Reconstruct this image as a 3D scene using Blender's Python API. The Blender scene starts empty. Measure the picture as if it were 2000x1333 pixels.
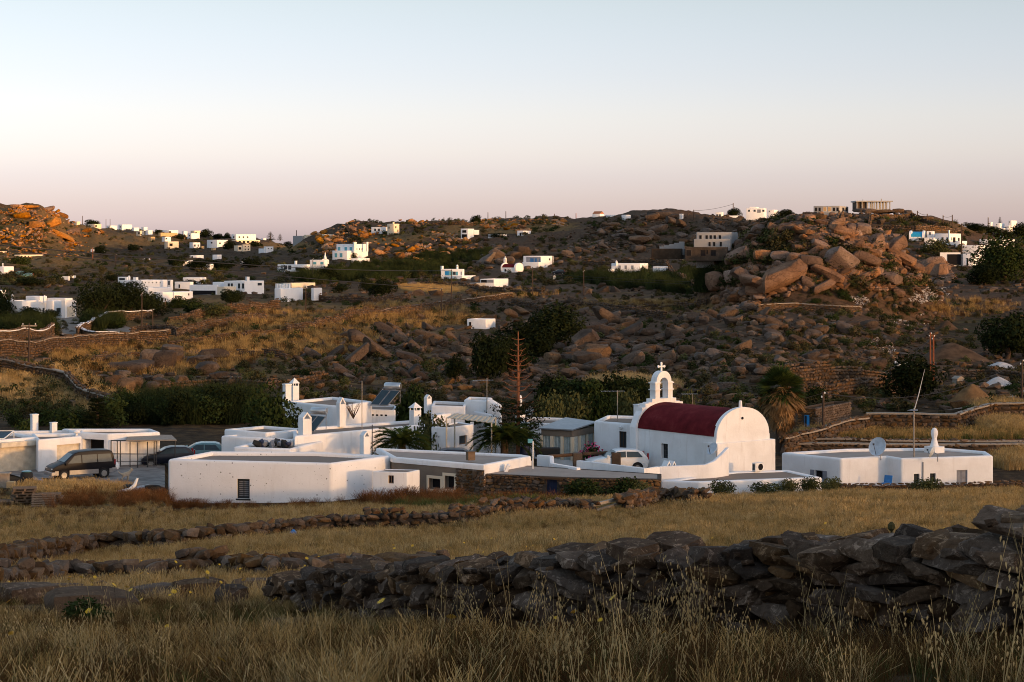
import bpy, bmesh, math, random
import numpy as np
from mathutils import Vector, Matrix, Euler
SC = bpy.context.scene
COL = SC.collection
rad = math.radians
F, YH = 3889.0, 480.0            # lens in pixels of a 2000 px wide frame (70 mm), eye-level row
# ------------------------------------------------------------------ camera
cd = bpy.data.cameras.new('camera'); cd.lens = 70.0; cd.sensor_width = 36.0
cd.shift_y = -(666.5 - YH) / 2000.0; cd.clip_start = 0.2; cd.clip_end = 20000
cam = bpy.data.objects.new('camera', cd); COL.objects.link(cam)
cam.location = (0, 0, 0); cam.rotation_euler = (rad(90), 0, 0); SC.camera = cam
# ------------------------------------------------------------------ sky and sun
SUN_AZ, SUN_EL = 130.0, 3.4      # clockwise from the view direction, low over the ridge behind the camera
world = bpy.data.worlds.new('World'); SC.world = world; world.use_nodes = True
_n = world.node_tree.nodes; _l = world.node_tree.links
sky = _n.new('ShaderNodeTexSky'); sky.sky_type = 'NISHITA'; sky.sun_disc = False
sky.sun_elevation = rad(8.0); sky.sun_rotation = rad(SUN_AZ)
_tc = _n.new('ShaderNodeTexCoord'); _sx = _n.new('ShaderNodeSeparateXYZ'); _rp = _n.new('ShaderNodeValToRGB')
_l.new(_tc.outputs['Generated'], _sx.inputs[0]); _l.new(_sx.outputs[2], _rp.inputs[0])
_cr = _rp.color_ramp
_tab = [(0.0103, (2.88, 2.88, 6.40)), (0.0206, (2.64, 2.63, 5.52)), (0.0334, (2.55, 2.51, 4.95)), (0.046, (2.73, 2.60, 4.48)), (0.064, (2.82, 2.60, 3.96)), (0.085, (2.73, 2.49, 3.55)), (0.1225, (2.73, 2.42, 2.91)), (0.26, (3.25, 2.88, 2.85)), (0.5, (4.30, 3.85, 3.75)), (0.87, (6.20, 5.50, 5.20))]
while len(_cr.elements) < len(_tab): _cr.elements.new(0.5)
for e, (p, c) in zip(_cr.elements, _tab):
    e.position = p; e.color = (c[0]/10, c[1]/10, c[2]/10, 1)
_mx = _n.new('ShaderNodeVectorMath'); _mx.operation = 'MULTIPLY'
_mx2 = _n.new('ShaderNodeVectorMath'); _mx2.operation = 'SCALE'; _mx2.inputs['Scale'].default_value = 10.0
_l.new(sky.outputs[0], _mx.inputs[0]); _l.new(_rp.outputs[0], _mx.inputs[1])
_l.new(_mx.outputs[0], _mx2.inputs[0]); _l.new(_mx2.outputs[0], _n['Background'].inputs[0])
_n['Background'].inputs[1].default_value = 0.08
_az, _el = rad(SUN_AZ), rad(SUN_EL)
SUND = Vector((math.sin(_az)*math.cos(_el), math.cos(_az)*math.cos(_el), math.sin(_el)))
sd = bpy.data.lights.new('sun', 'SUN'); sd.energy = 5.0; sd.angle = rad(4.6); sd.color = (1.0, 0.53, 0.19)
sun = bpy.data.objects.new('sun', sd); COL.objects.link(sun)
sun.rotation_euler = SUND.to_track_quat('Z', 'Y').to_euler(); sun.location = (60, -40, 60)
vs = SC.view_settings; vs.view_transform = 'Standard'; vs.look = 'None'; vs.gamma = 1.0; vs.exposure = 0.1
vs.use_curve_mapping = False
SC.cycles.max_bounces = 5; SC.cycles.diffuse_bounces = 3; SC.cycles.transparent_max_bounces = 6
SC.cycles.use_adaptive_sampling = True; SC.cycles.pixel_filter_type = 'BLACKMAN_HARRIS'; SC.cycles.filter_width = 1.0
try: SC.cycles.use_denoising = True
except Exception: pass
# ------------------------------------------------------------------ helpers
def P(px, py, Y): return Vector(((px-1000)/F*Y, Y, -(py-YH)/F*Y))
def PZ(px, py, z):                # the point of a sight line at height z
    Y = -z*F/(py-YH); return Vector(((px-1000)/F*Y, Y, z))
def on_plane(px, py, A, B):       # the point of a sight line on the vertical plane through A and B
    d = Vector(((px-1000)/F, 1.0, -(py-YH)/F)); n = Vector((B.y-A.y, A.x-B.x, 0))
    t = n.dot(Vector((A.x, A.y, 0))) / n.dot(d); return d*t
def tag(o, label=None, cat=None, group=None, kind=None):
    if label: o['label'] = label
    if cat: o['category'] = cat
    if group: o['group'] = group
    if kind: o['kind'] = kind
    return o
def empty(name, loc, rz=0.0, label=None, cat=None, group=None):
    o = bpy.data.objects.new(name, None); COL.objects.link(o); o.location = loc; o.rotation_euler = (0, 0, rz)
    o.empty_display_size = 0.3
    return tag(o, label, cat, group)
def mobj(name, me, mat=None, parent=None, loc=None, rot=None, scale=None):
    o = bpy.data.objects.new(name, me); COL.objects.link(o)
    if mat is not None and len(me.materials) == 0: me.materials.append(mat)
    if parent is not None: o.parent = parent
    if loc is not None: o.location = loc
    if rot is not None: o.rotation_euler = rot
    if scale is not None: o.scale = scale
    return o
def mesh_np(name, V, Fc, mat=None, smooth=False):      # V (n,3), Fc (m,3|4)
    V = np.asarray(V, np.float32); Fc = np.asarray(Fc, np.int32); k = Fc.shape[1]
    me = bpy.data.meshes.new(name); me.vertices.add(len(V)); me.vertices.foreach_set('co', V.ravel())
    me.loops.add(Fc.size); me.loops.foreach_set('vertex_index', Fc.ravel())
    me.polygons.add(len(Fc)); me.polygons.foreach_set('loop_start', np.arange(0, Fc.size, k, dtype=np.int32))
    if smooth: me.polygons.foreach_set('use_smooth', np.ones(len(Fc), bool))
    me.update(calc_edges=True)
    if mat is not None: me.materials.append(mat)
    return me
class MB:                          # collects boxes, tubes, prisms ... into one mesh
    def __init__(s): s.v = []; s.f = []
    def add(s, vs_, fs):
        b = len(s.v); s.v += [tuple(v) for v in vs_]; s.f += [tuple(i+b for i in f) for f in fs]; return s
    def box(s, lo, hi, M=None):
        x0, y0, z0 = lo; x1, y1, z1 = hi
        v = [Vector(c) for c in ((x0,y0,z0),(x1,y0,z0),(x1,y1,z0),(x0,y1,z0),(x0,y0,z1),(x1,y0,z1),(x1,y1,z1),(x0,y1,z1))]
        if M is not None: v = [M @ c for c in v]
        return s.add(v, [(3,2,1,0),(4,5,6,7),(0,1,5,4),(1,2,6,5),(2,3,7,6),(3,0,4,7)])
    def bar(s, a, b, w, h=None, up=(0,0,1)):
        a = Vector(a); b = Vector(b); h = w if h is None else h; d = (b-a).normalized()
        u = d.cross(Vector(up)); u = u.normalized() if u.length > 1e-4 else Vector((1,0,0)); n = u.cross(d)
        v = [p + u*(sx*w/2) + n*(sz*h/2) for p in (a, b) for sx, sz in ((-1,-1),(1,-1),(1,1),(-1,1))]
        return s.add(v, [(3,2,1,0),(4,5,6,7),(0,1,5,4),(1,2,6,5),(2,3,7,6),(3,0,4,7)])
    def tube(s, pts, r, n=6, cap=True):
        pts = [Vector(p) for p in pts]; rs = r if isinstance(r, (list, tuple)) else [r]*len(pts); vv = []
        for i, p in enumerate(pts):
            d = (pts[min(i+1, len(pts)-1)] - pts[max(i-1, 0)]).normalized()
            u = d.cross(Vector((0,0,1))); u = u.normalized() if u.length > 1e-3 else Vector((1,0,0)); w = u.cross(d)
            vv += [p + (u*math.cos(2*math.pi*k/n) + w*math.sin(2*math.pi*k/n))*rs[i] for k in range(n)]
        ff = [(i*n+k, i*n+(k+1) % n, (i+1)*n+(k+1) % n, (i+1)*n+k) for i in range(len(pts)-1) for k in range(n)]
        if cap: ff += [tuple(range(n))[::-1], tuple(range((len(pts)-1)*n, len(pts)*n))]
        return s.add(vv, ff)
    def lathe(s, prof, n=12, c=(0,0,0), M=None):
        vv = [Vector((c[0]+r*math.cos(2*math.pi*k/n), c[1]+r*math.sin(2*math.pi*k/n), c[2]+z)) for r, z in prof for k in range(n)]
        if M is not None: vv = [M @ v for v in vv]
        ff = [(i*n+k, i*n+(k+1) % n, (i+1)*n+(k+1) % n, (i+1)*n+k) for i in range(len(prof)-1) for k in range(n)]
        ff += [tuple(range(n))[::-1], tuple(range((len(prof)-1)*n, len(prof)*n))]
        return s.add(vv, ff)
    def prism(s, poly, a, b, M=None):      # polygon (u,w) swept along local y from a to b; M maps (u,y,w)
        n = len(poly); vv = [Vector((u, y, w)) for y in (a, b) for u, w in poly]
        if M is not None: vv = [M @ v for v in vv]
        ff = [(k, (k+1) % n, n+(k+1) % n, n+k) for k in range(n)] + [tuple(range(n))[::-1], tuple(range(n, 2*n))]
        return s.add(vv, ff)
    def mesh(s, name='part', mat=None, smooth=None, bevel=0.0, seg=2):
        me = bpy.data.meshes.new(name); me.from_pydata([tuple(v) for v in s.v], [], s.f)
        bm = bmesh.new(); bm.from_mesh(me); bmesh.ops.recalc_face_normals(bm, faces=bm.faces)
        if bevel > 0:
            es = [e for e in bm.edges if len(e.link_faces) == 2 and e.calc_face_angle(0) > 0.5]
            bmesh.ops.bevel(bm, geom=es, offset=bevel, segments=seg, profile=0.6, affect='EDGES', clamp_overlap=True)
        bm.to_mesh(me); bm.free()
        if smooth is not None:
            for p in me.polygons: p.use_smooth = True
            me.set_sharp_from_angle(angle=rad(smooth))
        if mat is not None: me.materials.append(mat)
        return me
    def build(s, name, mat, parent=None, **k): return mobj(name, s.mesh(name, mat, **k), None, parent)
def frame_of(A, B):                # local frame of a facade: x along A->B, y into the wall, z up, origin at A
    u = Vector((B.x-A.x, B.y-A.y, 0)).normalized(); n = Vector((-u.y, u.x, 0))
    return Matrix(((u.x, n.x, 0, A.x), (u.y, n.y, 0, A.y), (0, 0, 1, 0), (0, 0, 0, 1)))
# ------------------------------------------------------------------ materials
MATS = {}
def nodes_of(name, rough=0.9, spec=0.2):
    m = bpy.data.materials.new(name); m.use_nodes = True; MATS[name] = m
    nt = m.node_tree; b = nt.nodes['Principled BSDF']; b.inputs['Roughness'].default_value = rough
    b.inputs['Specular IOR Level'].default_value = spec
    return m, nt, b
def ramp(nt, src, stops, interp='LINEAR'):
    r = nt.nodes.new('ShaderNodeValToRGB'); cr = r.color_ramp; cr.interpolation = interp
    while len(cr.elements) < len(stops): cr.elements.new(0.5)
    for e, (p, c) in zip(cr.elements, stops):
        e.position = p; e.color = tuple(c)+(1,) if not isinstance(c, (int, float)) else (c, c, c, 1)
    nt.links.new(src, r.inputs[0]); return r.outputs[0]
def noise(nt, scale, detail=4, rough=0.55, coord=None, dist=0.0, kind='noise'):
    if kind == 'noise':
        n = nt.nodes.new('ShaderNodeTexNoise'); n.inputs['Detail'].default_value = detail; n.inputs['Roughness'].default_value = rough
        n.inputs['Distortion'].default_value = dist
    else:
        n = nt.nodes.new('ShaderNodeTexVoronoi')
        if kind == 'edge': n.feature = 'DISTANCE_TO_EDGE'
    n.inputs['Scale'].default_value = scale
    if coord is not None: nt.links.new(coord, n.inputs['Vector'])
    return n
def coord(nt, kind='Object', scale=None):
    if kind == 'World': o = nt.nodes.new('ShaderNodeNewGeometry').outputs['Position']
    else: o = nt.nodes.new('ShaderNodeTexCoord').outputs[kind]
    if scale:
        m = nt.nodes.new('ShaderNodeMapping'); m.inputs['Scale'].default_value = scale; nt.links.new(o, m.inputs[0]); o = m.outputs[0]
    return o
def mix(nt, fac, a, b, mode='MIX'):
    m = nt.nodes.new('ShaderNodeMix'); m.data_type = 'RGBA'; m.blend_type = mode
    for i, v in ((0, fac), (6, a), (7, b)):
        if hasattr(v, 'links'): nt.links.new(v, m.inputs[i])
        elif i == 0: m.inputs[0].default_value = v
        else: m.inputs[i].default_value = tuple(v)+(1,)
    return m.outputs[2]
def bump(nt, b, h, strength=0.3, dist=0.05):
    n = nt.nodes.new('ShaderNodeBump'); n.inputs['Strength'].default_value = strength; n.inputs['Distance'].default_value = dist
    nt.links.new(h, n.inputs['Height']); nt.links.new(n.outputs[0], b.inputs['Normal'])
def simple(name, col, rough=0.7, spec=0.3, metal=0.0, var=0.18, scale=3.0):
    m, nt, b = nodes_of(name, rough, spec); b.inputs['Metallic'].default_value = metal
    c = coord(nt, 'World'); n = noise(nt, scale, 5, 0.6, c)
    lo = tuple(x*(1-var) for x in col); hi = tuple(min(1, x*(1+var)) for x in col)
    nt.links.new(ramp(nt, n.outputs[0], [(0.3, lo), (0.7, hi)]), b.inputs['Base Color']); return m
def plaster(name, col, dirt=(0.42, 0.36, 0.30), pock=0.0, dirt_amt=0.5):
    m, nt, b = nodes_of(name, 0.92, 0.15); c = coord(nt, 'World')
    n1 = noise(nt, 0.7, 6, 0.62, c); n2 = noise(nt, 9.0, 4, 0.6, c)
    st = noise(nt, 1.0, 5, 0.7, coord(nt, 'World', (2.5, 2.5, 0.35)))
    base = mix(nt, ramp(nt, n1.outputs[0], [(0.42, 0.0), (0.78, 0.35*dirt_amt)]), col, dirt)
    base = mix(nt, ramp(nt, st.outputs[0], [(0.55, 0.0), (0.85, 0.55*dirt_amt)]), base, dirt)
    if pock > 0:
        v = noise(nt, 2.1, kind='voronoi', coord=c)
        base = mix(nt, ramp(nt, v.outputs['Distance'], [(0.075, pock), (0.10, 0.0)]), base, (0.10, 0.085, 0.08))
        v2 = noise(nt, 4.1, kind='voronoi', coord=c)
        base = mix(nt, ramp(nt, v2.outputs['Distance'], [(0.07, pock*0.8), (0.10, 0.0)]), base, (0.2, 0.17, 0.16))
    nt.links.new(base, b.inputs['Base Color'])
    ad = nt.nodes.new('ShaderNodeMath'); ad.operation = 'ADD'; nt.links.new(n1.outputs[0], ad.inputs[0]); nt.links.new(n2.outputs[0], ad.inputs[1])
    bump(nt, b, ad.outputs[0], 0.35, 0.03); return m
plaster('white_plaster', (0.82, 0.81, 0.80), dirt_amt=0.85); plaster('white_plaster_pocked', (0.80, 0.79, 0.785), pock=0.9)
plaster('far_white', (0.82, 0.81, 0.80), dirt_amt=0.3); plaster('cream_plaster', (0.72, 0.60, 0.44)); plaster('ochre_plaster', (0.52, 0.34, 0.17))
plaster('bare_concrete', (0.31, 0.305, 0.30)); plaster('screed', (0.24, 0.185, 0.145), dirt=(0.13, 0.10, 0.08)); plaster('beige_render', (0.19, 0.15, 0.115), dirt=(0.09, 0.07, 0.052), dirt_amt=1.4)
plaster('pale_screed', (0.34, 0.28, 0.235), dirt=(0.19, 0.145, 0.11), dirt_amt=1.2)
def red_roof():
    m, nt, b = nodes_of('red_roof', 0.95, 0.08); c = coord(nt, 'World'); n = noise(nt, 1.2, 6, 0.65, c); n2 = noise(nt, 14, 3, 0.6, c)
    nt.links.new(ramp(nt, n.outputs[0], [(0.3, (0.072, 0.008, 0.010)), (0.5, (0.115, 0.012, 0.015)), (0.62, (0.14, 0.018, 0.020)), (0.8, (0.19, 0.04, 0.04))]), b.inputs['Base Color'])
    bump(nt, b, n2.outputs[0], 0.4, 0.03)
red_roof()
def rock(name, stops, sc=1.0, bs=0.6, lichen=0.0, space='World', rnd=0.35, crack=0.0):
    m, nt, b = nodes_of(name, 0.95, 0.12); c = coord(nt, space)
    n1 = noise(nt, 0.5*sc, 7, 0.62, c); n2 = noise(nt, 5*sc, 6, 0.7, c)
    base = ramp(nt, n1.outputs[0], [(0.28, stops[0]), (0.5, stops[1]), (0.72, stops[2])])
    base = mix(nt, ramp(nt, n2.outputs[0], [(0.45, 0.0), (0.75, 0.6)]), base, tuple(x*0.45 for x in stops[0]))
    if crack:
        wv = noise(nt, 0.8*sc, 3, 0.6, c); vm = nt.nodes.new('ShaderNodeVectorMath'); vm.operation = 'MULTIPLY_ADD'; vm.inputs[1].default_value = (1.6, 1.6, 1.6); nt.links.new(wv.outputs['Color'], vm.inputs[0]); nt.links.new(c, vm.inputs[2])
        mp = nt.nodes.new('ShaderNodeMapping'); mp.inputs['Rotation'].default_value = (0, 0.42, 0); mp.inputs['Scale'].default_value = (0.5, 0.6, 1.3); nt.links.new(vm.outputs[0], mp.inputs[0]); vo = noise(nt, crack, kind='edge', coord=mp.outputs[0]); base = mix(nt, ramp(nt, vo.outputs['Distance'], [(0.0, 0.7), (0.03, 0.0)]), base, (0.03, 0.018, 0.012))
    if lichen:
        v = noise(nt, 3.5*sc, 6, 0.75, c, 0.6)
        base = mix(nt, ramp(nt, v.outputs[0], [(0.54, 0.0), (0.62, lichen)]), base, tuple(min(0.32, x*1.9) for x in stops[2]))
    oi = nt.nodes.new('ShaderNodeObjectInfo'); hs = nt.nodes.new('ShaderNodeHueSaturation')
    mr = nt.nodes.new('ShaderNodeMapRange'); mr.inputs[3].default_value = 1-rnd; mr.inputs[4].default_value = 1+rnd
    nt.links.new(oi.outputs['Random'], mr.inputs[0]); nt.links.new(mr.outputs[0], hs.inputs['Value']); m2 = nt.nodes.new('ShaderNodeMath'); m2.operation = 'FRACT'; m3 = nt.nodes.new('ShaderNodeMath'); m3.operation = 'MULTIPLY'; m3.inputs[1].default_value = 7.31; nt.links.new(oi.outputs['Random'], m3.inputs[0]); nt.links.new(m3.outputs[0], m2.inputs[0]); mr2 = nt.nodes.new('ShaderNodeMapRange'); mr2.inputs[3].default_value = 0.7; mr2.inputs[4].default_value = 1.2; nt.links.new(m2.outputs[0], mr2.inputs[0]); nt.links.new(mr2.outputs[0], hs.inputs['Saturation']); nt.links.new(base, hs.inputs['Color'])
    nt.links.new(hs.outputs[0], b.inputs['Base Color']); bump(nt, b, n2.outputs[0], bs, 0.12/sc); return m
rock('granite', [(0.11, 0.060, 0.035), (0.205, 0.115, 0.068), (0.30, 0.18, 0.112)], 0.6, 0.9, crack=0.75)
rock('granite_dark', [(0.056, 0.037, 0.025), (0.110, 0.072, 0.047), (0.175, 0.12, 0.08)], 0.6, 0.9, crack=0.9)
rock('granite_far', [(0.17, 0.075, 0.022), (0.33, 0.15, 0.05), (0.46, 0.225, 0.08)], 0.15, 0.9)  # far rock brightened, with the low sun's orange put into its albedo
rock('fieldstone', [(0.060, 0.034, 0.018), (0.115, 0.067, 0.036), (0.185, 0.112, 0.062)], 2.5, 0.6, 0.25)
rock('schist', [(0.034, 0.019, 0.010), (0.085, 0.049, 0.027), (0.155, 0.102, 0.064)], 3.5, 1.0, 0.75, rnd=0.5)
rock('rubble_white', [(0.25, 0.22, 0.2), (0.42, 0.37, 0.33), (0.6, 0.56, 0.52)], 1.5, 0.5)
rock('rubble_mortar', [(0.05, 0.037, 0.027), (0.075, 0.055, 0.04), (0.11, 0.08, 0.06)], 2.0, 0.5)
def leaf(name, a, bcol, rough=0.6, trans=0.0):
    m, nt, b = nodes_of(name, 0.95, 0.03); oi = nt.nodes.new('ShaderNodeObjectInfo'); c = coord(nt, 'World'); n = noise(nt, 2.2, 3, 0.6, c)
    ad = nt.nodes.new('ShaderNodeMath'); ad.operation = 'MULTIPLY_ADD'; ad.inputs[1].default_value = 0.45; nt.links.new(oi.outputs['Random'], ad.inputs[0]); 
    mm = nt.nodes.new('ShaderNodeMath'); mm.operation = 'MULTIPLY'; mm.inputs[1].default_value = 0.75; nt.links.new(n.outputs[0], mm.inputs[0]); nt.links.new(mm.outputs[0], ad.inputs[2])
    nt.links.new(ramp(nt, ad.outputs[0], [(0.25, a), (0.8, bcol)]), b.inputs['Base Color']); return m
leaf('leaf_dark', (0.006, 0.009, 0.003), (0.020, 0.026, 0.009)); leaf('leaf_mid', (0.010, 0.017, 0.004), (0.038, 0.052, 0.015))
leaf('leaf_olive', (0.035, 0.040, 0.014), (0.095, 0.095, 0.035)); leaf('reed', (0.010, 0.015, 0.005), (0.038, 0.048, 0.016))
leaf('palm_leaf', (0.015, 0.026, 0.007), (0.050, 0.072, 0.018)); leaf('palm_dead', (0.15, 0.085, 0.035), (0.34, 0.20, 0.09))
leaf('straw', (0.16, 0.090, 0.028), (0.48, 0.31, 0.115)); leaf('straw_pale', (0.22, 0.14, 0.055), (0.50, 0.36, 0.17)); leaf('straw_brown', (0.022, 0.011, 0.0045), (0.105, 0.053, 0.019))
leaf('grass_green', (0.035, 0.045, 0.012), (0.11, 0.12, 0.035)); leaf('rust_brush', (0.07, 0.028, 0.010), (0.19, 0.080, 0.028)); leaf('scrub', (0.022, 0.021, 0.009), (0.070, 0.060, 0.026))
simple('petal_yellow', (0.85, 0.50, 0.02), 0.6); simple('petal_pink', (0.62, 0.035, 0.16), 0.6)
simple('bark', (0.075, 0.05, 0.035), 0.95, 0.1, scale=6); simple('bark_red', (0.22, 0.085, 0.040), 0.95, 0.1, scale=6)
simple('pole_wood', (0.075, 0.050, 0.036), 0.9, 0.1); simple('pole_red', (0.26, 0.085, 0.040), 0.9, 0.1); simple('old_wood', (0.17, 0.115, 0.075), 0.95, 0.1, scale=5)
simple('grey_wood', (0.30, 0.25, 0.20), 0.95, 0.1, scale=5); simple('dark_wood', (0.07, 0.042, 0.026), 0.9, 0.15)
simple('dark_opening', (0.016, 0.015, 0.016), 0.9, 0.1); simple('window_glass', (0.035, 0.045, 0.055), 0.12, 0.6); simple('black_shutter', (0.02, 0.024, 0.026), 0.6)
simple('grey_shutter', (0.22, 0.23, 0.26), 0.7); simple('blue_paint', (0.035, 0.13, 0.30), 0.6); simple('bright_blue', (0.02, 0.21, 0.50), 0.5); simple('navy_paint', (0.015, 0.022, 0.06), 0.6)
simple('turquoise_paint', (0.11, 0.34, 0.42), 0.6); simple('teal_roof', (0.02, 0.30, 0.50), 0.7); simple('metal_grey', (0.30, 0.30, 0.31), 0.45, 0.5, 0.6); simple('dark_metal', (0.05, 0.048, 0.048), 0.6, 0.4, 0.3)
simple('steel_tank', (0.55, 0.55, 0.54), 0.28, 0.5, 0.9, 0.05); simple('collector_glass', (0.012, 0.028, 0.040), 0.15, 0.6); simple('white_metal', (0.72, 0.71, 0.69), 0.5); simple('dish_grey', (0.52, 0.57, 0.62), 0.5)
simple('cream_shutter', (0.62, 0.54, 0.42), 0.6); simple('curtain', (0.42, 0.46, 0.44), 0.85, var=0.25, scale=6); simple('van_black', (0.006, 0.006, 0.009), 0.4, 0.15); simple('van_silver', (0.22, 0.22, 0.23), 0.35, 0.5, 0.4)
simple('car_navy', (0.007, 0.009, 0.020), 0.3, 0.35); simple('car_white', (0.74, 0.74, 0.73), 0.25, 0.5, var=0.03); simple('car_teal', (0.10, 0.22, 0.24), 0.25, 0.6); simple('car_glass', (0.035, 0.055, 0.065), 0.2, 0.22)
simple('tyre', (0.018, 0.018, 0.018), 0.85); simple('rim', (0.24, 0.24, 0.24), 0.4, 0.5, 0.6); simple('lamp_glass', (0.62, 0.62, 0.6), 0.1, 0.8); simple('red_lamp', (0.30, 0.012, 0.012), 0.2, 0.6); simple('wire', (0.022, 0.020, 0.020), 0.7)
simple('blue_plastic', (0.03, 0.17, 0.42), 0.45); simple('dog_tan', (0.44, 0.33, 0.23), 0.9, scale=8); simple('dog_white', (0.6, 0.55, 0.5), 0.9); simple('terracotta', (0.32, 0.13, 0.06), 0.8); simple('thatch', (0.46, 0.42, 0.34), 0.95, scale=7)
simple('gravel_pale', (0.46, 0.43, 0.41), 0.95, 0.1, scale=4); simple('sand', (0.17, 0.098, 0.045), 0.95, 0.1, var=0.35, scale=1.6); simple('earth_heap', (0.085, 0.052, 0.030), 0.95, 0.1, var=0.45, scale=0.9); simple('concrete_yard', (0.21, 0.185, 0.165), 0.95, 0.1, var=0.45, scale=0.9); simple('track', (0.24, 0.19, 0.15), 0.95, 0.1, var=0.25, scale=0.8)
M = MATS
# ------------------------------------------------------------------ terrain: heights from distance profiles along compass lines
_C = {
 -700: [(1333,12.6),(1190,25),(1152,36),(1125,45),(1108,52),(1052,75),(1000,98),(957,116),(945,124),(893,142),(790,185),(705,238),(660,285),(640,312),(600,395),(555,520),(535,600),(510,850),(495,1000),(420,1150),(440,1500)],
 0: [(1333,12.6),(1190,25),(1152,36),(1125,45),(1108,52),(1052,75),(1000,98),(957,116),(945,124),(893,142),(800,185),(705,238),(668,285),(652,312),(622,395),(560,520),(540,600),(515,850),(500,1000),(402,1150),(440,1500)],
 70: [(1333,12.6),(1190,25),(1152,36),(1125,45),(1108,52),(1052,75),(1000,98),(957,116),(945,124),(893,142),(800,185),(715,238),(673,285),(652,312),(622,395),(560,520),(540,600),(515,850),(500,1000),(402,1160),(440,1500)],
 105: [(1333,12.6),(1190,25),(1152,36),(1125,45),(1108,52),(1052,75),(1000,98),(957,116),(945,124),(893,142),(800,185),(718,238),(676,285),(652,312),(622,395),(560,520),(540,600),(515,850),(500,1000),(419,1180),(440,1500)],
 140: [(1333,12.6),(1190,25),(1152,36),(1125,45),(1108,52),(1050,75),(1000,98),(957,116),(945,124),(893,142),(805,185),(725,238),(680,285),(652,325),(622,395),(565,520),(545,600),(518,850),(502,1000),(437,1250),(445,1600)],
 300: [(1333,12.6),(1190,25),(1142,37),(1120,44),(1100,50),(1048,73),(1000,98),(957,117),(945,124),(893,142),(812,185),(745,235),(690,285),(655,330),(618,385),(580,450),(545,600),(515,850),(495,1050),(455,1450)],
 320: [(1333,12.6),(1190,25),(1142,37),(1120,44),(1100,50),(1048,73),(1000,98),(957,117),(945,124),(893,142),(812,185),(745,235),(690,285),(655,330),(618,385),(580,450),(545,600),(515,850),(495,1050),(455,1450)],
 338: [(1333,12.6),(1190,25),(1141,37),(1120,44),(1100,50),(1050,71),(1010,98),(992,118),(960,128),(890,147),(830,172),(800,190),(745,235),(692,282),(655,328),(616,385),(580,448),(545,600),(516,830),(495,1060),(458,1480)],
 500: [(1333,12.6),(1190,24),(1130,37),(1100,48),(1068,58),(1028,73),(1003,98),(988,118),(965,126),(900,147),(841,170),(790,192),(740,235),(700,270),(650,320),(610,380),(582,440),(545,600),(522,750),(492,1100),(470,1650)],
 700: [(1333,12.4),(1195,22),(1130,36),(1100,46),(1065,57),(1018,73),(1000,95),(988,114),(965,124),(841,170),(785,192),(740,235),(700,275),(640,335),(600,400),(575,470),(550,560),(512,720),(470,850),(437,950)],
 900: [(1333,12),(1225,17.5),(1120,36),(1082,47),(1060,57),(1012,73),(998,88),(990,102),(978,117),(955,126),(841,170),(785,190),(740,230),(700,272),(640,340),(592,425),(562,520),(545,600),(512,720),(468,830),(438,950)],
 1100: [(1333,11.8),(1245,16),(1115,36),(1070,48),(1045,58),(998,75),(986,86),(978,100),(970,117),(940,126),(841,168),(780,190),(740,225),(700,262),(640,330),(595,400),(567,480),(547,590),(522,660),(480,780),(430,950)],
 1300: [(1333,11.7),(1265,15),(1110,36),(1060,48),(1030,58),(990,80),(980,100),(975,115),(945,126),(835,168),(775,190),(740,212),(700,250),(650,300),(600,370),(570,450),(547,560),(520,640),(470,750),(412,850)],
 1500: [(1333,11.5),(1280,14.2),(1110,35),(1055,48),(1025,58),(988,80),(977,100),(971,118),(953,130),(860,160),(790,182),(700,230),(650,270),(600,325),(570,420),(545,500),(505,640),(450,720),(428,780)],
 1650: [(1333,11.4),(1285,13.5),(1110,34),(1055,46),(1020,58),(988,80),(972,100),(965,115),(956,130),(890,149),(858,156),(838,165),(800,180),(710,232),(650,275),(600,325),(570,410),(540,500),(480,620),(435,680),(414,710)],
 1800: [(1333,11.3),(1290,13),(1115,32),(1060,44),(1020,58),(988,80),(972,100),(965,115),(956,130),(890,149),(858,156),(838,165),(800,187),(725,245),(685,282),(640,322),(600,370),(575,415),(540,510),(480,600),(440,680),(420,720)],
 2000: [(1333,11),(1300,12),(1120,30),(1065,42),(1025,56),(988,80),(970,100),(962,115),(950,130),(890,148),(855,157),(835,165),(790,190),(742,230),(705,270),(650,315),(605,370),(570,440),(540,500),(500,600),(470,800),(452,1050)],
 2700: [(1333,11),(1300,12),(1120,30),(1065,42),(1025,56),(988,80),(970,100),(962,115),(945,130),(880,148),(850,157),(825,165),(780,190),(735,230),(695,270),(640,315),(595,370),(560,440),(530,500),(490,600),(465,800),(450,1050)],
}
def pchip(x, y, xq):
    x = np.asarray(x, float); y = np.asarray(y, float); h = np.diff(x); d = np.diff(y)/h; m = np.zeros(len(x))
    s = d[:-1]*d[1:] > 0; w1 = 2*h[1:]+h[:-1]; w2 = h[1:]+2*h[:-1]
    m[1:-1][s] = ((w1+w2)[s])/((w1[s]/d[:-1][s])+(w2[s]/d[1:][s])); m[0] = d[0]; m[-1] = d[-1]
    i = np.clip(np.searchsorted(x, xq)-1, 0, len(x)-2); t = np.clip((xq-x[i])/h[i], 0, 1); hh = h[i]
    return ((2*t**3-3*t**2+1)*y[i]+(t**3-2*t**2+t)*hh*m[i]+(-2*t**3+3*t**2)*y[i+1]+(t**3-t**2)*hh*m[i+1])
_YG = np.exp(np.linspace(math.log(2.0), math.log(9000.0), 620)); _cx = sorted(_C); _zc = []
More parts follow.
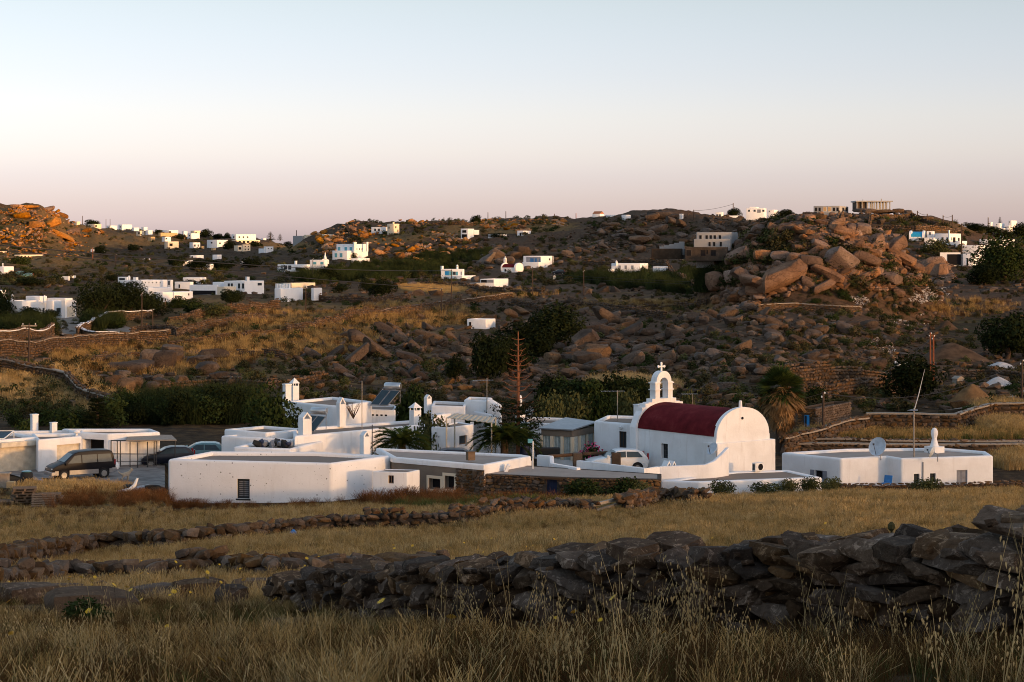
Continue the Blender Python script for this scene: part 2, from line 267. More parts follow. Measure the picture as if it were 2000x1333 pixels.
for c in _cx:
    tb = sorted(_C[c], key=lambda q: q[1]); ys = [q[1] for q in tb]; zs = [-(q[0]-YH)/F*q[1] for q in tb]
    y0, z0 = ys[0], zs[0]; sl = (zs[1]-zs[0])/(ys[1]-ys[0])
    ys = [2.0, 6.0]+ys; zs = [-1.65, -1.65+(z0+1.65)*0.42]+zs
    top = zs[-1]; yl = ys[-1]; ys += [yl*1.12, yl*1.5, 9500]; zs += [top-4, min(top-25, -20), -45]
    _zc.append(pchip(np.log(ys), zs, np.log(_YG)))
_zc = np.array(_zc); _PG = np.linspace(-700, 2700, 681)
_ZT = np.stack([pchip(_cx, _zc[:, j], _PG) for j in range(len(_YG))], 0)      # [Y, px]
_ly0, _ly1 = math.log(2.0), math.log(9000.0)
def _h2(ix, iy, seed):
    h = (ix*374761393 + iy*668265263 + seed*974711) & 0x7fffffff; h = ((h ^ (h >> 13))*1274126177) & 0x7fffffff
    return ((h ^ (h >> 16)) & 0xffff)/65535.0
def vnoise(x, y, seed=0):
    x = np.asarray(x, float); y = np.asarray(y, float); ix = np.floor(x).astype(np.int64); iy = np.floor(y).astype(np.int64); fx = x-ix; fy = y-iy
    fx = fx*fx*(3-2*fx); fy = fy*fy*(3-2*fy)
    a = _h2(ix, iy, seed); b = _h2(ix+1, iy, seed); c = _h2(ix, iy+1, seed); d = _h2(ix+1, iy+1, seed)
    return (a*(1-fx)+b*fx)*(1-fy)+(c*(1-fx)+d*fx)*fy
def fbm(x, y, oct=4, seed=0):
    s = 0; a = 0.5
    for o in range(oct): s = s+a*(vnoise(x*2**o+17.3*o, y*2**o-9.1*o, seed+o)-0.5); a *= 0.55
    return s
def sstep(a, b, x): t = np.clip((x-a)/(b-a), 0, 1); return t*t*(3-2*t)
MND = (54.0, 357.0)               # the boulder hill
def mound(X, Y):
    u = (X-MND[0])/np.where(X < MND[0], 22.0, 25.0); v = (Y-MND[1])/np.where(Y < MND[1], 24.0, 22.0)
    r2 = u*u+v*v; sh = np.clip(1-r2, 0, 1)**0.85
    return 15.3*sh*(1-0.10*np.clip(u, 0, 1))
def height(X, Y, rough=True):
    X = np.asarray(X, float); Y = np.asarray(Y, float); r = np.hypot(X, Y); Ye = np.maximum(np.maximum(Y, 0.45*r), 2.0)
    px = np.clip(1000+F*X/Ye, -700, 2700); fy = np.clip((np.log(Ye)-_ly0)/(_ly1-_ly0), 0, 1)*(len(_YG)-1); fx = (px+700)/5.0
    iy = np.clip(fy.astype(int), 0, len(_YG)-2); ix = np.clip(fx.astype(int), 0, len(_PG)-2); ty = fy-iy; tx = fx-ix
    z = (_ZT[iy, ix]*(1-tx)+_ZT[iy, ix+1]*tx)*(1-ty)+(_ZT[iy+1, ix]*(1-tx)+_ZT[iy+1, ix+1]*tx)*ty
    z = z + mound(X, Y)
    if rough:
        vil = sstep(100, 112, Y)*(1-sstep(150, 190, Y)); am = (0.10+0.9*sstep(150, 330, Y)+2.4*sstep(500, 1000, Y))*(1-0.85*vil)
        z = z + am*fbm(X/9.0, Y/9.0, 4, 3)*1.3 + (0.8+2.5*sstep(400, 900, Y))*sstep(170, 300, Y)*fbm(X/34.0, Y/34.0, 3, 11)*1.4
        lh = sstep(880, 1000, Y)*sstep(-110, -190, X)*(1-sstep(1250, 1400, Y)); z = z + lh*(6.5*fbm(X/22.0, Y/22.0, 5, 5))
    s = X*SUND.x/math.cos(_el)+Y*SUND.y/math.cos(_el)
    rz = RIDGE*sstep(150, 620, s)+3.0*fbm(X/60.0, Y/60.0, 4, 21)
    w = sstep(40, 260, s)
    z = z*(1-w)+rz*w
    tt = -X*SUND.y/math.cos(_el)+Y*SUND.x/math.cos(_el); z = z + 5.5*np.exp(-((s-17)/7.0)**2-(np.abs(tt-6)/17.0)**4)        # unseen bank added beside the camera to shade the foreground
    return z
RIDGE = 32.5
def gz(x, y): return float(height(np.array([x]), np.array([y]))[0])
def G(px, Y, dz=0.0):            # ground point
    x = (px-1000)/F*Y; return Vector((x, Y, gz(x, Y)+dz))
def build_ground():
    a = np.concatenate([np.linspace(-180, -32, 60)[:-1], np.linspace(-32, -16, 40)[:-1], np.linspace(-16, 16, 560), np.linspace(16, 32, 40)[1:], np.linspace(32, 180, 60)[1:]])
    r = np.concatenate([[0.6, 2, 4, 6, 8], np.exp(np.linspace(math.log(9.5), math.log(1900), 560)), [2200, 2700, 3500, 5000, 8000]])
    A, R = np.meshgrid(np.radians(a), r); X = R*np.sin(A); Y = R*np.cos(A); Z = height(X, Y)
    # keep two neighbouring yards level
    nr, na = A.shape; V = np.stack([X, Y, Z], -1).reshape(-1, 3)
    idx = np.arange(nr*na).reshape(nr, na); Q = np.stack([idx[:-1, :-1], idx[:-1, 1:], idx[1:, 1:], idx[1:, :-1]], -1).reshape(-1, 4)
    me = mesh_np('ground', V, Q, None, True)
    Ys = np.maximum(Y, 1); px = 1000+F*X/Ys; py = YH-F*Z/Ys
    st = 0.22+0.30*(1-sstep(95, 122, Ys)); gr = 0.12*np.ones_like(st); rk = sstep(150, 260, Ys)*(0.3+0.3*sstep(500, 1000, px)); st = st*(1-0.0*Ys)+0.22*sstep(190, 260, Ys)*(1-sstep(420, 560, Ys))*(1-sstep(700, 1100, px)); st = st*(0.45+0.55*sstep(22, 30, Ys))
    def patch(cx, cy, rx, ry, ds, dg, dr=0.0):
        nonlocal st, gr, rk
        w = np.exp(-(((px-cx)/rx)**2+((py-cy)/ry)**2)**2)*(Ys > 60); st = st*(1-w)+ds*w; gr = gr*(1-w)+dg*w; rk = rk*(1-w)+dr*w
    for q in [(850,563,75,10,1.0,0.0),(1205,752,70,16,1.0,0.0),(1260,598,130,16,0.7,0.1),(1780,850,220,14,0.4,0.8),(1700,840,120,10,0.5,0.9),(170,690,180,24,0.25,0.45),(330,770,100,22,0.3,0.35),(90,770,90,22,0.55,0.2),
              (620,620,160,12,0.5,0.1),(200,520,130,22,0.35,0.2),(130,512,60,10,0.4,0.1),(330,525,60,20,0.35,0.1),(1850,445,120,16,0.4,0.05),(1900,640,80,40,0.25,0.35),(860,460,70,5,0.8,0.0),(760,468,60,9,0.7,0.0),(1060,440,60,6,0.9,0.0),(1560,590,120,8,0.3,0.4),(1960,770,70,18,0.45,0.1),(230,470,70,14,0.6,0.0),(70,460,130,60,0.85,0.0,0.6),(300,468,60,12,0.75,0.0),(560,480,60,8,0.7,0.0),(980,445,120,12,0.9,0.0)]: patch(*q)  # far-left hill patch lightened, sunlight put into the ground colour
    rk = np.maximum(rk, sstep(0.5, 4.0, mound(X, Y))*0.95); st = st*(1-sstep(0.5, 4.0, mound(X, Y))*0.8)
    ca = me.color_attributes.new('zone', 'FLOAT_COLOR', 'POINT')
    col = np.stack([st, gr, rk, np.ones_like(st)], -1).reshape(-1).astype(np.float32); ca.data.foreach_set('color', col)
    m, nt, b = nodes_of('ground', 0.97, 0.08); c = coord(nt, 'World'); at = nt.nodes.new('ShaderNodeAttribute'); at.attribute_name = 'zone'
    sp = nt.nodes.new('ShaderNodeSeparateColor'); nt.links.new(at.outputs['Color'], sp.inputs[0])
    n1 = noise(nt, 0.06, 8, 0.65, c); n2 = noise(nt, 0.9, 6, 0.7, c); n3 = noise(nt, 0.25, 7, 0.7, c)
    earth = ramp(nt, n2.outputs[0], [(0.3, (0.016, 0.010, 0.0055)), (0.5, (0.052, 0.031, 0.015)), (0.72, (0.115, 0.070, 0.033))])
    straw = ramp(nt, n2.outputs[0], [(0.3, (0.080, 0.044, 0.015)), (0.55, (0.18, 0.105, 0.036)), (0.75, (0.30, 0.19, 0.072))])
    green = ramp(nt, n2.outputs[0], [(0.3, (0.022, 0.024, 0.009)), (0.7, (0.072, 0.070, 0.025))])
    rockc = ramp(nt, n2.outputs[0], [(0.3, (0.034, 0.020, 0.012)), (0.7, (0.145, 0.085, 0.048))])
    def fac(ch, nz, k=0.9):        # zone value + noise, sharpened
        ad = nt.nodes.new('ShaderNodeMath'); ad.operation = 'ADD'; nt.links.new(sp.outputs[ch], ad.inputs[0]); nt.links.new(nz.outputs[0], ad.inputs[1])
        return ramp(nt, ad.outputs[0], [(0.78, 0.0), (1.0, k)])
    base = mix(nt, fac(2, n3, 0.8), earth, rockc); base = mix(nt, fac(0, n1), base, straw); base = mix(nt, fac(1, n3, 0.85), base, green)
    nt.links.new(base, b.inputs['Base Color']); bump(nt, b, n2.outputs[0], 0.9, 0.4)
    me.materials.append(m); o = mobj('ground', me); tag(o, kind='structure'); return o
build_ground()
# ------------------------------------------------------------------ scattered instances (geometry nodes) for uncountable stuff
def scatter(name, srcs, pos, scale, rotz, tilt=None, idx=None, label=None, cat=None, seed=0, parent=None):
    n = len(pos); me = bpy.data.meshes.new(name); me.vertices.add(n); me.vertices.foreach_set('co', np.asarray(pos, np.float32).ravel())
    rs = np.random.RandomState(seed); idx = rs.randint(0, len(srcs), n) if idx is None else idx
    sc_ = np.asarray(scale, np.float32); sc_ = np.repeat(sc_[:, None], 3, 1) if sc_.ndim == 1 else sc_
    a = me.attributes.new('iscale', 'FLOAT_VECTOR', 'POINT'); a.data.foreach_set('vector', sc_.ravel())
    rt = np.zeros((n, 3), np.float32); rt[:, 2] = rotz
    if tilt is not None: rt[:, :2] = tilt
    a = me.attributes.new('irot', 'FLOAT_VECTOR', 'POINT'); a.data.foreach_set('vector', rt.ravel())
    a = me.attributes.new('idx', 'INT', 'POINT'); a.data.foreach_set('value', np.asarray(idx, np.int32))
    cc = bpy.data.collections.new(name+'_kinds')
    for k, s in enumerate(srcs):
        so = bpy.data.objects.new('%s_kind_%02d' % (name, k), s); cc.objects.link(so)
    ng = bpy.data.node_groups.new(name, 'GeometryNodeTree'); ng.interface.new_socket('Geometry', in_out='INPUT', socket_type='NodeSocketGeometry'); ng.interface.new_socket('Geometry', in_out='OUTPUT', socket_type='NodeSocketGeometry')
    N = ng.nodes; L = ng.links; gi = N.new('NodeGroupInput'); go = N.new('NodeGroupOutput'); ip = N.new('GeometryNodeInstanceOnPoints')
    ci = N.new('GeometryNodeCollectionInfo'); ci.inputs['Collection'].default_value = cc; ci.inputs['Separate Children'].default_value = True; ci.inputs['Reset Children'].default_value = True
    def at(nm, ty):
        q = N.new('GeometryNodeInputNamedAttribute'); q.data_type = ty; q.inputs['Name'].default_value = nm; return [s for s in q.outputs if s.enabled][0]
    e2r = N.new('FunctionNodeEulerToRotation'); L.new(at('irot', 'FLOAT_VECTOR'), e2r.inputs[0])
    L.new(gi.outputs[0], ip.inputs['Points']); L.new(ci.outputs[0], ip.inputs['Instance']); ip.inputs['Pick Instance'].default_value = True
    L.new(at('idx', 'INT'), ip.inputs['Instance Index']); L.new(e2r.outputs[0], ip.inputs['Rotation']); L.new(at('iscale', 'FLOAT_VECTOR'), ip.inputs['Scale']); L.new(ip.outputs[0], go.inputs[0])
    o = mobj(name, me, None, parent); md = o.modifiers.new('scatter', 'NODES'); md.node_group = ng
    tag(o, label, cat, kind='stuff'); return o
# ------------------------------------------------------------------ rocks
def rock_mesh(name, seed, sub=2, cuts=9, flat=0.7, rough=0.10, mat=None, sharp=38, lo=0.55, hi=0.92, box=0.0, strata=0.0, cube=0, rnd=0.3):
    rs = np.random.RandomState(seed); bm = bmesh.new()
    if cube:
        bmesh.ops.create_cube(bm, size=2.0); bmesh.ops.subdivide_edges(bm, edges=bm.edges[:], cuts=cube, use_grid_fill=True); bmesh.ops.triangulate(bm, faces=bm.faces[:])
    else: bmesh.ops.create_icosphere(bm, subdivisions=sub, radius=1.0)
    V = np.array([v.co[:] for v in bm.verts])
    if cube:
        V = V*(1-rnd)+V/np.linalg.norm(V, axis=1)[:, None]*rnd*1.15; V *= rs.uniform(0.9, 1.1, 3); V[:, 0] += V[:, 2]*rs.uniform(-.25, .25); V[:, 1] += V[:, 2]*rs.uniform(-.2, .2)
    elif box: V = np.sign(V)*np.abs(V)**(1-box); V /= np.abs(V).max()
    ns = rs.normal(size=(cuts, 3)); ns /= np.linalg.norm(ns, axis=1)[:, None]; ds = rs.uniform(lo, hi, cuts)
    for n, d in zip(ns, ds):
        t = V@n-d; V -= np.outer(np.clip(t, 0, None), n)
    f = 1.7; ph = rs.uniform(0, 50, 3)
    disp = fbm(V[:, 0]*f+ph[0]+V[:, 2]*0.7, V[:, 1]*f+ph[1]-V[:, 2]*f, 3, seed)
    if strata:
        q = fbm(V[:, 0]*1.3+ph[1], V[:, 2]*5.5+V[:, 0]*0.8+ph[2], 3, seed+3)+fbm(V[:, 0]*4+V[:, 1]*3, V[:, 2]*4+V[:, 1]*2, 3, seed+8)*0.8; V[:, :2] *= (1+strata*2*q)[:, None]; V[:, 2] *= 1+strata*fbm(V[:, 0]*3+ph[0], V[:, 1]*3, 3, seed+4)
    V *= (1+rough*2*disp)[:, None]; V[:, 2] *= flat
    for v, c in zip(bm.verts, V): v.co = c
    me = bpy.data.meshes.new(name); bm.to_mesh(me); bm.free()
    for p in me.polygons: p.use_smooth = True
    me.set_sharp_from_angle(angle=rad(sharp))
    if mat is not None: me.materials.append(mat)
    return me
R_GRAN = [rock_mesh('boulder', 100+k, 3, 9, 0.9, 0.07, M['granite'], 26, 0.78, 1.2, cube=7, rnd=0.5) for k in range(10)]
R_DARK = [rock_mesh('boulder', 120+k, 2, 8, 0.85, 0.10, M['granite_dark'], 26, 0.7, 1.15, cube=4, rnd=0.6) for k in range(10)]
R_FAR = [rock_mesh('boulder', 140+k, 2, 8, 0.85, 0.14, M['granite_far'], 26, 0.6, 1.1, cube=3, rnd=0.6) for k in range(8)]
R_FIELD = [rock_mesh('stone', 160+k, 2, 9, 0.95, 0.07, M['fieldstone'], 24, 0.75, 1.2, cube=4, rnd=0.3) for k in range(10)]
R_SCH = [rock_mesh('stone', 180+k, 3, 8, 1.0, 0.045, M['schist'], 20, 0.85, 1.3, cube=8, rnd=0.16, strata=0.05) for k in range(14)]
R_LOW = [rock_mesh('stone', 200+k, 1, 6, 0.8, 0.12, M['fieldstone'], 25, 0.55, 0.95, 0.3) for k in range(6)]
R_LOWG = [rock_mesh('stone', 210+k, 1, 6, 0.8, 0.14, M['granite_dark'], 25, 0.5, 0.95, 0.3) for k in range(6)]
R_LOWW = [rock_mesh('stone', 220+k, 1, 6, 0.8, 0.14, M['rubble_white'], 25, 0.5, 0.95, 0.3) for k in range(5)]
def joined(name, srcs, T, mat=None, parent=None):     # many rocks as one mesh: T list of (mesh index, loc, rot, scale)
    cache = {}; VV = []; FF = []; b = 0
    for k, loc, rot, scl in T:
        if k not in cache:
            me = srcs[k]; v = np.zeros(len(me.vertices)*3); me.vertices.foreach_get('co', v); f = np.zeros(len(me.polygons)*3, int); me.polygons.foreach_get('vertices', f)
            cache[k] = (v.reshape(-1, 3), f.reshape(-1, 3))
        v, f = cache[k]; R = np.array(Euler(rot).to_matrix()); VV.append((v*np.array(scl))@R.T+np.array(loc)); FF.append(f+b); b += len(v)
    me = mesh_np(name, np.concatenate(VV), np.concatenate(FF), mat or srcs[0].materials[0]); return mobj(name, me, None, parent)
# ------------------------------------------------------------------ buildings
_YS = np.exp(np.linspace(math.log(9.5), math.log(1800), 900)); _PX = np.linspace(-300, 2300, 521)
_xx, _yy = np.meshgrid((_PX-1000)/F, _YS, indexing='ij'); _PR = YH-F*height(_xx*_yy, _yy, False)/_yy
def Yof(px, py, lo=9.5, hi=1800):          # distance at which the ground is met on this compass line and depression
    i0 = min(899, int(np.searchsorted(_YS, lo))); f = min(max((px+300)/5.0, 0), 519.99); i = int(f); t = f-i; pr = _PR[i, i0:]*(1-t)+_PR[i+1, i0:]*t; ys = _YS[i0:]
    k = int(np.argmax(pr <= py))
    if pr[k] > py: return float(ys[int(np.argmin(pr))])
    if k == 0: return float(ys[0])
    t = (pr[k-1]-py)/max(pr[k-1]-pr[k], 1e-6); return float(ys[k-1]+(ys[k]-ys[k-1])*t)
def part(name, me, parent, mat=None):      # geometry given in world coordinates
    o = mobj(name, me, mat, parent)
    if parent is not None and parent.type == 'EMPTY': o.matrix_parent_inverse = Matrix.Translation(-parent.location)
    return o
def wpart(name, mb, mat, parent, **k): return part(name, mb.mesh(name, M[mat], **k), parent)
def block_mesh(pts, z0, z1, pw=0.28, pd=0.22, bev=0.12, mat='white_plaster', cuts=None, seg=3):
    bm = bmesh.new(); n = len(pts); vb = [bm.verts.new((p.x, p.y, z0)) for p in pts]; vt = [bm.verts.new((p.x, p.y, z1)) for p in pts]
    for i in range(n): bm.faces.new((vb[i], vb[(i+1) % n], vt[(i+1) % n], vt[i]))
    top = bm.faces.new(vt); bm.faces.new(vb[::-1]); bmesh.ops.recalc_face_normals(bm, faces=bm.faces)
    inner = None
    if pw > 0:
        bmesh.ops.inset_region(bm, faces=[top], thickness=pw, use_even_offset=True)
        ex = bmesh.ops.extrude_face_region(bm, geom=[top]); nv = [g for g in ex['geom'] if isinstance(g, bmesh.types.BMVert)]
        nf = [g for g in ex['geom'] if isinstance(g, bmesh.types.BMFace)]
        bmesh.ops.translate(bm, vec=(0, 0, -pd), verts=nv); inner = [v.co.copy() for v in nf[0].verts]
        if top.is_valid: bmesh.ops.delete(bm, geom=[top], context='FACES_ONLY')
    if bev > 0:
        es = [e for e in bm.edges if len(e.link_faces) == 2 and e.calc_face_angle(0) > 0.4 and min(v.co.z for v in e.verts) > z1-pd*0.5 or (len(e.link_faces) == 2 and e.calc_face_angle(0) > 0.4 and abs(e.verts[0].co.z-e.verts[1].co.z) > (z1-z0)*0.8)]
        bmesh.ops.bevel(bm, geom=es, offset=bev, segments=seg, profile=0.5, affect='EDGES', clamp_overlap=True)
    me = bpy.data.meshes.new('wall'); bm.to_mesh(me); bm.free()
    if cuts:
        o = bpy.data.objects.new('tmp', me); COL.objects.link(o); ct = MB()
        for c in cuts: ct.box(*c)
        co = bpy.data.objects.new('tmpc', ct.mesh('tmpc')); COL.objects.link(co)
        md = o.modifiers.new('b', 'BOOLEAN'); md.operation = 'DIFFERENCE'; md.object = co; md.solver = 'EXACT'
        dg = bpy.context.evaluated_depsgraph_get(); me2 = bpy.data.meshes.new_from_object(o.evaluated_get(dg))
        bpy.data.objects.remove(o); bpy.data.objects.remove(co)
        if len(me2.polygons) > 4: me = me2
    me.materials.clear(); me.materials.append(M[mat])
    for p in me.polygons: p.use_smooth = True
    me.set_sharp_from_angle(angle=rad(35)); return me, inner
def rect_on(A, B, r):                       # pixel rectangle -> (s0, s1, z0, z1) on facade A->B
    Mx = frame_of(A, B).inverted(); x0, y0, x1, y1 = r; ym = (y0+y1)/2
    a = on_plane(x0, ym, A, B); b = on_plane(x1, ym, A, B); sa = (Mx @ a).x; sb = (Mx @ b).x; sc_ = (a+b)/2
    Yd = sc_.y; return min(sa, sb), max(sa, sb), -(y1-YH)/F*Yd, -(y0-YH)/F*Yd
def near_opening(root, A, B, r, kind='window', depth=0.18, frame='black_shutter', fill='window_glass', bars=(1, 1), fw=0.06):
    s0, s1, z0, z1 = rect_on(A, B, r); Fm = frame_of(A, B); m = MB()
    for a, b in (((s0, depth-0.05, z0), (s0+fw, depth, z1)), ((s1-fw, depth-0.05, z0), (s1, depth, z1)), ((s0+fw, depth-0.05, z0), (s1-fw, depth, z0+fw)), ((s0+fw, depth-0.05, z1-fw), (s1-fw, depth, z1))): m.box(a, b, Fm)
    f = part(kind, m.mesh(kind, M[frame]), root)
    g = MB().box((s0+fw, depth-0.02, z0+fw), (s1-fw, depth+0.02, z1-fw), Fm); part('pane' if kind == 'window' else 'panel', g.mesh('pane', M[fill]), f)
    if bars:
        q = MB(); nx, nz = bars
        for k in range(1, nx+1): x = s0+(s1-s0)*k/(nx+1); q.box((x-0.02, depth-0.06, z0+fw), (x+0.02, depth-0.021, z1-fw), Fm)
        for k in range(1, nz+1): z = z0+(z1-z0)*k/(nz+1); q.box((s0+fw, depth-0.065, z-0.018), (s1-fw, depth-0.061+0.04, z+0.018), Fm)
        part('bar', q.mesh('bar', M[frame]), f)
    return f
def house(name, label, pts, z0, z1, cat='house', group=None, mat='white_plaster', roofmat='screed', pw=0.28, pd=0.22, bev=0.12, cuts=None, root=None, pname='wall'):
    """pts: world corners, anticlockwise seen from above. cuts: {edge: [(pixel rect, kwargs)]}"""
    if root is None: root = empty(name, (sum(p.x for p in pts)/len(pts), sum(p.y for p in pts)/len(pts), z0), 0, label, cat, group)
    bx = []
    if cuts:
        for e, lst in cuts.items():
            A, B = pts[e], pts[(e+1) % len(pts)]; Fm = frame_of(A, B)
            for r, kw in lst:
                s0, s1, za, zb = rect_on(A, B, r); bx.append(((s0, -0.5, za), (s1, kw.get('depth', 0.18)+0.01, zb), Fm))
    me, inner = block_mesh(pts, z0, z1, pw, pd, bev, mat, bx); part(pname, me, root)
    if inner:
        r = MB(); k = len(inner); c = sum(inner, Vector())/k
        r.add([(p+(p-c).normalized()*0.05)+Vector((0, 0, 0.012)) for p in inner], [tuple(range(k))]); ro = part('roof', r.mesh('roof', M[roofmat]), root)
    if cuts:
        for e, lst in cuts.items():
            A, B = pts[e], pts[(e+1) % len(pts)]
            for r, kw in lst: near_opening(root, A, B, r, **kw)
    return root
def chimney(root, px0, px1, py0, py1, Y, kind='box', mat='white_plaster', name='chimney'):
    c = P((px0+px1)/2, py1, Y); w = (px1-px0)/F*Y; h = (py1-py0)/F*Y; m = MB(); x, y, z = c; a = w*0.42; T = Matrix.Translation(c) @ Matrix.Rotation(rad(35), 4, 'Z')
    z0 = -0.35
    if kind == 'box': m.box((-a, -a, z0), (a, a, h*0.93), T); m.box((-a*1.15, -a*1.15, h*0.93), (a*1.15, a*1.15, h), T)
    elif kind == 'pent':                   # gabled hood with an open front
        b = a; m.box((-b, -b, z0), (b, b, h*0.72), T)
        m.prism([(-b, h*0.72), (-b*0.72, h*0.72), (0, h*0.93), (b*0.72, h*0.72), (b, h*0.72), (b, h*0.78), (0, h), (-b, h*0.78)], -b, b, T)
    elif kind == 'pyramid':                # lantern slots and a pyramid cap
        m.box((-a, -a, z0), (a, a, h*0.62), T)
        for sx in (-1, 1):
            for sy in (-1, 1): m.box((sx*a*0.95-a*0.22*(sx > 0)-0, sy*a*0.95-a*0.22*(sy > 0), h*0.62), (sx*a*0.95+a*0.22*(sx < 0), sy*a*0.95+a*0.22*(sy < 0), h*0.74), T)
        m.add([T @ Vector(v) for v in ((-a*1.2, -a*1.2, h*0.74), (a*1.2, -a*1.2, h*0.74), (a*1.2, a*1.2, h*0.74), (-a*1.2, a*1.2, h*0.74), (0, 0, h))], [(3, 2, 1, 0), (0, 1, 4), (1, 2, 4), (2, 3, 4), (3, 0, 4)])
    elif kind == 'bottle':
        m.box((-a*1.25, -a*1.25, z0), (a*1.25, a*1.25, h*0.18), T)
        m.lathe([(a*0.8, h*0.18), (a*0.6, h*0.35), (a*0.42, h*0.52), (a*0.5, h*0.6), (a*0.62, h*0.72), (a*0.6, h*0.86), (a*0.35, h*0.97), (a*0.1, h)], 10, M=T)
    me = m.mesh(name, M[mat], smooth=35 if kind == 'bottle' else None); return part(name, me, root)
def solve_face(C, dx, dy, px):               # length from C along (dx,dy) until it projects on px
    k = (px-1000)/F; return (k*C.y-C.x)/(dx-k*dy)
FARN = [0]
def far_house(label, xl, xc, xr, ytop, ybase, wins=(), al=32, name='white_house', cat='house', mat='far_white', Y=None, group=None, root=None, deep=2.5, depth=None, pw=0.3, sink=2.0, roofmat='screed', wmat='window_glass', pname='wall', dbl=None):
    """left face xl..xc, right face xc..xr (pixels); wins: (x0,y0,x1,y1[,mat])"""
    Yc = Y or Yof(xc, ybase); C = P(xc, ybase, Yc); a = rad(al); zt = -(ytop-YH)/F*Yc; z0 = C.z-sink
    L1 = (-math.cos(a), math.sin(a)); R1 = (math.sin(a), math.cos(a))
    la = solve_face(C, L1[0], L1[1], xl) if xl < xc-0.3 else (depth or 5.0); lb = solve_face(C, R1[0], R1[1], xr) if xr > xc+0.3 else (depth or 5.0)
    la = max(0.5, min(la, 60)); lb = max(0.5, min(lb, 60))
    pA = Vector((C.x+L1[0]*la, C.y+L1[1]*la, 0)); pB = Vector((C.x, C.y, 0)); pC = Vector((C.x+R1[0]*lb, C.y+R1[1]*lb, 0)); pD = pA+pC-pB
    pts = [pA, pB, pC, pD]; H = zt-z0
    root = house(name, label, pts, z0, zt, cat, group, mat, roofmat, pw=min(pw, 0.2*min(la, lb)), pd=min(0.3, 0.1*H), bev=0.0 if min(la, lb) < 1.2 else 0.1, root=root, pname=pname)
    for w in wins:
        wm = w[4] if len(w) > 4 else wmat; mid = (w[0]+w[2])/2; A, B = (pA, pB) if mid < xc else (pB, pC)
        s0, s1, za, zb = rect_on(A, B, w[:4]); Fm = frame_of(A, B); nm = 'door' if (len(w) > 5 and w[5] == 'door') else 'window'
        f = part(nm, MB().box((s0-0.08, -0.03, za-0.08), (s1+0.08, 0.06, zb+0.08), Fm).mesh(nm, M['far_white'] if wm != 'dark_opening' else M[mat]), root)
        part('pane', MB().box((s0, -0.05, za), (s1, 0.0, zb), Fm).mesh('pane', M[wm]), f)
    return root, pts, zt, Yc
def far_box(root, xl, xc, xr, ytop, ybase, Y, mat='far_white', al=32, name='wing', wins=(), sink=0.6, pw=0.0, **k):
    return far_house(None, xl, xc, xr, ytop, ybase, wins, al, Y=Y, root=root, mat=mat, sink=sink, pw=pw, pname=name, **k)
# ------------------------------------------------------------------ the near hamlet
GZ = -16.4
WH = 'white_plaster'
BS = dict(frame='black_shutter', fill='grey_shutter')
# low front house with the pocked wall
zf = -13.0
pf = [PZ(327, 897, zf), PZ(647, 905, zf), PZ(765, 890, zf), PZ(623, 882.5, zf), PZ(410, 881.5, zf)]
h = house('farmhouse', 'long low white flat-roofed house with pocked walls and one shuttered window, front left', pf, GZ-0.6, zf, mat='white_plaster_pocked', roofmat='screed', pw=0.34, pd=0.26, bev=0.2,
          cuts={0: [((462.5, 936, 487.5, 974.5), dict(frame='black_shutter', fill='grey_shutter', bars=(1, 9), fw=0.11))]})
m = MB(); s0, s1, za, zb = rect_on(pf[0], pf[1], (462.5, 936, 487.5, 974.5)); Fm = frame_of(pf[0], pf[1])
m.box((s0-0.06, -0.03, za-0.10), (s1+0.06, 0.10, za-0.002), Fm); part('sill', m.mesh('sill', M['black_shutter']), h)
chimney(h, 704, 722, 842, 880, 125.6, 'pent')
# small lean-to
za_ = -13.45
pa = [PZ(728, 921, za_), PZ(795, 923, za_), PZ(820, 918, za_), PZ(757, 916.5, za_)]
house('storeroom', 'small low white storeroom with one tiny dark window against the pocked house', pa, -15.9, za_, cat='shed', pw=0.12, pd=0.04, bev=0.08, roofmat='screed',
      cuts={0: [((758, 929, 769, 945), dict(frame='old_wood', fill='dark_opening', bars=(1, 0), fw=0.05, depth=0.14))]})
# stone house with white parapet
zs_ = -13.0
ps = [PZ(768, 893, zs_), PZ(945, 908, zs_), PZ(1036, 891, zs_), PZ(1018, 888, zs_), PZ(735, 875, zs_)]
sh = house('stone_house', 'flat-roofed rubble stone house with white parapet and two deep dark windows', ps, -15.8, zs_-0.34, cat='house', mat='beige_render', pw=0, bev=0.03,
           cuts={0: [((838, 935, 860.5, 956), dict(frame='grey_wood', fill='dark_opening', bars=(0, 0), depth=0.3)), ((869, 930, 887.5, 956), dict(frame='grey_wood', fill='dark_opening', bars=(0, 0), depth=0.3))]})
pp = []
cn = sum((q for q in ps), Vector())/5
for q in ps: d = (q-cn); d.z = 0; pp.append(q+d.normalized()*0.06)
me, inn = block_mesh(pp, zs_-0.33, zs_, 0.34, 0.16, 0.1); part('parapet', me, sh)
k = len(inn); r = MB().add([q+Vector((0, 0, 0.01)) for q in inn], [tuple(range(k))]); part('roof', r.mesh('roof', M['pale_screed']), sh)
wq = MB(); Fr = frame_of(ps[1], ps[2]); Lr = (Fr.inverted() @ ps[2]).x
wq.box((0.0, -0.05, -14.6), (Lr+0.05, -0.01, zs_-0.3), Fr); part('white_gable', wq.mesh('white_gable', M[WH]), sh)
for rct in ((838, 935, 860.5, 956), (869, 930, 887.5, 956)):
    s0, s1, za, zb = rect_on(ps[0], ps[1], rct); Fm = frame_of(ps[0], ps[1]); m = MB(); w = 0.17
    for a, b in (((s0-w, -0.035, za-w), (s0, 0.0, zb+w)), ((s1, -0.035, za-w), (s1+w, 0.0, zb+w)), ((s0, -0.035, zb), (s1, 0.0, zb+w)), ((s0, -0.06, za-w), (s1, 0.0, za))): m.box(a, b, Fm)
    part('surround', m.mesh('surround', M['cream_plaster']), sh)
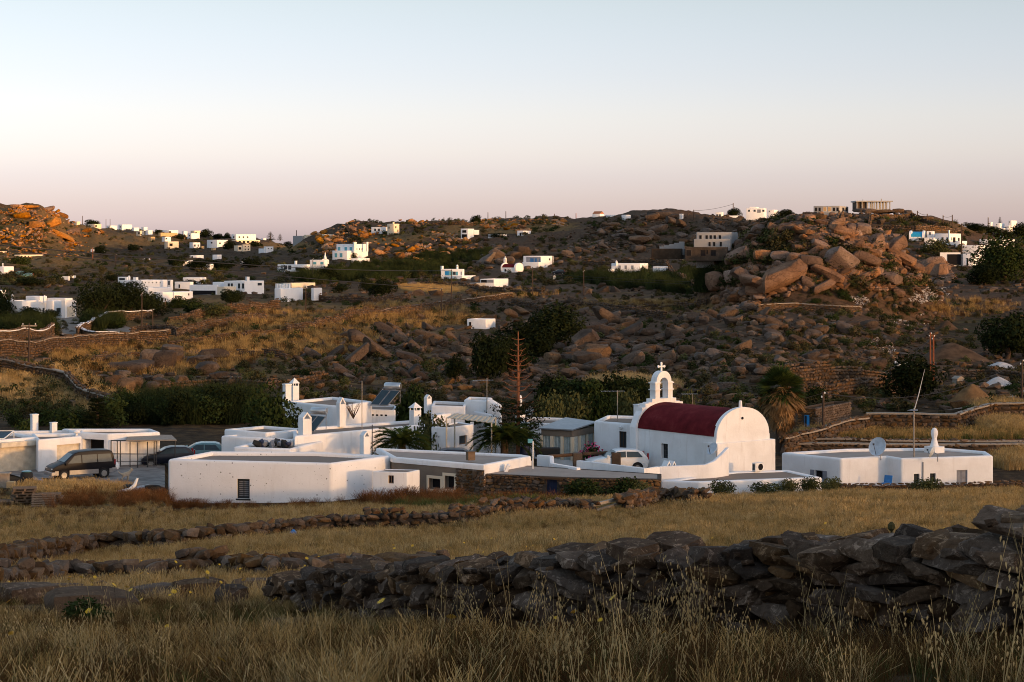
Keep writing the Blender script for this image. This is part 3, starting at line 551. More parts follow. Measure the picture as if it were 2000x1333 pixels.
# low rubble outhouse with blue door
zo = -13.55
po = [PZ(940, 925.5, zo), PZ(1113, 933, zo), PZ(1292, 938, zo-0.05), PZ(1292, 926, zo), PZ(1040, 910, zo), PZ(985, 909, zo)]
oh = house('stone_outhouse', 'long low rubble stone outhouse with a navy blue door and flat grey roof', po, -16.0, zo, cat='outbuilding', mat='rubble_mortar', roofmat='pale_screed', pw=0.25, pd=0.03, bev=0.03,
           cuts={0: [((1067, 937, 1088, 969), dict(kind='door', frame='navy_paint', fill='navy_paint', bars=(1, 0), depth=0.2))]})
s0, s1, za, zb = rect_on(po[0], po[1], (1067, 937, 1088, 969)); Fm = frame_of(po[0], po[1])
part('lintel', MB().box((s0-0.35, -0.1, zb), (s1+0.35, 0.06, zb+0.12), Fm).mesh('lintel', M['dark_wood']), oh)
def rubble_face(root, A, B, z0, z1, sz=(0.30, 0.17), skip=(), seed=1, srcs=R_FIELD, s_range=None, parts=True, proud=0.05):
    rs = random.Random(seed); Fm = frame_of(A, B); L = (Fm.inverted() @ B).x; rz = math.atan2(Fm[1][0], Fm[0][0]); a0, a1 = s_range or (0, L); z = z0; T = []; j = 0
    while z < z1-0.04:
        hh = min(sz[1]*rs.uniform(0.75, 1.3), z1-z); s = a0-rs.uniform(0, sz[0]*0.5); 
        while s < a1:
            w = sz[0]*rs.uniform(0.55, 1.5); c = s+w/2; s += w+0.012
            if any(k0-w*0.3 < c < k1+w*0.3 and q0-hh*0.3 < z+hh/2 < q1+hh*0.2 for k0, k1, q0, q1 in skip) or c > a1: continue
            loc = Fm @ Vector((c, 0.035-proud*rs.random(), z+hh/2+rs.uniform(-0.02, 0.02))); k = rs.randrange(len(srcs))
            T.append((k, loc, (rs.uniform(-0.15, 0.15), rs.uniform(-0.2, 0.2), rz+rs.choice((0, math.pi))), (w*0.48, 0.10, hh*0.50))); j += 1
        z += hh
    if parts:
        rs.shuffle(T)
        for k, loc, rot, scl in T[:300]: part_i('stone', srcs[k], root, loc, rot, scl)
        T = T[300:]
    if T: o = joined('stones', srcs, T, None, root); o.matrix_parent_inverse = Matrix.Translation(-root.location); o['kind'] = 'stuff'
def part_i(name, me, root, loc, rot, scl):
    o = bpy.data.objects.new(name, me); COL.objects.link(o); o.parent = root; o.matrix_parent_inverse = Matrix.Translation(-root.location)
    o.location = loc; o.rotation_euler = rot; o.scale = scl; return o
rubble_face(oh, po[0], po[1], -15.55, zo-0.03, (0.34, 0.19), [(s0-0.12, s1+0.12, za, zb+0.14)], 5)
rubble_face(oh, po[1], po[2], -15.4, zo-0.06, (0.38, 0.20), (), 6, parts=False)
Fm = frame_of(ps[0], ps[1]); Ls = (Fm.inverted() @ ps[1]).x; sA = (Fm.inverted() @ on_plane(893, 930, ps[0], ps[1])).x
rubble_face(sh, ps[0], ps[1], -15.5, zs_-0.36, (0.32, 0.18), (), 7, s_range=(sA, Ls))
# church ----------------------------------------------------------------
c1 = Vector((12.86, 125.0, 0)); c2 = Vector((8.1, 131.3, 0)); ul = (c2-c1).normalized(); LEN = (c2-c1).length; un = Vector((-ul.y*-1, ul.x*-1, 0))
un = Vector((ul.y, -ul.x, 0))                      # across the nave, towards the right
WID = 4.55; zE = -12.0; zB = -16.0; RISE = 1.62
CM = Matrix(((un.x, ul.x, 0, c1.x), (un.y, ul.y, 0, c1.y), (0, 0, 1, 0), (0, 0, 0, 1)))   # local x across, y along the nave, z up
chx = empty('chapel', (c1.x, c1.y, zB), 0, 'white chapel with red barrel roof, bell arch and cross', 'church')
def arc(w0, w1, z, rise, n=18):
    c = (w0+w1)/2; hw = (w1-w0)/2; return [(c-hw*math.cos(math.pi*k/n), z+rise*math.sin(math.pi*k/n)) for k in range(n+1)]
body = [(0, zB), (WID, zB), (WID, zE)] + arc(0, WID, zE, RISE-0.12)[::-1][1:-1] + [(0, zE)]
o1 = bpy.data.objects.new('tmp', MB().prism(body, 0.2, LEN, CM).mesh('t')); COL.objects.link(o1)
A, B = CM @ Vector((0, LEN, 0)), CM @ Vector((0, 0, 0)); wr = (1291.5, 867, 1304.5, 896)
s0, s1, za, zb = rect_on(A, B, wr); Fm = frame_of(A, B)
o2 = bpy.data.objects.new('tmpc', MB().box((s0, -0.5, za), (s1, 0.3, zb), Fm).mesh('t')); COL.objects.link(o2)
md = o1.modifiers.new('b', 'BOOLEAN'); md.object = o2; md.operation = 'DIFFERENCE'
me = bpy.data.meshes.new_from_object(o1.evaluated_get(bpy.context.evaluated_depsgraph_get())); bpy.data.objects.remove(o1); bpy.data.objects.remove(o2)
me.materials.clear(); me.materials.append(M[WH]); part('wall', me, chx)
near_opening(chx, A, B, wr, frame='dark_metal', fill='window_glass', bars=(2, 3), fw=0.05, depth=0.27)
ro = arc(-0.05, WID+0.05, zE-0.02, RISE); ri = arc(0.02, WID-0.02, zE-0.02, RISE-0.10)
wpart('barrel_roof', MB().prism(ro+ri[::-1], 0.24, LEN-0.35, CM), 'red_roof', chx, smooth=50)
gp = [(-0.06, zB), (WID+0.06, zB), (WID+0.06, zE-0.35)] + [(WID+0.06, zE-0.05)] + arc(-0.02, WID+0.02, zE-0.05, RISE+0.17, 26)[::-1] + [(-0.06, zE-0.35)]
wpart('front_gable', MB().prism(gp, 0.0, 0.32, CM), WH, chx, smooth=40)
wpart('plinth', MB().prism([(-0.1, zB), (WID+0.42, zB), (WID+0.42, zE-0.42), (-0.1, zE-0.42)], -0.16, 1.2, CM), WH, chx, bevel=0.05)
wpart('finial', MB().lathe([(0.12, -0.1), (0.11, 0.1), (0.10, 0.35), (0.07, 0.42)], 8, tuple(CM @ Vector((WID*0.48, 0.16, zE+RISE+0.12)))), WH, chx, smooth=40)
wpart('drain_hole', MB().lathe([(0.09, 0.0), (0.09, 0.03)], 10, M=Matrix.Translation(CM @ Vector((WID*0.48, -0.015, zE+1.05))) @ CM.to_3x3().to_4x4() @ Matrix.Rotation(rad(90), 4, 'X')), 'dark_opening', chx)
# stepped rear gable, bell arch and cross
yb0, yb1 = LEN-0.35, LEN+0.25; zr = zE+RISE; cxn = WID*0.5
def stp(z, hw): return (hw, z)
prof = [(-0.22, zB), (-0.22, zE+0.05), (-0.05, zE+0.45), (0.12, zE+0.8), (0.35, zE+1.08), (0.35, zE+1.32), (0.62, zE+1.32), (0.62, zE+1.56), (0.9, zE+1.56), (0.9, zr+0.0), (1.22, zr+0.0), (1.22, zr+0.22)]
prof = prof + [(WID-x, z) for x, z in prof[::-1]]
wpart('rear_gable', MB().prism(prof, yb0, yb1, CM), WH, chx)
zb0 = zr+0.22; aw, ah = 0.76, 1.12
bp = [(cxn-aw, zb0)]+[(cxn-aw, zb0+ah)]+[(cxn-aw*0.86*math.cos(math.pi*k/14), zb0+ah+aw*0.92*math.sin(math.pi*k/14)) for k in range(15)]+[(cxn+aw, zb0+ah), (cxn+aw, zb0)]
hw = 0.36
hp = [(cxn+hw, zb0)]+[(cxn+hw*math.cos(math.pi*k/12), zb0+ah-0.1+hw*math.sin(math.pi*k/12)) for k in range(13)]+[(cxn-hw, zb0)]
bell = wpart('bell_arch', MB().prism(bp+hp, yb0+0.02, yb1-0.02, CM), WH, chx)
for zz in (zb0+0.55, zb0+1.0):
    for sx in (-1, 1):
        xa, xb = sorted((cxn+sx*(hw-0.05), cxn+sx*(aw+0.07))); wpart('moulding', MB().box((xa, yb0-0.05, zz), (xb, yb1+0.05, zz+0.07), CM), WH, bell)
zc = zb0+ah+aw*0.92; cr = MB(); ym = (yb0+yb1)/2
cr.box((cxn-0.055, ym-0.05, zc-0.05), (cxn+0.055, ym+0.05, zc+0.50), CM); cr.box((cxn-0.26, ym-0.045, zc+0.24), (cxn-0.056, ym+0.045, zc+0.34), CM); cr.box((cxn+0.056, ym-0.045, zc+0.24), (cxn+0.26, ym+0.045, zc+0.34), CM)
for dx, dz in ((-0.26, 0.29), (0.26, 0.29), (0, 0.5)): cr.lathe([(0.02, -0.06), (0.09, -0.03), (0.09, 0.03), (0.02, 0.06)], 8, M=CM @ Matrix.Translation((cxn+dx, ym, zc+dz)) @ Matrix.Rotation(rad(90), 4, 'X'))
wpart('cross', cr, WH, chx)
# room joined to the chapel's far end
zA = -11.9
pq = [PZ(1160, 822, zA), PZ(1173, 823.5, zA), PZ(1247, 829, zA), PZ(1262, 813, zA), PZ(1185, 811, zA)]
sr = house('chapel_house', 'white room behind the chapel with a dark green door and wall lamp', pq, -16.0, zA, bev=0.16,
           cuts={1: [((1209, 843, 1223.5, 875), dict(kind='door', frame='dark_wood', fill='black_shutter', bars=(1, 0), depth=0.15))]})
chimney(sr, 1239, 1256, 790, 815, 135.5, 'box')
Fm = frame_of(pq[1], pq[2]); q = on_plane(1212, 836, pq[1], pq[2]); part('wall_lamp', MB().lathe([(0.05, 0), (0.11, 0.05), (0.12, 0.16), (0.04, 0.24)], 8, (q.x, q.y-0.1, q.z-0.1)).mesh('wall_lamp', M['white_metal'], smooth=40), sr)
# court walls in front of the chapel
def wall_run(name, label, pix, z1, z0, th=0.3, mat=WH, zs=None, cat='wall', bev=0.06, smooth=35):
    pts = [PZ(px, py, z1 if zs is None else zs[i]) for i, (px, py) in enumerate(pix)]; m = MB(); L = []; n = len(pts)
    for i in range(n):
        d = (pts[min(i+1, n-1)]-pts[max(i-1, 0)]); nn = Vector((-d.y, d.x, 0)).normalized()*th; L += [pts[i], pts[i]+nn]
    vv = []; 
    for i in range(n):
        a, b = L[2*i], L[2*i+1]; zz = a.z; vv += [(a.x, a.y, z0), (a.x, a.y, zz), (b.x, b.y, zz), (b.x, b.y, z0)]
    ff = [(4*i+j, 4*i+4+j, 4*i+4+(j+1) % 4, 4*i+(j+1) % 4) for i in range(n-1) for j in range(4)]+[(0, 1, 2, 3), (4*n-4, 4*n-1, 4*n-2, 4*n-3)]
    m.add(vv, ff); c = sum(pts, Vector())/n; o = mobj(name, m.mesh(name, M[mat], bevel=bev, smooth=smooth)); tag(o, label, cat); return o, pts
wall_run('court_wall', 'low stepped white wall with a square end post on the outhouse roof', [(1048, 889), (1073, 891), (1074, 905), (1126, 914)], -13.1, -15.6, zs=[-13.1, -13.1, -13.42, -13.42])
wall_run('court_wall', 'straight bluish white court wall left of the chapel', [(1126, 900), (1258, 915.5), (1289, 912)], -13.3, -15.6)
wall_run('court_wall', 'sunlit white court wall curving up against the chapel corner', [(1289, 911.5), (1330, 910), (1378, 908), (1396, 901), (1410, 889), (1424, 874)], -13.35, -15.6, zs=[-13.35, -13.33, -13.3, -13.12, -12.8, -12.4], th=0.25)
zD = -14.05
pd_ = [PZ(1292, 939, zD), PZ(1365, 941.5, zD), PZ(1606, 932.5, zD), PZ(1540, 918, zD), PZ(1432, 921, zD)]
dd = house('cistern', 'low white cistern block with a flat brown top in front of the chapel', pd_, -16.2, zD, cat='cistern', bev=0.1, pw=0.4, pd=0.1)
for k, px in enumerate((1300, 1310)):        # two little tent-shaped vents on the court wall
    c = P(px+2, 911, 121.4); mv = MB(); T = Matrix.Translation(c) @ Matrix.Rotation(rad(28), 4, 'Z')
    mv.prism([(-0.22, -0.06), (-0.15, -0.06), (0, 0.22), (0.15, -0.06), (0.22, -0.06), (0, 0.34)], -0.3, 0.3, T)
    v = mobj('vent_hood', mv.mesh('vent_hood', M[WH])); tag(v, ('left' if k == 0 else 'right')+' one of two small white tent-shaped vent hoods on the court wall', 'vent')
# house on the right ------------------------------------------------------
zK = -13.9
pk = [PZ(1525, 884, zK), PZ(1643, 895.5, zK), PZ(1732, 891, zK), PZ(1760, 895.5, zK), PZ(1940, 890, zK), PZ(1927, 881.5, zK), PZ(1840, 874.5, zK), PZ(1650, 876.5, zK)]
kh = house('farmhouse', 'white flat-roofed house on the right with satellite dishes and grey shuttered window', pk, -16.6, zK, bev=0.2, pw=0.32, pd=0.2, roofmat='pale_screed',
           cuts={0: [((1591, 919, 1607, 936), dict(frame='grey_shutter', fill='dark_opening', bars=(0, 0)))],
                 3: [((1785, 926, 1796, 943.5), dict(frame='black_shutter', fill='window_glass', bars=(0, 2), fw=0.05)), ((1816.5, 925, 1827.5, 942), dict(frame='black_shutter', fill='window_glass', bars=(0, 2), fw=0.05)), ((1868.5, 918.5, 1889.5, 947), dict(frame='grey_shutter', fill='grey_shutter', bars=(1, 1), depth=0.12))]})
chimney(kh, 1812, 1838, 836, 880, 135.5, 'bottle')
Fm = frame_of(pk[0], pk[1]); s0, s1, za, zb = rect_on(pk[0], pk[1], (1591, 919, 1607, 936))
for sa, sb in ((s0-0.34, s0-0.02), (s1+0.02, s1+0.36)): part('shutter', MB().box((sa, -0.05, za-0.25), (sb, -0.01, zb), Fm).mesh('shutter', M['grey_shutter']), kh)
q = on_plane(1802.5, 925, pk[3], pk[4]); part('drain_pipe', MB().tube([(q.x, q.y-0.06, q.z-0.9), (q.x, q.y-0.06, q.z+0.75)], 0.04).mesh('drain_pipe', M['metal_grey']), kh)
# left yard buildings -----------------------------------------------------
zL = -12.77; YB = -15.9
pl = [PZ(-120, 868, zL), PZ(0, 860, zL), PZ(74, 853.5, zL), PZ(30, 845, zL), PZ(-120, 852, zL)]
g1 = house('garage', 'white garage with a ribbed cream roller shutter at the left edge', [pl[0], pl[2], pl[3], pl[4]], YB, zL, cat='garage', bev=0.14, pw=0.25)
A, B = pl[0], pl[2]; s0, s1, za, zb = rect_on(A, B, (1, 872, 70, 938)); Fm = frame_of(A, B); nsl = 30
shd = part('roller_shutter', MB().box((s0-0.06, -0.03, za), (s1+0.06, 0.02, zb), Fm).mesh('roller_shutter', M['cream_shutter']), g1)
for k in range(nsl): z = za+(zb-za)*k/nsl; part('slat', MB().box((s0, -0.055, z+0.012), (s1, -0.031, z+(zb-za)/nsl-0.012), Fm).mesh('slat', M['cream_shutter'], bevel=0.008, seg=1), shd)
part('shutter_box', MB().box((s0-0.12, -0.32, zb), (s1+0.12, -0.003, zb+0.34), Fm).mesh('shutter_box', M['cream_shutter'], bevel=0.04), g1)
pl2 = [PZ(74, 858.5, zL), PZ(160, 851.5, zL), PZ(150, 846, zL), PZ(62, 846.5, zL)]
g2 = house('garage', 'white garage wall with a recessed cream door behind the black van', pl2, YB, zL-0.02, cat='garage', bev=0.12, pw=0.22,
           cuts={0: [((111, 868, 157, 925), dict(kind='door', frame='cream_shutter', fill='cream_shutter', bars=(0, 0), depth=0.25))]})
pl3 = [PZ(150, 844.2, zL), PZ(211, 848, zL), PZ(313, 844.5, zL), PZ(296, 838, zL), PZ(120, 838, zL)]
g3 = house('carport_house', 'white flat-roofed house with a dark open carport and rounded corner', pl3, YB, zL+0.02, bev=0.24, pw=0.25,
           cuts={0: [((161, 858.5, 203, 925), dict(kind='door', frame='dark_wood', fill='dark_opening', bars=(0, 0), depth=0.9))]})  # no door here: dark panel stands in for shade inside the carport
pl4 = [PZ(-60, 848, zL-0.1), PZ(160, 846.2, zL-0.1), PZ(165, 840.5, zL-0.1), PZ(-60, 842, zL-0.1)]
g4 = house('farmhouse', 'white flat roof with two plain chimneys behind the roller-shutter garage', pl4, YB, zL-0.1, bev=0.14, pw=0.2)
chimney(g4, 60, 74, 809, 843, 139.5, 'box'); chimney(g4, 98, 111, 825, 845, 138.5, 'box')
# centre cluster ----------------------------------------------------------
def roofblock(name, label, pix, z, cat='house', base=-16.2, **k): return house(name, label, [PZ(x, y, z) for x, y in pix], base, z, cat, **k)
hE = roofblock('farmhouse', 'long white house with rounded right corner and a pyramid-capped chimney', [(575, 852), (833, 829), (815, 820), (570, 837)], -12.6, bev=0.26, pw=0.3)
chimney(hE, 801, 821, 786, 827, 141.2, 'pyramid'); chimney(hE, 658, 674, 776, 824, 139.5, 'pent')
hG = roofblock('farmhouse', 'white house with bluish left wall below the steel water tank', [(437, 838.5), (520, 845), (600, 838), (515, 831.5)], -12.55, bev=0.14, pw=0.25)
hG2 = roofblock('farmhouse', 'white flat-roofed block with a tall gabled chimney by the solar panel', [(431, 851.5), (572, 858), (612, 847.5), (510, 843.5)], -12.85, bev=0.14, pw=0.25)
chimney(hG2, 584, 607, 805, 851, 133.0, 'pent')
hF = roofblock('farmhouse', 'low white house with junk heaped on its flat brown roof', [(455, 873), (568, 877), (656, 855.5), (545, 851)], -13.1, bev=0.14, pw=0.3)
hH = roofblock('farmhouse', 'white house farther back with a square stack and an ornate chimney', [(556, 784), (662, 793.5), (728, 784), (650, 775)], -11.3, bev=0.16, pw=0.3)
chimney(hH, 553, 568, 750, 788, 145.5, 'box'); chimney(hH, 567, 583, 738, 780, 147.0, 'pyramid')
hH2 = roofblock('farmhouse', 'white wall with a row of small dark holes under the far solar panel', [(638, 797), (772, 801.5), (778, 790), (655, 787)], -11.9, bev=0.1, pw=0.25)
A, B = PZ(638, 797, -11.9), PZ(772, 801.5, -11.9)
for k in range(14):
    px = 642+k*8.6; q = on_plane(px, 808.5+k*0.25, A, B); Fm = frame_of(A, B); s = (Fm.inverted() @ q).x; part('wall_hole', MB().box((s-0.09, -0.012, q.z-0.06), (s+0.09, 0.01, q.z+0.06), Fm).mesh('wall_hole', M['dark_opening']), hH2)
hI1 = roofblock('farmhouse', 'low white roof behind the fig tree in the hamlet centre', [(842, 792), (908, 794), (912, 786), (846, 783)], -11.4, bev=0.12, pw=0.2); chimney(hI1, 829, 842, 771, 798, 143.5, 'pent')
hI2 = roofblock('farmhouse', 'tall white block with a sloping right shoulder beside an aerial', [(906, 781), (950, 783), (962, 777), (915, 775)], -11.1, bev=0.16, pw=0.2)
for q0, q1 in (((951, 781), (977, 797)),):
    A, B = P(q0[0], q0[1], 141.5), P(q1[0], q1[1], 142.5); mm = MB(); mm.add([A, B, B+Vector((0.1, 2.5, 0)), A+Vector((0.1, 2.5, 0)), (A.x, A.y, -16), (B.x, B.y, -16), (B.x+.1, B.y+2.5, -16), (A.x+.1, A.y+2.5, -16)], [(0, 1, 2, 3), (4, 5, 1, 0), (5, 6, 2, 1), (6, 7, 3, 2), (7, 4, 0, 3)]); part('ramp_wall', mm.mesh('ramp_wall', M[WH], bevel=0.08), hI2)
hI3 = roofblock('farmhouse', 'white room with a straw-covered terrace in the hamlet centre', [(846, 812), (915, 802), (975, 812), (900, 796)], -11.9, bev=0.16, pw=0.2)
hI4 = roofblock('garden_room', 'small sunlit white room with a square wooden window under the straw awning', [(842, 834), (874, 835.5), (925, 829), (895, 824)], -12.4, bev=0.1, pw=0.14, pd=0.1,
      cuts={1: [((897, 851, 912.5, 868.5), dict(frame='old_wood', fill='window_glass', bars=(0, 0)))]})
for px in (876, 922): 
    c = P(px, 836, 139.0 if px < 900 else 141.0); part('post', MB().box((c.x-0.13, c.y-0.13, c.z-0.4), (c.x+0.13, c.y+0.13, c.z+0.42)).mesh('post', M[WH]), hI4)
aw_ = MB(); A0, A1, A2, A3 = PZ(872, 816, -11.55), PZ(960, 826, -11.75), PZ(968, 816, -11.55), PZ(888, 808, -11.35)
for k in range(18):
    t = k/18; a = A0.lerp(A1, t); b = A3.lerp(A2, t); a2 = A0.lerp(A1, t+0.05); b2 = A3.lerp(A2, t+0.05); dz = Vector((0, 0, 0.03*(k % 2)))
    aw_.add([a+dz, a2+dz, b2+dz, b+dz, a+dz-Vector((0, 0, .05)), a2+dz-Vector((0, 0, .05)), b2+dz-Vector((0, 0, .05)), b+dz-Vector((0, 0, .05))], [(0, 1, 2, 3), (7, 6, 5, 4), (0, 4, 5, 1), (2, 6, 7, 3), (1, 5, 6, 2), (0, 3, 7, 4)])
for q in (A0, A1, A2, A3): aw_.tube([(q.x, q.y, -15.8), (q.x, q.y, q.z)], 0.05)
tag(mobj('straw_awning', aw_.mesh('straw_awning', M['thatch'])), 'pale straw awning on thin posts above the small white room', 'awning')
hJ = roofblock('farmhouse', 'low white roof with an ornate ringed chimney right of the big dead pine', [(1015, 825), (1105, 829), (1112, 817), (1030, 814)], -12.78, bev=0.14, pw=0.2); chimney(hJ, 1010, 1023, 772, 818, 147.5, 'bottle')
# glazed porch
zp = -12.55
pp_ = [PZ(1057, 839, zp), PZ(1118, 842, zp), PZ(1162, 834, zp), PZ(1105, 826, zp)]
pr = empty('glazed_porch', (pp_[1].x, pp_[1].y, -15.9), 0, 'glazed porch with beige frames and pale curtains beside the pink oleander', 'porch')
me, inn = block_mesh(pp_, -15.9, -14.55, 0, 0, 0.02, WH); part('plinth', me, pr)
me, inn = block_mesh(pp_, zp-0.42, zp, 0, 0, 0.02, 'beige_render'); part('lintel', me, pr)
cc = sum(pp_, Vector())/4; rf = MB(); ov = [q+(q-cc)*0.08 for q in pp_]
rf.add([(q.x, q.y, zp+0.03+0.25*(i > 1)) for i, q in enumerate(ov)]+[(q.x, q.y, zp+0.11+0.25*(i > 1)) for i, q in enumerate(ov)], [(3, 2, 1, 0), (4, 5, 6, 7), (0, 1, 5, 4), (1, 2, 6, 5), (2, 3, 7, 6), (3, 0, 4, 7)]); part('roof', rf.mesh('roof', M['metal_grey']), pr)
for i, n in ((0, 3), (1, 3)):
    A, B = pp_[i], pp_[i+1]; Fm = frame_of(A, B); L = (Fm.inverted() @ B).x
    for k in range(n+1): s = L*k/n; part('mullion', MB().box((s-0.1, -0.02, -14.55), (s+0.1, 0.1, zp-0.42), Fm).mesh('mullion', M['cream_plaster']), pr)
    for k in range(n):
        a = L*k/n+0.1; b = L*(k+1)/n-0.1; cm = MB(); st = 14; Vt = []
        for j in range(st+1): s = a+(b-a)*j/st; y = 0.10+0.045*math.sin(j*2.4); Vt += [Fm @ Vector((s, y, -14.55)), Fm @ Vector((s, y, zp-0.42))]
        cm.add(Vt, [(2*j, 2*j+2, 2*j+3, 2*j+1) for j in range(st)]); part('curtain', cm.mesh('curtain', M['curtain'], smooth=60), pr)
# ------------------------------------------------------------------ houses on the hillsides
DK = 'dark_opening'
def row(y0, y1, xs, w, mat='window_glass'): return [(x, y0, x+w, y1, mat) for x in xs]
H = far_house
# -- left middle distance
r, p, z, Yc = H('long low white house with arched door and shuttered window at the far left', 9, 43, 92, 588, 622, row(606, 614, (18,), 2)+[(83, 602, 86.5, 615, 'black_shutter', 'door')], 24)
far_box(r, 90, 103, 122, 587.5, 622, Yc-1.5, al=24, wins=[(110, 602, 118, 611, 'black_shutter')]); far_box(r, 120, 127, 149, 587, 621, Yc-3, al=24, wins=[(131, 599, 146, 619, 'cream_shutter', 'door')])
far_box(r, 50, 78, 92, 579, 588, Yc+5, al=24); far_box(r, 92, 128, 142, 583, 588, Yc+5, al=24); chimney(r, 20, 28, 575, 589, Yc+2, 'bottle', 'far_white'); chimney(r, 84, 90, 577, 588, Yc+3, 'pyramid', 'far_white')
H('corner of a white house cut by the left edge above the long low house', -20, 2, 13, 567, 584, (), 30)
r, p, z, Yc = H('big white two-level house with a plain right wall among dark trees, left', 239, 277, 327, 548, 572, [(246, 553, 250, 560)]+row(551, 553.5, (283, 290, 297, 305, 312), 1.3, DK), 28)
far_box(r, 230, 248, 255, 541.5, 549, Yc+8, al=28, wins=[(233, 543.5, 244, 547.5)]); far_box(r, 260, 266, 270, 542, 549, Yc+8, al=28); chimney(r, 250, 254, 538, 549, Yc+6, 'pyramid', 'far_white'); far_box(r, 327, 333, 338, 547, 566, Yc+4, al=28, wins=[(328.5, 549, 332, 557)])
H('white stepped terrace block in front of the big white left house', 252, 290, 336, 563, 580, [(262, 567, 270, 570, DK)], 28)
r, p, z, Yc = H('white cube house with bluish left face above the stone-lined lane', 300, 318, 338, 571, 592, (), 30); far_box(r, 322, 340, 377, 570.5, 584, Yc+6, al=30, wins=[(367, 573.5, 369.5, 577.5)])
H('white square house with one narrow window behind the pergola', 341, 372, 378, 551, 566, [(349, 556, 352, 563)], 20)
H('flat white roof on the slope above the pergola, left of centre', 357, 392, 403, 542.5, 551, (), 22)
r, p, z, Yc = H('broad white awning-roofed terrace with a dark open front, left', 370, 424, 430, 557, 577, [(373, 568, 421, 576, DK)], 14)  # the wide dark panel imitates shade under the terrace roof, not a window
H('small cream wing between the terrace and the two-storey house', 424, 439, 461, 560.5, 580, (), 30, mat='cream_plaster')
r, p, z, Yc = H('white two-storey house with a row of dark narrow windows, left of centre', 437, 478, 516, 549.5, 578, row(554, 560, (445, 451), 4, 'black_shutter')+row(554, 564, (465, 473), 4, 'black_shutter')+[(503, 553, 511, 558)], 26)
far_box(r, 415, 430, 441, 551.5, 572, Yc+4, al=26); chimney(r, 480, 487, 541, 551, Yc+6, 'box', 'far_white')
r, p, z, Yc = H('sunlit white shed with a slab roof beside a rough stone wall, centre left', 536, 548.5, 592, 564, 590, (), 30, name='shed', cat='shed'); far_box(r, 538, 552, 567, 557, 574, Yc+6, al=30)
for k, x in enumerate((540, 546, 553, 558, 563)): far_box(r, x, x+1.5, x+3, 554.5, 559, Yc+6.2, al=30, name='merlon')
far_box(r, 608, 613, 629, 563, 582, Yc+3, al=30)
H('long cream wall-like block behind the slab-roofed shed', 552, 570, 616, 553.5, 568, (), 32, mat='cream_plaster', name='cream_building', cat='building')
# -- centre slope
r, p, z, Yc = H('two-storey white house with turquoise shutters on the dark rocky slope', 657, 692, 719, 477, 505, row(483, 491, (660, 673, 683), 5, 'turquoise_paint')+row(485, 489, (696, 701, 706), 1.6), 30)
far_box(r, 649, 678, 690, 490, 505, Yc-3, al=30, wins=row(495, 503, (654, 664), 5, 'turquoise_paint')); chimney(r, 690, 696, 473.5, 492, Yc-1, 'box', 'far_white'); chimney(r, 715, 719, 473, 490, Yc+3, 'box', 'far_white')
H('long white garden wall house right of the turquoise-shuttered house', 686, 700, 722, 505, 514, (), 20, cat='wall', name='white_building')
r, p, z, Yc = H('low white bungalow with dark verandas above the reed bed', 542, 600, 606, 517, 531, row(519, 527, (555, 563), 6)+[(577, 523, 596, 529, DK)], 16); chimney(r, 575, 580, 510, 519, Yc+3, 'box', 'far_white')
r, p, z, Yc = H('white house with two turquoise shutters beside a pointed arch', 605, 634, 640, 508, 531, row(512, 517, (612, 626), 6, 'turquoise_paint'), 20)
c = P(635, 510, Yc+2); ap = MB(); w = 15/F*Yc/2; T = Matrix.Translation((c.x, c.y, c.z)); n = 10
op = [(-w, -1)]+[(-w*math.cos(math.pi*k/n), 0.6*w*math.sin(math.pi*k/n)) for k in range(n+1)]+[(w, -1)]; ip = [(w*0.55, -1)]+[(w*0.55*math.cos(math.pi*k/n), 0.35*w*math.sin(math.pi*k/n)) for k in range(n+1)]+[(-w*0.55, -1)]
ap.prism(op+ip, -0.3, 0.3, T); ap.lathe([(0.5, 0), (0.35, 0.9), (0.16, 1.3), (0.2, 1.6), (0.02, 2.3)], 8, (c.x, c.y, c.z+0.6*w-0.1)); part('bell_arch', ap.mesh('bell_arch', M['far_white'], smooth=40), r)
r, p, z, Yc = H('white house with bright blue and turquoise shutters in mid slope', 861, 904, 907, 526, 547, [(869, 530, 877, 538.5, 'bright_blue'), (877.5, 530, 884, 538.5, 'turquoise_paint'), (884.5, 531, 890, 537.5), (890.5, 531, 894.5, 538, 'turquoise_paint'), (900, 531, 902, 538, 'grey_shutter')], 12); chimney(r, 891, 895, 517, 528, Yc+3, 'pyramid', 'far_white'); chimney(r, 861, 866, 520, 528, Yc+3, 'box', 'far_white')
far_box(r, 884, 903, 929, 539, 550, Yc-3, al=30)
r, p, z, Yc = H('long low white shed with dark shuttered openings beside a rough whitewashed wall', 938, 965, 993, 545.5, 562, [(939.5, 547, 951, 552.5, DK), (951.5, 547, 964, 552.5, 'grey_shutter')], 24, name='shed', cat='shed'); far_box(r, 917, 930, 948, 553, 565, Yc-3, al=28, mat='bare_concrete')
r, p, z, Yc = H('white house with a deep shaded veranda and round blue plate, centre', 1022, 1056, 1081, 500.5, 522, [(1028, 502.5, 1056, 512.5, 'grey_shutter'), (1072, 505, 1074.5, 509)], 26)  # the wide grey panel stands in for the veranda's shade, not a shutter
A, B = p[0], p[1]; Fm = frame_of(A, B)
for w in ((1036, 505, 1042.5, 513), (1045, 505, 1048.5, 513), (1054, 506, 1056, 512)): s0, s1, za, zb = rect_on(A, B, w); part('window', MB().box((s0, -0.10, za), (s1, -0.055, zb), Fm).mesh('window', M['blue_paint']), r)
far_box(r, 1020, 1052, 1064, 512.5, 525, Yc-2.5, al=26)
r, p, z, Yc = H('whitewashed rough stone hut with one dark door on the rocky slope', 912, 949, 968, 624, 645.5, [(916.5, 629.5, 920.5, 643, DK, 'door')], 24, name='hut', cat='hut', mat='white_plaster', pw=0.2); 
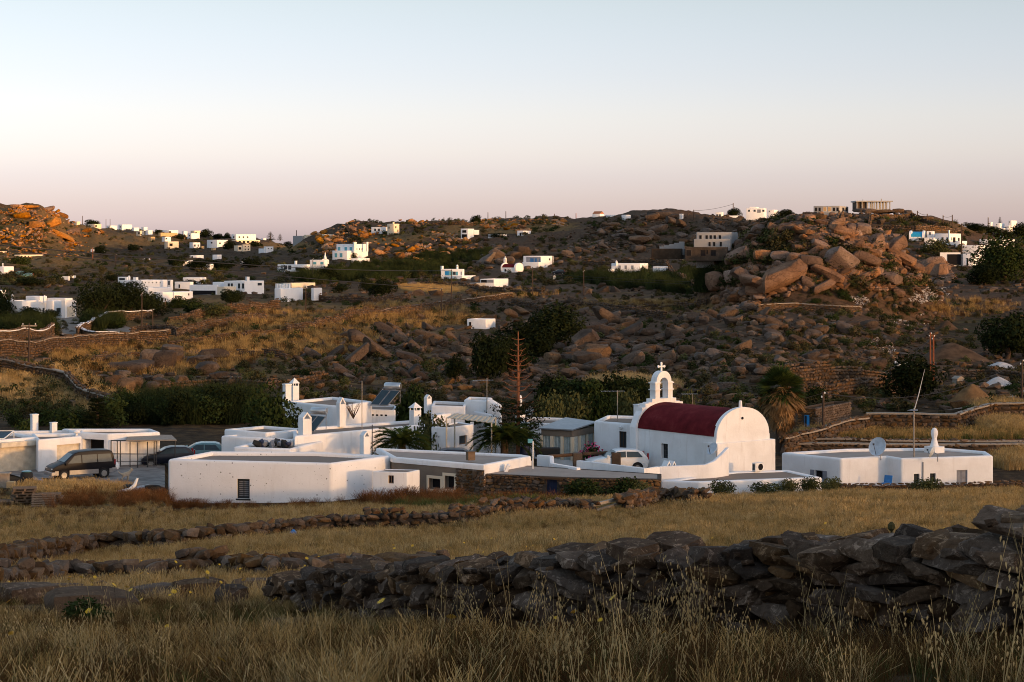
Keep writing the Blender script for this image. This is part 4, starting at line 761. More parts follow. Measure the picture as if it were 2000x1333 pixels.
r, p, z, Yc = H('white two-storey house with grey-blue shutters above the reed bed, right of centre', 1194, 1250, 1266, 515, 543, row(519, 526, (1208, 1220, 1233), 4.5, 'grey_shutter')+row(533, 542, (1198, 1210, 1246), 4.5, 'grey_shutter')+[(1254, 519, 1256.5, 526)], 20)
far_box(r, 1188, 1194, 1200, 526, 543, Yc-1, al=20, wins=[(1189, 533, 1192, 542)]); far_box(r, 1238, 1256, 1271, 530, 543, Yc-4, al=20, wins=row(533, 542, (1243, 1250), 4)); chimney(r, 1202, 1206, 509, 517, Yc+2, 'pyramid', 'far_white')
H('small white outbuilding right of the two-storey house by the reeds', 1275, 1301, 1307, 521, 536, (), 14, name='outbuilding', cat='outbuilding')
# -- unfinished concrete building
r, p, z, Yc = H('grey unfinished three-level concrete building with empty window holes', 1360, 1428, 1441, 454, 502, row(460, 467.5, (1366, 1378, 1386, 1394, 1404), 4.5, DK)+[(1364, 474, 1377, 482, DK)]+row(473, 481.5, (1384, 1393, 1406), 4, DK)+row(487, 500, (1369, 1389), 9, DK)+[(1380, 488, 1383, 496, DK)], 14, name='concrete_building', cat='building', mat='bare_concrete', roofmat='bare_concrete')
far_box(r, 1355, 1425, 1446, 467, 483, Yc-2, mat='bare_concrete', al=14, wins=row(473, 481.5, (1384, 1393, 1406), 4, DK)); far_box(r, 1338, 1420, 1436, 483, 503, Yc-3.5, mat='rubble_mortar', al=14, wins=row(489, 500, (1341, 1369, 1389), 9, DK)+[(1380, 489, 1383, 496, DK)])
far_box(r, 1272, 1330, 1338, 486, 500, Yc+2, mat='rubble_mortar', al=10, name='retaining_wall'); 
for k in range(5): far_box(r, 1288+k*9.5, 1297.5+k*9.5, 1299+k*9.5, 482-k*2.4, 492, Yc+5, mat='bare_concrete', al=10, name='stepped_wall')
# -- ridge centre
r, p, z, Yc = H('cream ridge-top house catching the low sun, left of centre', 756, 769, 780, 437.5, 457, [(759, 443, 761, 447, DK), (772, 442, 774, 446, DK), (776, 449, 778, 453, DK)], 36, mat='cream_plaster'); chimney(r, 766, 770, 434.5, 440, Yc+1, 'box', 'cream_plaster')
H('bluish white lower house just left of the sunlit ridge-top house', 725, 746, 757, 444, 456, row(447, 452, (731, 738), 4), 26)
r, p, z, Yc = H('white house with shaded veranda below the lone ridge tree', 900, 914, 926, 447, 467, [(903, 450, 911, 455, DK), (902, 458, 912, 465, DK)], 28); far_box(r, 920, 926, 936, 449.5, 456, Yc+4, al=28)  # dark panels on the left face imitate the veranda's shade
H('low white house behind a green hedge on the upper slope', 953, 976, 990, 458, 466, [(958, 461, 961, 464)], 22)
r, p, z, Yc = H('small white house with blue door on the upper slope, centre', 1010, 1022, 1037, 451, 463, [(1015, 455, 1018, 461, DK), (1026, 455, 1031, 460)], 28)
# -- skyline right of centre
r, p, z, Yc = H('white chapel-like house with a small brown roof on the skyline', 1157, 1172, 1180, 418, 428, (), 30); rf = MB(); c = (p[0]+p[1]+p[2]+p[3])/4; c.z = z
for i in range(4): pass
rf.add([(q.x, q.y, z+0.02) for q in p]+[((p[0].x+p[3].x)/2, (p[0].y+p[3].y)/2, z+1.2), ((p[1].x+p[2].x)/2, (p[1].y+p[2].y)/2, z+1.2)], [(0, 1, 5, 4), (2, 3, 4, 5), (1, 2, 5), (3, 0, 4)]); part('pitched_roof', rf.mesh('pitched_roof', M['terracotta']), r)
H('low bluish house between two dark posts on the skyline, right of centre', 1184, 1194, 1204, 420, 428, (), 26); H('small white house beside a skyline boulder, right of centre', 1214, 1222, 1232, 420, 428.5, (), 30)
H('small pale tower on the skyline left of the utility pole', 1327, 1332, 1335, 418, 428, (), 24, name='tower', cat='tower')
H('white house with dark glazing under the skyline tree, right', 1397, 1410, 1413, 415, 428, row(419, 425, (1399, 1404), 4), 16); H('white wall-like house under the dark round skyline tree', 1423, 1441, 1446, 421.5, 428, (), 14)
r, p, z, Yc = H('bluish white two-storey skyline house with three windows, right', 1457, 1492, 1497, 407, 428, row(410, 414, (1461, 1472, 1489), 4)+[(1479, 409.5, 1486, 416, 'grey_shutter')], 14); far_box(r, 1463, 1478, 1482, 404.5, 409, Yc+3, al=14); H('white annex at the right of the bluish skyline house', 1499, 1512, 1519, 410, 430, [(1502, 412, 1504, 414)], 20)
# -- concrete frames on the right hilltop
r, p, z, Yc = H('half-built brown block house on the right hilltop', 1589, 1640, 1657, 402.5, 418, row(406, 413, (1592, 1599), 4, DK)+row(405, 413, (1608, 1617), 6, 'ochre_plaster')+row(406, 413, (1627, 1634, 1645, 1651), 4, DK), 20, name='unfinished_house', cat='building', mat='bare_concrete', roofmat='bare_concrete')
Yc = Yof(1700, 412); r = empty('unfinished_building', P(1704, 411, Yc), 0, 'unfinished concrete frame on columns at the top of the right hill', 'building')
def slab(x0, x1, y0, y1, dY0, dY1, mat='bare_concrete', nm='slab'):
    a = P(x0, y0, Yc); b = P(x1, y1, Yc); part(nm, MB().box((a.x, Yc+dY0, b.z), (b.x, Yc+dY1, a.z)).mesh(nm, M[mat]), r)
slab(1668, 1740, 393, 395.2, -4, 7); slab(1672, 1736, 408.5, 414, -3, 6)
for x in (1670, 1680, 1690, 1699, 1704, 1709, 1716, 1722, 1728, 1734): slab(x, x+1.8, 395.2, 410, -3.2, -2.7, nm='column'); slab(x, x+1.8, 395.2, 410, 5.0, 5.5, nm='column')
slab(1670, 1690, 396, 409, -2.6, 5, 'rubble_mortar', 'infill_wall'); slab(1685, 1686, 390, 394, 0, .4, nm='starter_bar'); slab(1721, 1722.5, 388.5, 394, 0, .4, nm='starter_bar')
# -- right village
r, p, z, Yc = H('white chapel with a bright blue barrel roof, far right', 1776, 1804, 1808, 463, 474, (), 18, name='chapel', cat='church', pw=0); A, B, C_, D_ = p; Fm = frame_of(A, B); La = (Fm.inverted() @ B).x; Lb = (C_-B).length
bp_ = [(Lb/2-Lb/2*math.cos(math.pi*k/10), z+1.6*math.sin(math.pi*k/10)) for k in range(11)]
Tm = Fm @ Matrix(((0, 1, 0, 0), (1, 0, 0, 0), (0, 0, 1, 0), (0, 0, 0, 1))); part('barrel_roof', MB().prism(bp_, 0.5, La-0.5, Tm).mesh('barrel_roof', M['teal_roof'], smooth=50), r)
for a, b in ((-0.1, 0.49), (La-0.49, La+0.1)): part('gable', MB().prism([(-0.1, z-1)]+[(Lb/2-(Lb/2+0.15)*math.cos(math.pi*k/10), z+1.95*math.sin(math.pi*k/10)) for k in range(11)]+[(Lb+0.1, z-1)], a, b, Tm).mesh('gable', M['far_white']), r)
chimney(r, 1778.5, 1782, 453, 461, Yc+2, 'pyramid', 'far_white', 'belfry'); chimney(r, 1791, 1794.5, 453, 463, Yc+4, 'pyramid', 'far_white')
H('white square tower house behind the blue-roofed chapel', 1810, 1822, 1825.5, 452, 474, [(1815, 454, 1818, 459)], 18, name='tower', cat='tower')
r, p, z, Yc = H('crenellated white tower in front of the blue-roofed chapel', 1807, 1824, 1830, 467.5, 488, [(1826, 474, 1828, 478, DK)], 20, name='tower', cat='tower')
for x in (1807.5, 1813, 1818.5, 1824): far_box(r, x, x+1.4, x+2.8, 464.5, 469, Yc+0.3, al=20, name='merlon')
r, p, z, Yc = H('large white house with arched porch beside the crenellated tower', 1826, 1855, 1877, 456.5, 480, [(1839, 464, 1843, 470), (1849, 464, 1853, 474), (1858, 464, 1859.5, 470, DK), (1861, 464, 1866, 474, DK), (1871, 465, 1874, 472, DK)], 30); chimney(r, 1852, 1855, 450, 466, Yc-1, 'box', 'far_white'); far_box(r, 1866, 1876, 1889, 471, 480, Yc-4, al=30)
r, p, z, Yc = H('long white house with a small dome behind the big right tree', 1913, 1932, 1982, 467.5, 482, [(1935, 470, 1952, 479, DK)], 26); chimney(r, 1953, 1959, 460, 470, Yc+3, 'pyramid', 'far_white')
H('plain white house with a broad sunlit wall left of the big right tree', 1879, 1912, 1945, 479.5, 497, (), 24)
r, p, z, Yc = H('white house with a tall dark slot door at the foot of the right village', 1880, 1898, 1925, 496, 523, [(1888, 504.5, 1891, 523, DK, 'door')], 24); far_box(r, 1836, 1876, 1879, 493.5, 520, Yc+2, al=10, mat='far_white', wins=[(1850, 497, 1877, 518, DK)])
for k, (a, b, c, t, g, lb) in enumerate([(1929, 1936, 1939, 434, 444, 'leftmost small house of the far right skyline cluster'), (1944, 1953, 1962, 436.5, 448, 'middle white house of the far right skyline cluster'), (1954, 1962, 1966, 446, 453, 'lowest white house of the far right skyline cluster'), (1966, 1972, 1978, 441, 448, 'rightmost white house of the far right skyline cluster'), (1969, 1976, 1986, 431, 437, 'topmost pale house of the far right skyline cluster beside a dark tree')]): H(lb, a, b, c, t, g, [(a+2, t+2, a+4, t+4)], 28, Y=1000)
# -- sunlit village on the left skyline
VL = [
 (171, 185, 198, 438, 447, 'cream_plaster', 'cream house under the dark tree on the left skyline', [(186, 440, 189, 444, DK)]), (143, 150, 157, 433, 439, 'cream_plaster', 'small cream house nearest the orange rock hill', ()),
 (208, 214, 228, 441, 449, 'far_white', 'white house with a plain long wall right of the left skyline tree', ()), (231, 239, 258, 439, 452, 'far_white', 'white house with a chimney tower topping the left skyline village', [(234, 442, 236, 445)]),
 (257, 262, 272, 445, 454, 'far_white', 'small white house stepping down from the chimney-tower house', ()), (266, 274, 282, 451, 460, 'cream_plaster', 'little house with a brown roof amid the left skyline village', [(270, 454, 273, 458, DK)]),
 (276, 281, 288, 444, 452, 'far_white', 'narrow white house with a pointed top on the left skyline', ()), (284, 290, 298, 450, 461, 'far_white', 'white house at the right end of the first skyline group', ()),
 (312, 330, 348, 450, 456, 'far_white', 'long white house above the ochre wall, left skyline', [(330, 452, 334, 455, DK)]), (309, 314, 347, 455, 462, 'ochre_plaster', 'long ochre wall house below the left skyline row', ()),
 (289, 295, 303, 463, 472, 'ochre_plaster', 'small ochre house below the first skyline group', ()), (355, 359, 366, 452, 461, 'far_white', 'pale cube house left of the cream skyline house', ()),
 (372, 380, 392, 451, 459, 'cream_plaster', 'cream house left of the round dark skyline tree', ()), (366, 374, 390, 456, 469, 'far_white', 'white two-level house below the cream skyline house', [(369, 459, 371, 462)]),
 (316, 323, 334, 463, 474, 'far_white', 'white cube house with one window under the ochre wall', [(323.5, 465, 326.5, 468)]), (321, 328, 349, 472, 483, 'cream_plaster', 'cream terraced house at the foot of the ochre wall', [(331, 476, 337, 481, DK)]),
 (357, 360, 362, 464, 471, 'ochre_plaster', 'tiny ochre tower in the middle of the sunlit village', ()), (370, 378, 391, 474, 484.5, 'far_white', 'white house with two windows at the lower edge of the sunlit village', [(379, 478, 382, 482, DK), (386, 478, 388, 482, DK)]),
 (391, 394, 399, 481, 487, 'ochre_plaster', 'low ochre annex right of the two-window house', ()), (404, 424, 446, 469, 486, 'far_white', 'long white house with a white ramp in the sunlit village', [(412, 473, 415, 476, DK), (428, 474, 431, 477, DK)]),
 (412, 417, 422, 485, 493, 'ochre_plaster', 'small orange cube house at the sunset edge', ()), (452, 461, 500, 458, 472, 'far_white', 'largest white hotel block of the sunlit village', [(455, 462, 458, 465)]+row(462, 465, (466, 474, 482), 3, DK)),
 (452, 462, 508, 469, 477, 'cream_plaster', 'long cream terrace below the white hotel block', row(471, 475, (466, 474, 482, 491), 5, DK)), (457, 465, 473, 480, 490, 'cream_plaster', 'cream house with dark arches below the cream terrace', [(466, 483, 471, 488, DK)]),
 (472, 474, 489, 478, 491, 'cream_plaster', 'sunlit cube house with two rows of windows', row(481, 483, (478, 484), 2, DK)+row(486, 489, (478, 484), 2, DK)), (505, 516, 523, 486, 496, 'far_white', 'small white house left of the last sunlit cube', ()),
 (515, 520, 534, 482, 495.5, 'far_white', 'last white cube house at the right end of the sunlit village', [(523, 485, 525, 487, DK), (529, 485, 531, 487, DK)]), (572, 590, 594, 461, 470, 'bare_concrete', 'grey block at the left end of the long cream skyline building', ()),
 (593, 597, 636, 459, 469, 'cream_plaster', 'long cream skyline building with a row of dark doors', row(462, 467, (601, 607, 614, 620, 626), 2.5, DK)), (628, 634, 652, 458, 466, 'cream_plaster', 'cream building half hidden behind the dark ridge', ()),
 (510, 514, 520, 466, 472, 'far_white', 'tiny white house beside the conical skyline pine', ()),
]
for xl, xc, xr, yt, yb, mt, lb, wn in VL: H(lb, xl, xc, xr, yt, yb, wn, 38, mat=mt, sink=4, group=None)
# -- shaded houses between
VM = [(352, 358, 377, 509, 519, 'small white house with one window beside a big dark bush', [(368, 511, 371, 515)]), (370, 384, 398, 499, 512, 'white stepped house above the big dark bush', [(374, 501, 377, 504)]), (388, 398, 404, 520, 529, 'little white chapel-like house in dark trees', ()),
      (403, 411, 417, 516, 529, 'narrow white house among dark trees, left middle distance', [(413, 518, 415, 521)]), (28, 40, 85, 498, 507, 'long cream sunlit house at the foot of the orange hill', row(500, 506, (34, 41, 48, 54), 2.2, DK)), (177, 182, 205, 487, 496, 'white house with a flat roof behind a dark bush below the orange hill', ()),
      (120, 134, 136, 540, 549, 'small white container-like hut in the dark valley field', ()), (135.5, 137, 148, 539, 545, 'small pinkish hut joined to the container-like hut', ()), (415, 424, 433, 498, 508, 'pale flat-roofed house half hidden by bushes', ()), (470, 474, 479, 511, 519, 'small pale shed right of the dark bushes', ()), (-10, -2, 13, 491, 500, 'sunlit cream house cut by the left edge', ())]
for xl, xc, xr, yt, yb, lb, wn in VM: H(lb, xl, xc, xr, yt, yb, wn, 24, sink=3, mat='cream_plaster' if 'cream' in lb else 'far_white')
r, p, z, Yc = H('white domed chapel with a small belfry at the left edge', -4, 8, 27, 521, 534, (), 26, name='chapel', cat='church'); chimney(r, 3, 8, 514, 523, Yc+2, 'bottle', 'far_white', 'belfry')
# -- little red-roofed chapel
r, p, z, Yc = H('little white chapel with a dark red barrel roof in mid slope', 979, 1007, 1021, 523, 536, [(985.5, 526, 989, 531, DK)], 30, name='chapel', cat='church', pw=0); A, B, C_, D_ = p; Fm = frame_of(A, B); La = (Fm.inverted() @ B).x; Lb = (C_-B).length; Tm = Fm @ Matrix(((0, 1, 0, 0), (1, 0, 0, 0), (0, 0, 1, 0), (0, 0, 0, 1)))
hr = 7/F*Yc
part('barrel_roof', MB().prism([(Lb/2-Lb/2*math.cos(math.pi*k/12), z+hr*math.sin(math.pi*k/12)) for k in range(13)], 0.3, La-0.5, Tm).mesh('barrel_roof', M['red_roof'], smooth=50), r)
for a, b in ((-0.1, 0.29), (La-0.49, La+0.15)): part('gable', MB().prism([(-0.15, z-1)]+[(Lb/2-(Lb/2+0.2)*math.cos(math.pi*k/12), z+(hr+0.35)*math.sin(math.pi*k/12)) for k in range(13)]+[(Lb+0.15, z-1)], a, b, Tm).mesh('gable', M['far_white']), r)
c = Tm @ Vector((Lb/2, 0.1, z+hr+0.2)); m = MB(); T = Matrix.Translation(c) @ Fm.to_3x3().to_4x4() @ Matrix.Rotation(rad(90), 4, 'Z')
m.prism([(-0.55, 0), (-0.55, 1.2)]+[(-0.55*math.cos(math.pi*k/8), 1.2+0.6*math.sin(math.pi*k/8)) for k in range(9)]+[(0.55, 0), (0.27, 0)]+[(0.27*math.cos(math.pi*k/8), 1.1+0.27*math.sin(math.pi*k/8)) for k in range(9)]+[(-0.27, 0)], -0.25, 0.25, T); m.box((-0.05, -0.05, 1.75), (0.05, 0.05, 2.3), T); m.box((-0.2, -0.05, 2.0), (-0.051, 0.05, 2.1), T); m.box((0.051, -0.05, 2.0), (0.2, 0.05, 2.1), T); part('bell_arch', m.mesh('bell_arch', M['far_white']), r)
# -- rubble stone huts behind the fan palm
def stone_hut(label, xl, xc, xr, yt, yb, Y, door=None, al=30, sz=(0.34, 0.2), seed=1):
    r, p, z, Yc = H(label, xl, xc, xr, yt, yb, (), al, name='stone_hut', cat='hut', mat='rubble_mortar', Y=Y, roofmat='pale_screed', pw=0.2, sink=1.0); sk = []
    if door:
        s0, s1, za, zb = rect_on(p[0], p[1], door); Fm = frame_of(p[0], p[1]); sk = [(s0, s1, za-1, zb)]; d = part('door', MB().box((s0, -0.06, za), (s1, 0.0, zb), Fm).mesh('door', M['bright_blue']), r); part('panel', MB().box((s0+0.05, -0.075, za), (s0+(s1-s0)*0.45, -0.061, zb-0.05), Fm).mesh('panel', M['dark_opening']), d)
    rubble_face(r, p[0], p[1], z-2.4, z-0.02, sz, sk, seed, parts=False); rubble_face(r, p[1], p[2], z-2.4, z-0.02, sz, (), seed+1, parts=False); return r
stone_hut('square rubble stone hut with a blue door behind the fan palm', 1558, 1594, 1661, 798, 842, 167, (1572, 811, 1581, 840), 30, seed=31)
stone_hut('small rubble hut with a blue door beside the dark bush on the right', 1702, 1712, 1737, 765, 790, 205, (1703, 768, 1711, 788), 30, seed=41)
# ------------------------------------------------------------------ lanes and yards
def drape(name, q, mat, dz=0.05, n=24, m=24, ground=None):
    a, b, c, d = [G(px, Yof(px, py, lo=60)) for px, py in q]; V = []
    for i in range(n+1):
        for j in range(m+1):
            u, v = i/n, j/m; p = a.lerp(b, u).lerp(d.lerp(c, u), v); V.append((p.x, p.y, 0))
    V = np.array(V); V[:, 2] = height(V[:, 0], V[:, 1])+dz
    Fq = [(i*(m+1)+j, (i+1)*(m+1)+j, (i+1)*(m+1)+j+1, i*(m+1)+j+1) for i in range(n) for j in range(m)]
    return tag(mobj(name, mesh_np(name, V, Fq, M[mat], True)), kind='structure')
drape('yard', [(88, 946), (322, 955), (322, 905), (-40, 912)], 'concrete_yard', 0.07)
drape('lane', [(112, 655), (182, 655), (150, 622), (110, 622)], 'track', 0.3, 30, 30)
drape('lane', [(150, 642), (330, 652), (330, 648), (150, 636)], 'track', 0.3, 30, 6)
drape('farm_track', [(1845, 806), (1905, 800), (2010, 764), (2010, 778)], 'track', 0.25, 16, 30)
drape('chapel_court', [(1050, 935), (1290, 935), (1240, 880), (1060, 880)], 'pale_screed', 0.12)
# ------------------------------------------------------------------ boulders
RNG = random.Random(7)
def bpart(root, srcs, px, py, w, h, tilt=0.0, lo=60, sink=0.25, rz=None, k=None, Y=None, dpt=None, name='boulder'):
    Y = Y or Yof(px, py+h*0.35, lo=lo); c = P(px, py, Y); sx = w/F*Y/2; sz = h/F*Y/2; sy = dpt or (sx+sz)/2*1.1
    c.y += sy*sink; k = RNG.randrange(len(srcs)) if k is None else k
    o = part_i(name, srcs[k], root, c, (RNG.uniform(-.15, .15), rad(tilt), (RNG.choice((0, math.pi))+RNG.uniform(-.35, .35)) if rz is None else rz), (sx*1.1, sy*1.05, sz*0.92)); return o
def ell(rs, E_): 
    ws = [e[4] if len(e) > 4 else e[2]*e[3] for e in E_]; e = rs.choices(E_, ws)[0]
    while True:
        u, v = rs.uniform(-1, 1), rs.uniform(-1, 1)
        if u*u+v*v < 1: return e[0]+u*e[2], e[1]+v*e[3]
_CN = fbm(*np.meshgrid(np.arange(0, 2100, 4)/34.0, np.arange(380, 820, 2)/13.0), 3, 77)
def clump(rs, regions, seed):
    for _ in range(6):
        px, py = ell(rs, regions); v = _CN[min(219, max(0, int((py-380)/2))), min(524, max(0, int(px/4)))]
        if rs.random() < 0.25+5.0*(v+0.02): break
    return px, py
def outcrop(label, regions, srcs, sizes, n, n_stuff=0, stuff_sizes=(3, 9), low=None, lo=60, tilt=0, aspect=(0.5, 0.95), seed=0, hand=(), cat='rocks', name='rock_outcrop', power=2.0):
    rs = random.Random(seed); cx, cy = regions[0][0], regions[0][1]; Y0 = Yof(cx, cy, lo=lo); root = empty(name, P(cx, cy, Y0), 0, label, cat); cnt = 0
    for h_ in hand: bpart(root, srcs, *h_, lo=lo); cnt += 1
    L = []
    for _ in range(n-cnt):
        px, py = clump(rs, regions, seed); s = sizes[0]+(sizes[1]-sizes[0])*rs.random()**power; L.append((px, py, s))
    for px, py, s in L: bpart(root, srcs, px, py, s, s*rs.uniform(*aspect), tilt+rs.uniform(-18, 18), lo=lo, sink=0.15)
    if n_stuff:
        q = [clump(rs, regions, seed) for _ in range(n_stuff)]; Ys = np.array([Yof(px, py, lo=lo) for px, py in q]); xs = (np.array([t[0] for t in q])-1000)/F*Ys; zs = height(xs, Ys); r2 = np.random.RandomState(seed+5); ss = r2.uniform(*stuff_sizes, n_stuff)/F*Ys/2
        pos = np.stack([xs-root.location.x, Ys-root.location.y, zs-root.location.z+ss*0.2], 1); scl = np.stack([ss*r2.uniform(.9, 1.5, n_stuff), ss, ss*r2.uniform(.6, 1.0, n_stuff)], 1); tl = r2.uniform(-.3, .3, (n_stuff, 2)); tl[:, 1] += rad(tilt)
        scatter('loose_stones', low or R_LOWG, pos, np.array(scl), np.array([rs.uniform(0, 6.28) for _ in pos]), np.array(tl), seed=seed, parent=root)
    return root
hc = [(720,560,390,190,22),(940,450,170,150,8),(820,440,130,150,15),(1070,545,270,110,25),(1170,435,240,190,27),(1040,400,110,90,15),(1370,430,200,130,24),(560,400,130,115,0),(380,400,210,140,-20),(300,380,80,110,-25),(450,335,70,70,0),(400,300,120,70,-5),
 (710,400,150,110,12),(830,340,100,60,5),(1010,315,150,80,18),(960,265,110,60,10),(1180,215,190,100,20),(1120,160,160,80,22),(750,180,120,80,0),(860,115,80,80,10),(920,110,90,90,0),(640,165,90,70,0),(540,195,120,90,-15),(470,250,90,60,0),(1340,190,130,110,0),(1250,180,70,80,0),
 (1440,290,130,130,15),(1580,330,220,120,28),(1640,410,240,90,28),(1550,570,170,120,20),(1420,550,120,80,35),(1200,525,150,60,30),(930,610,150,80,25),(1040,640,190,80,25),(500,680,150,90,10),(420,690,90,80,0),(350,730,120,70,0),(200,600,150,170,-5),(230,530,80,110,0),(330,560,120,140,0),(430,570,230,110,-35),(600,640,420,90,20),(500,510,60,70,0),
 (1900,460,160,130,25),(1950,530,110,160,0),(1850,520,110,140,30),(1760,500,120,110,25),(1620,690,90,90,0),(920,220,80,70,0),(1000,190,100,50,12),(1450,210,90,60,10),(1330,270,90,60,15),(1300,320,110,70,20),(1140,260,110,60,20),(300,850,130,110,0),(320,910,120,90,0),(540,905,170,90,-12),(240,880,70,90,0),(90,920,90,120,0),(780,1110,110,100,10),(680,1160,100,70,0),(700,1230,110,110,25),(920,1240,120,80,0),(830,1265,90,80,20),(860,970,90,70,0),(1000,985,90,60,0),(1260,935,100,60,0),(1380,940,140,90,10),(1130,1040,90,60,10),(300,1030,110,80,0),(480,1220,100,70,0)]
hand = [(1350+x/4, 400+y/4, w/4, h/4, t) for x, y, w, h, t in hc]
hill = [h_ for h_ in hand if h_[1] < 585]; foot = [h_ for h_ in hand if h_[1] >= 585]
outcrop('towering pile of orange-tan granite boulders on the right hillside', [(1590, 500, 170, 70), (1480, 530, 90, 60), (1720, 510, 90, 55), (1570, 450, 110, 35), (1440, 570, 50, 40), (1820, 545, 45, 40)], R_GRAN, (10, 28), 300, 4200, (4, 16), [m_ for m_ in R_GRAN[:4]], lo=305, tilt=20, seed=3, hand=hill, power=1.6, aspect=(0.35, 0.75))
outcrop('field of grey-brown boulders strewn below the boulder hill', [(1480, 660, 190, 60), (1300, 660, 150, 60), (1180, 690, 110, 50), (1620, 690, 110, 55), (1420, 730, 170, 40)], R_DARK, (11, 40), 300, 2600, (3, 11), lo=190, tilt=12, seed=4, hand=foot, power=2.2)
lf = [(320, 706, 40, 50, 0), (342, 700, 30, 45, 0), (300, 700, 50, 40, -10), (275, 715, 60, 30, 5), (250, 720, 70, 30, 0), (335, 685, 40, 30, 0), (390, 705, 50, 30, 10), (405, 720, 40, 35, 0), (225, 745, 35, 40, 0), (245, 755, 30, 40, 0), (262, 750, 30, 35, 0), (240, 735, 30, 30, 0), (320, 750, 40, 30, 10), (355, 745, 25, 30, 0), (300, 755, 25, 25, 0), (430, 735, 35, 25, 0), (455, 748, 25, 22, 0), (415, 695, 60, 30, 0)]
outcrop('cluster of rounded grey boulders on the brown left slope', [(340, 715, 70, 32), (250, 745, 50, 25), (400, 730, 70, 30)], R_DARK, (8, 20), 90, 350, (2, 7), lo=190, seed=5, hand=lf)
outcrop('tilted rock slabs and scree on the centre slope above the hamlet', [(720, 690, 110, 45), (830, 690, 90, 50), (650, 720, 90, 40), (870, 730, 80, 35), (770, 660, 100, 25)], R_DARK, (9, 34), 230, 2200, (2, 8), lo=190, tilt=32, seed=6, hand=[(705, 665, 60, 34, 32), (740, 690, 70, 34, 35), (690, 700, 70, 24, 38), (760, 650, 60, 22, 30), (800, 700, 50, 26, 20), (840, 660, 60, 24, 15), (655, 690, 40, 20, 35), (675, 730, 60, 22, 35)], aspect=(0.4, 0.7))
outcrop('brown boulders around the dark trees behind the chapel', [(1180, 690, 90, 50), (1100, 720, 70, 40), (1040, 620, 90, 40), (1150, 620, 100, 35)], R_DARK, (10, 32), 130, 1300, (2, 9), lo=190, tilt=15, seed=8, hand=[(1145, 665, 45, 50, -15), (1165, 690, 50, 55, -10), (1150, 700, 55, 40, 0), (1225, 650, 60, 22, 25), (1190, 625, 70, 30, 30), (1080, 700, 30, 30, 0)])
outcrop('big smooth boulders beside the little red-roofed chapel', [(1000, 500, 50, 20), (960, 505, 40, 18), (1100, 505, 25, 15)], R_DARK, (8, 22), 60, 200, (2, 6), lo=450, seed=9, hand=[(1020, 492, 30, 28, 0), (1004, 500, 26, 22, 0), (975, 500, 34, 26, -30), (950, 508, 40, 20, -35), (990, 510, 30, 22, 0), (1108, 498, 22, 22, 0), (970, 488, 26, 16, 0), (1175, 573, 30, 22, 30), (1205, 572, 26, 20, 35)])
outcrop('rocky crags along the upper slope below the skyline', [(1280, 450, 170, 28), (1200, 470, 120, 25), (1420, 450, 70, 30), (1130, 470, 60, 25), (1350, 475, 70, 20)], R_DARK, (8, 22), 220, 2000, (2, 7), lo=560, tilt=15, seed=10, hand=[(1290, 420, 44, 20, 0), (1300, 416, 24, 14, 5), (1275, 424, 26, 16, -10), (1315, 424, 20, 12, 5), (1240, 424, 12, 12, 0), (1258, 422, 14, 12, 0), (1265, 460, 50, 20, 20), (1250, 470, 40, 22, 0), (1285, 448, 34, 18, 15), (1200, 440, 22, 14, 0), (1180, 452, 26, 12, 10)])
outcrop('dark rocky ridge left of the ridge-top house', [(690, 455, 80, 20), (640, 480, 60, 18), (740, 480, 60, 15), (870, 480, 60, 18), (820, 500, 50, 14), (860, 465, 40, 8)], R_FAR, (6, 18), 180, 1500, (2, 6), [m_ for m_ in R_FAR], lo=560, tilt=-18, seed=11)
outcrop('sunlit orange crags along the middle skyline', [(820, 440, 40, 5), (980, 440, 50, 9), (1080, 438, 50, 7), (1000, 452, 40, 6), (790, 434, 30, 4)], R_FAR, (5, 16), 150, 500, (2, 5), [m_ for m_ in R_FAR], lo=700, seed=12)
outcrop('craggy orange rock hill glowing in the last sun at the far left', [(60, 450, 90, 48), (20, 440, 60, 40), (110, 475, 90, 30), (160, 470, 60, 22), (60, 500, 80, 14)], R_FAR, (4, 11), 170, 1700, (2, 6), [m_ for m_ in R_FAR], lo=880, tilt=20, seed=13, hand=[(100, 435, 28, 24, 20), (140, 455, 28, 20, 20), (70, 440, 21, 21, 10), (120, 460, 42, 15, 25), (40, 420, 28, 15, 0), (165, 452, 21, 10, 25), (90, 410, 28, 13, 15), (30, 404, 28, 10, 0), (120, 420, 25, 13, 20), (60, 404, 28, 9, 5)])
outcrop('rocks around the skyline frame building on the right hilltop', [(1700, 420, 60, 8), (1770, 420, 30, 10), (1660, 422, 30, 7), (1640, 432, 90, 5)], R_DARK, (6, 16), 90, 200, (2, 5), lo=560, seed=14, hand=[(1775, 418, 14, 20, 0), (1755, 412, 20, 10, 0), (1690, 412, 40, 12, 0), (1725, 414, 40, 12, 0), (1810, 426, 26, 10, 0)])
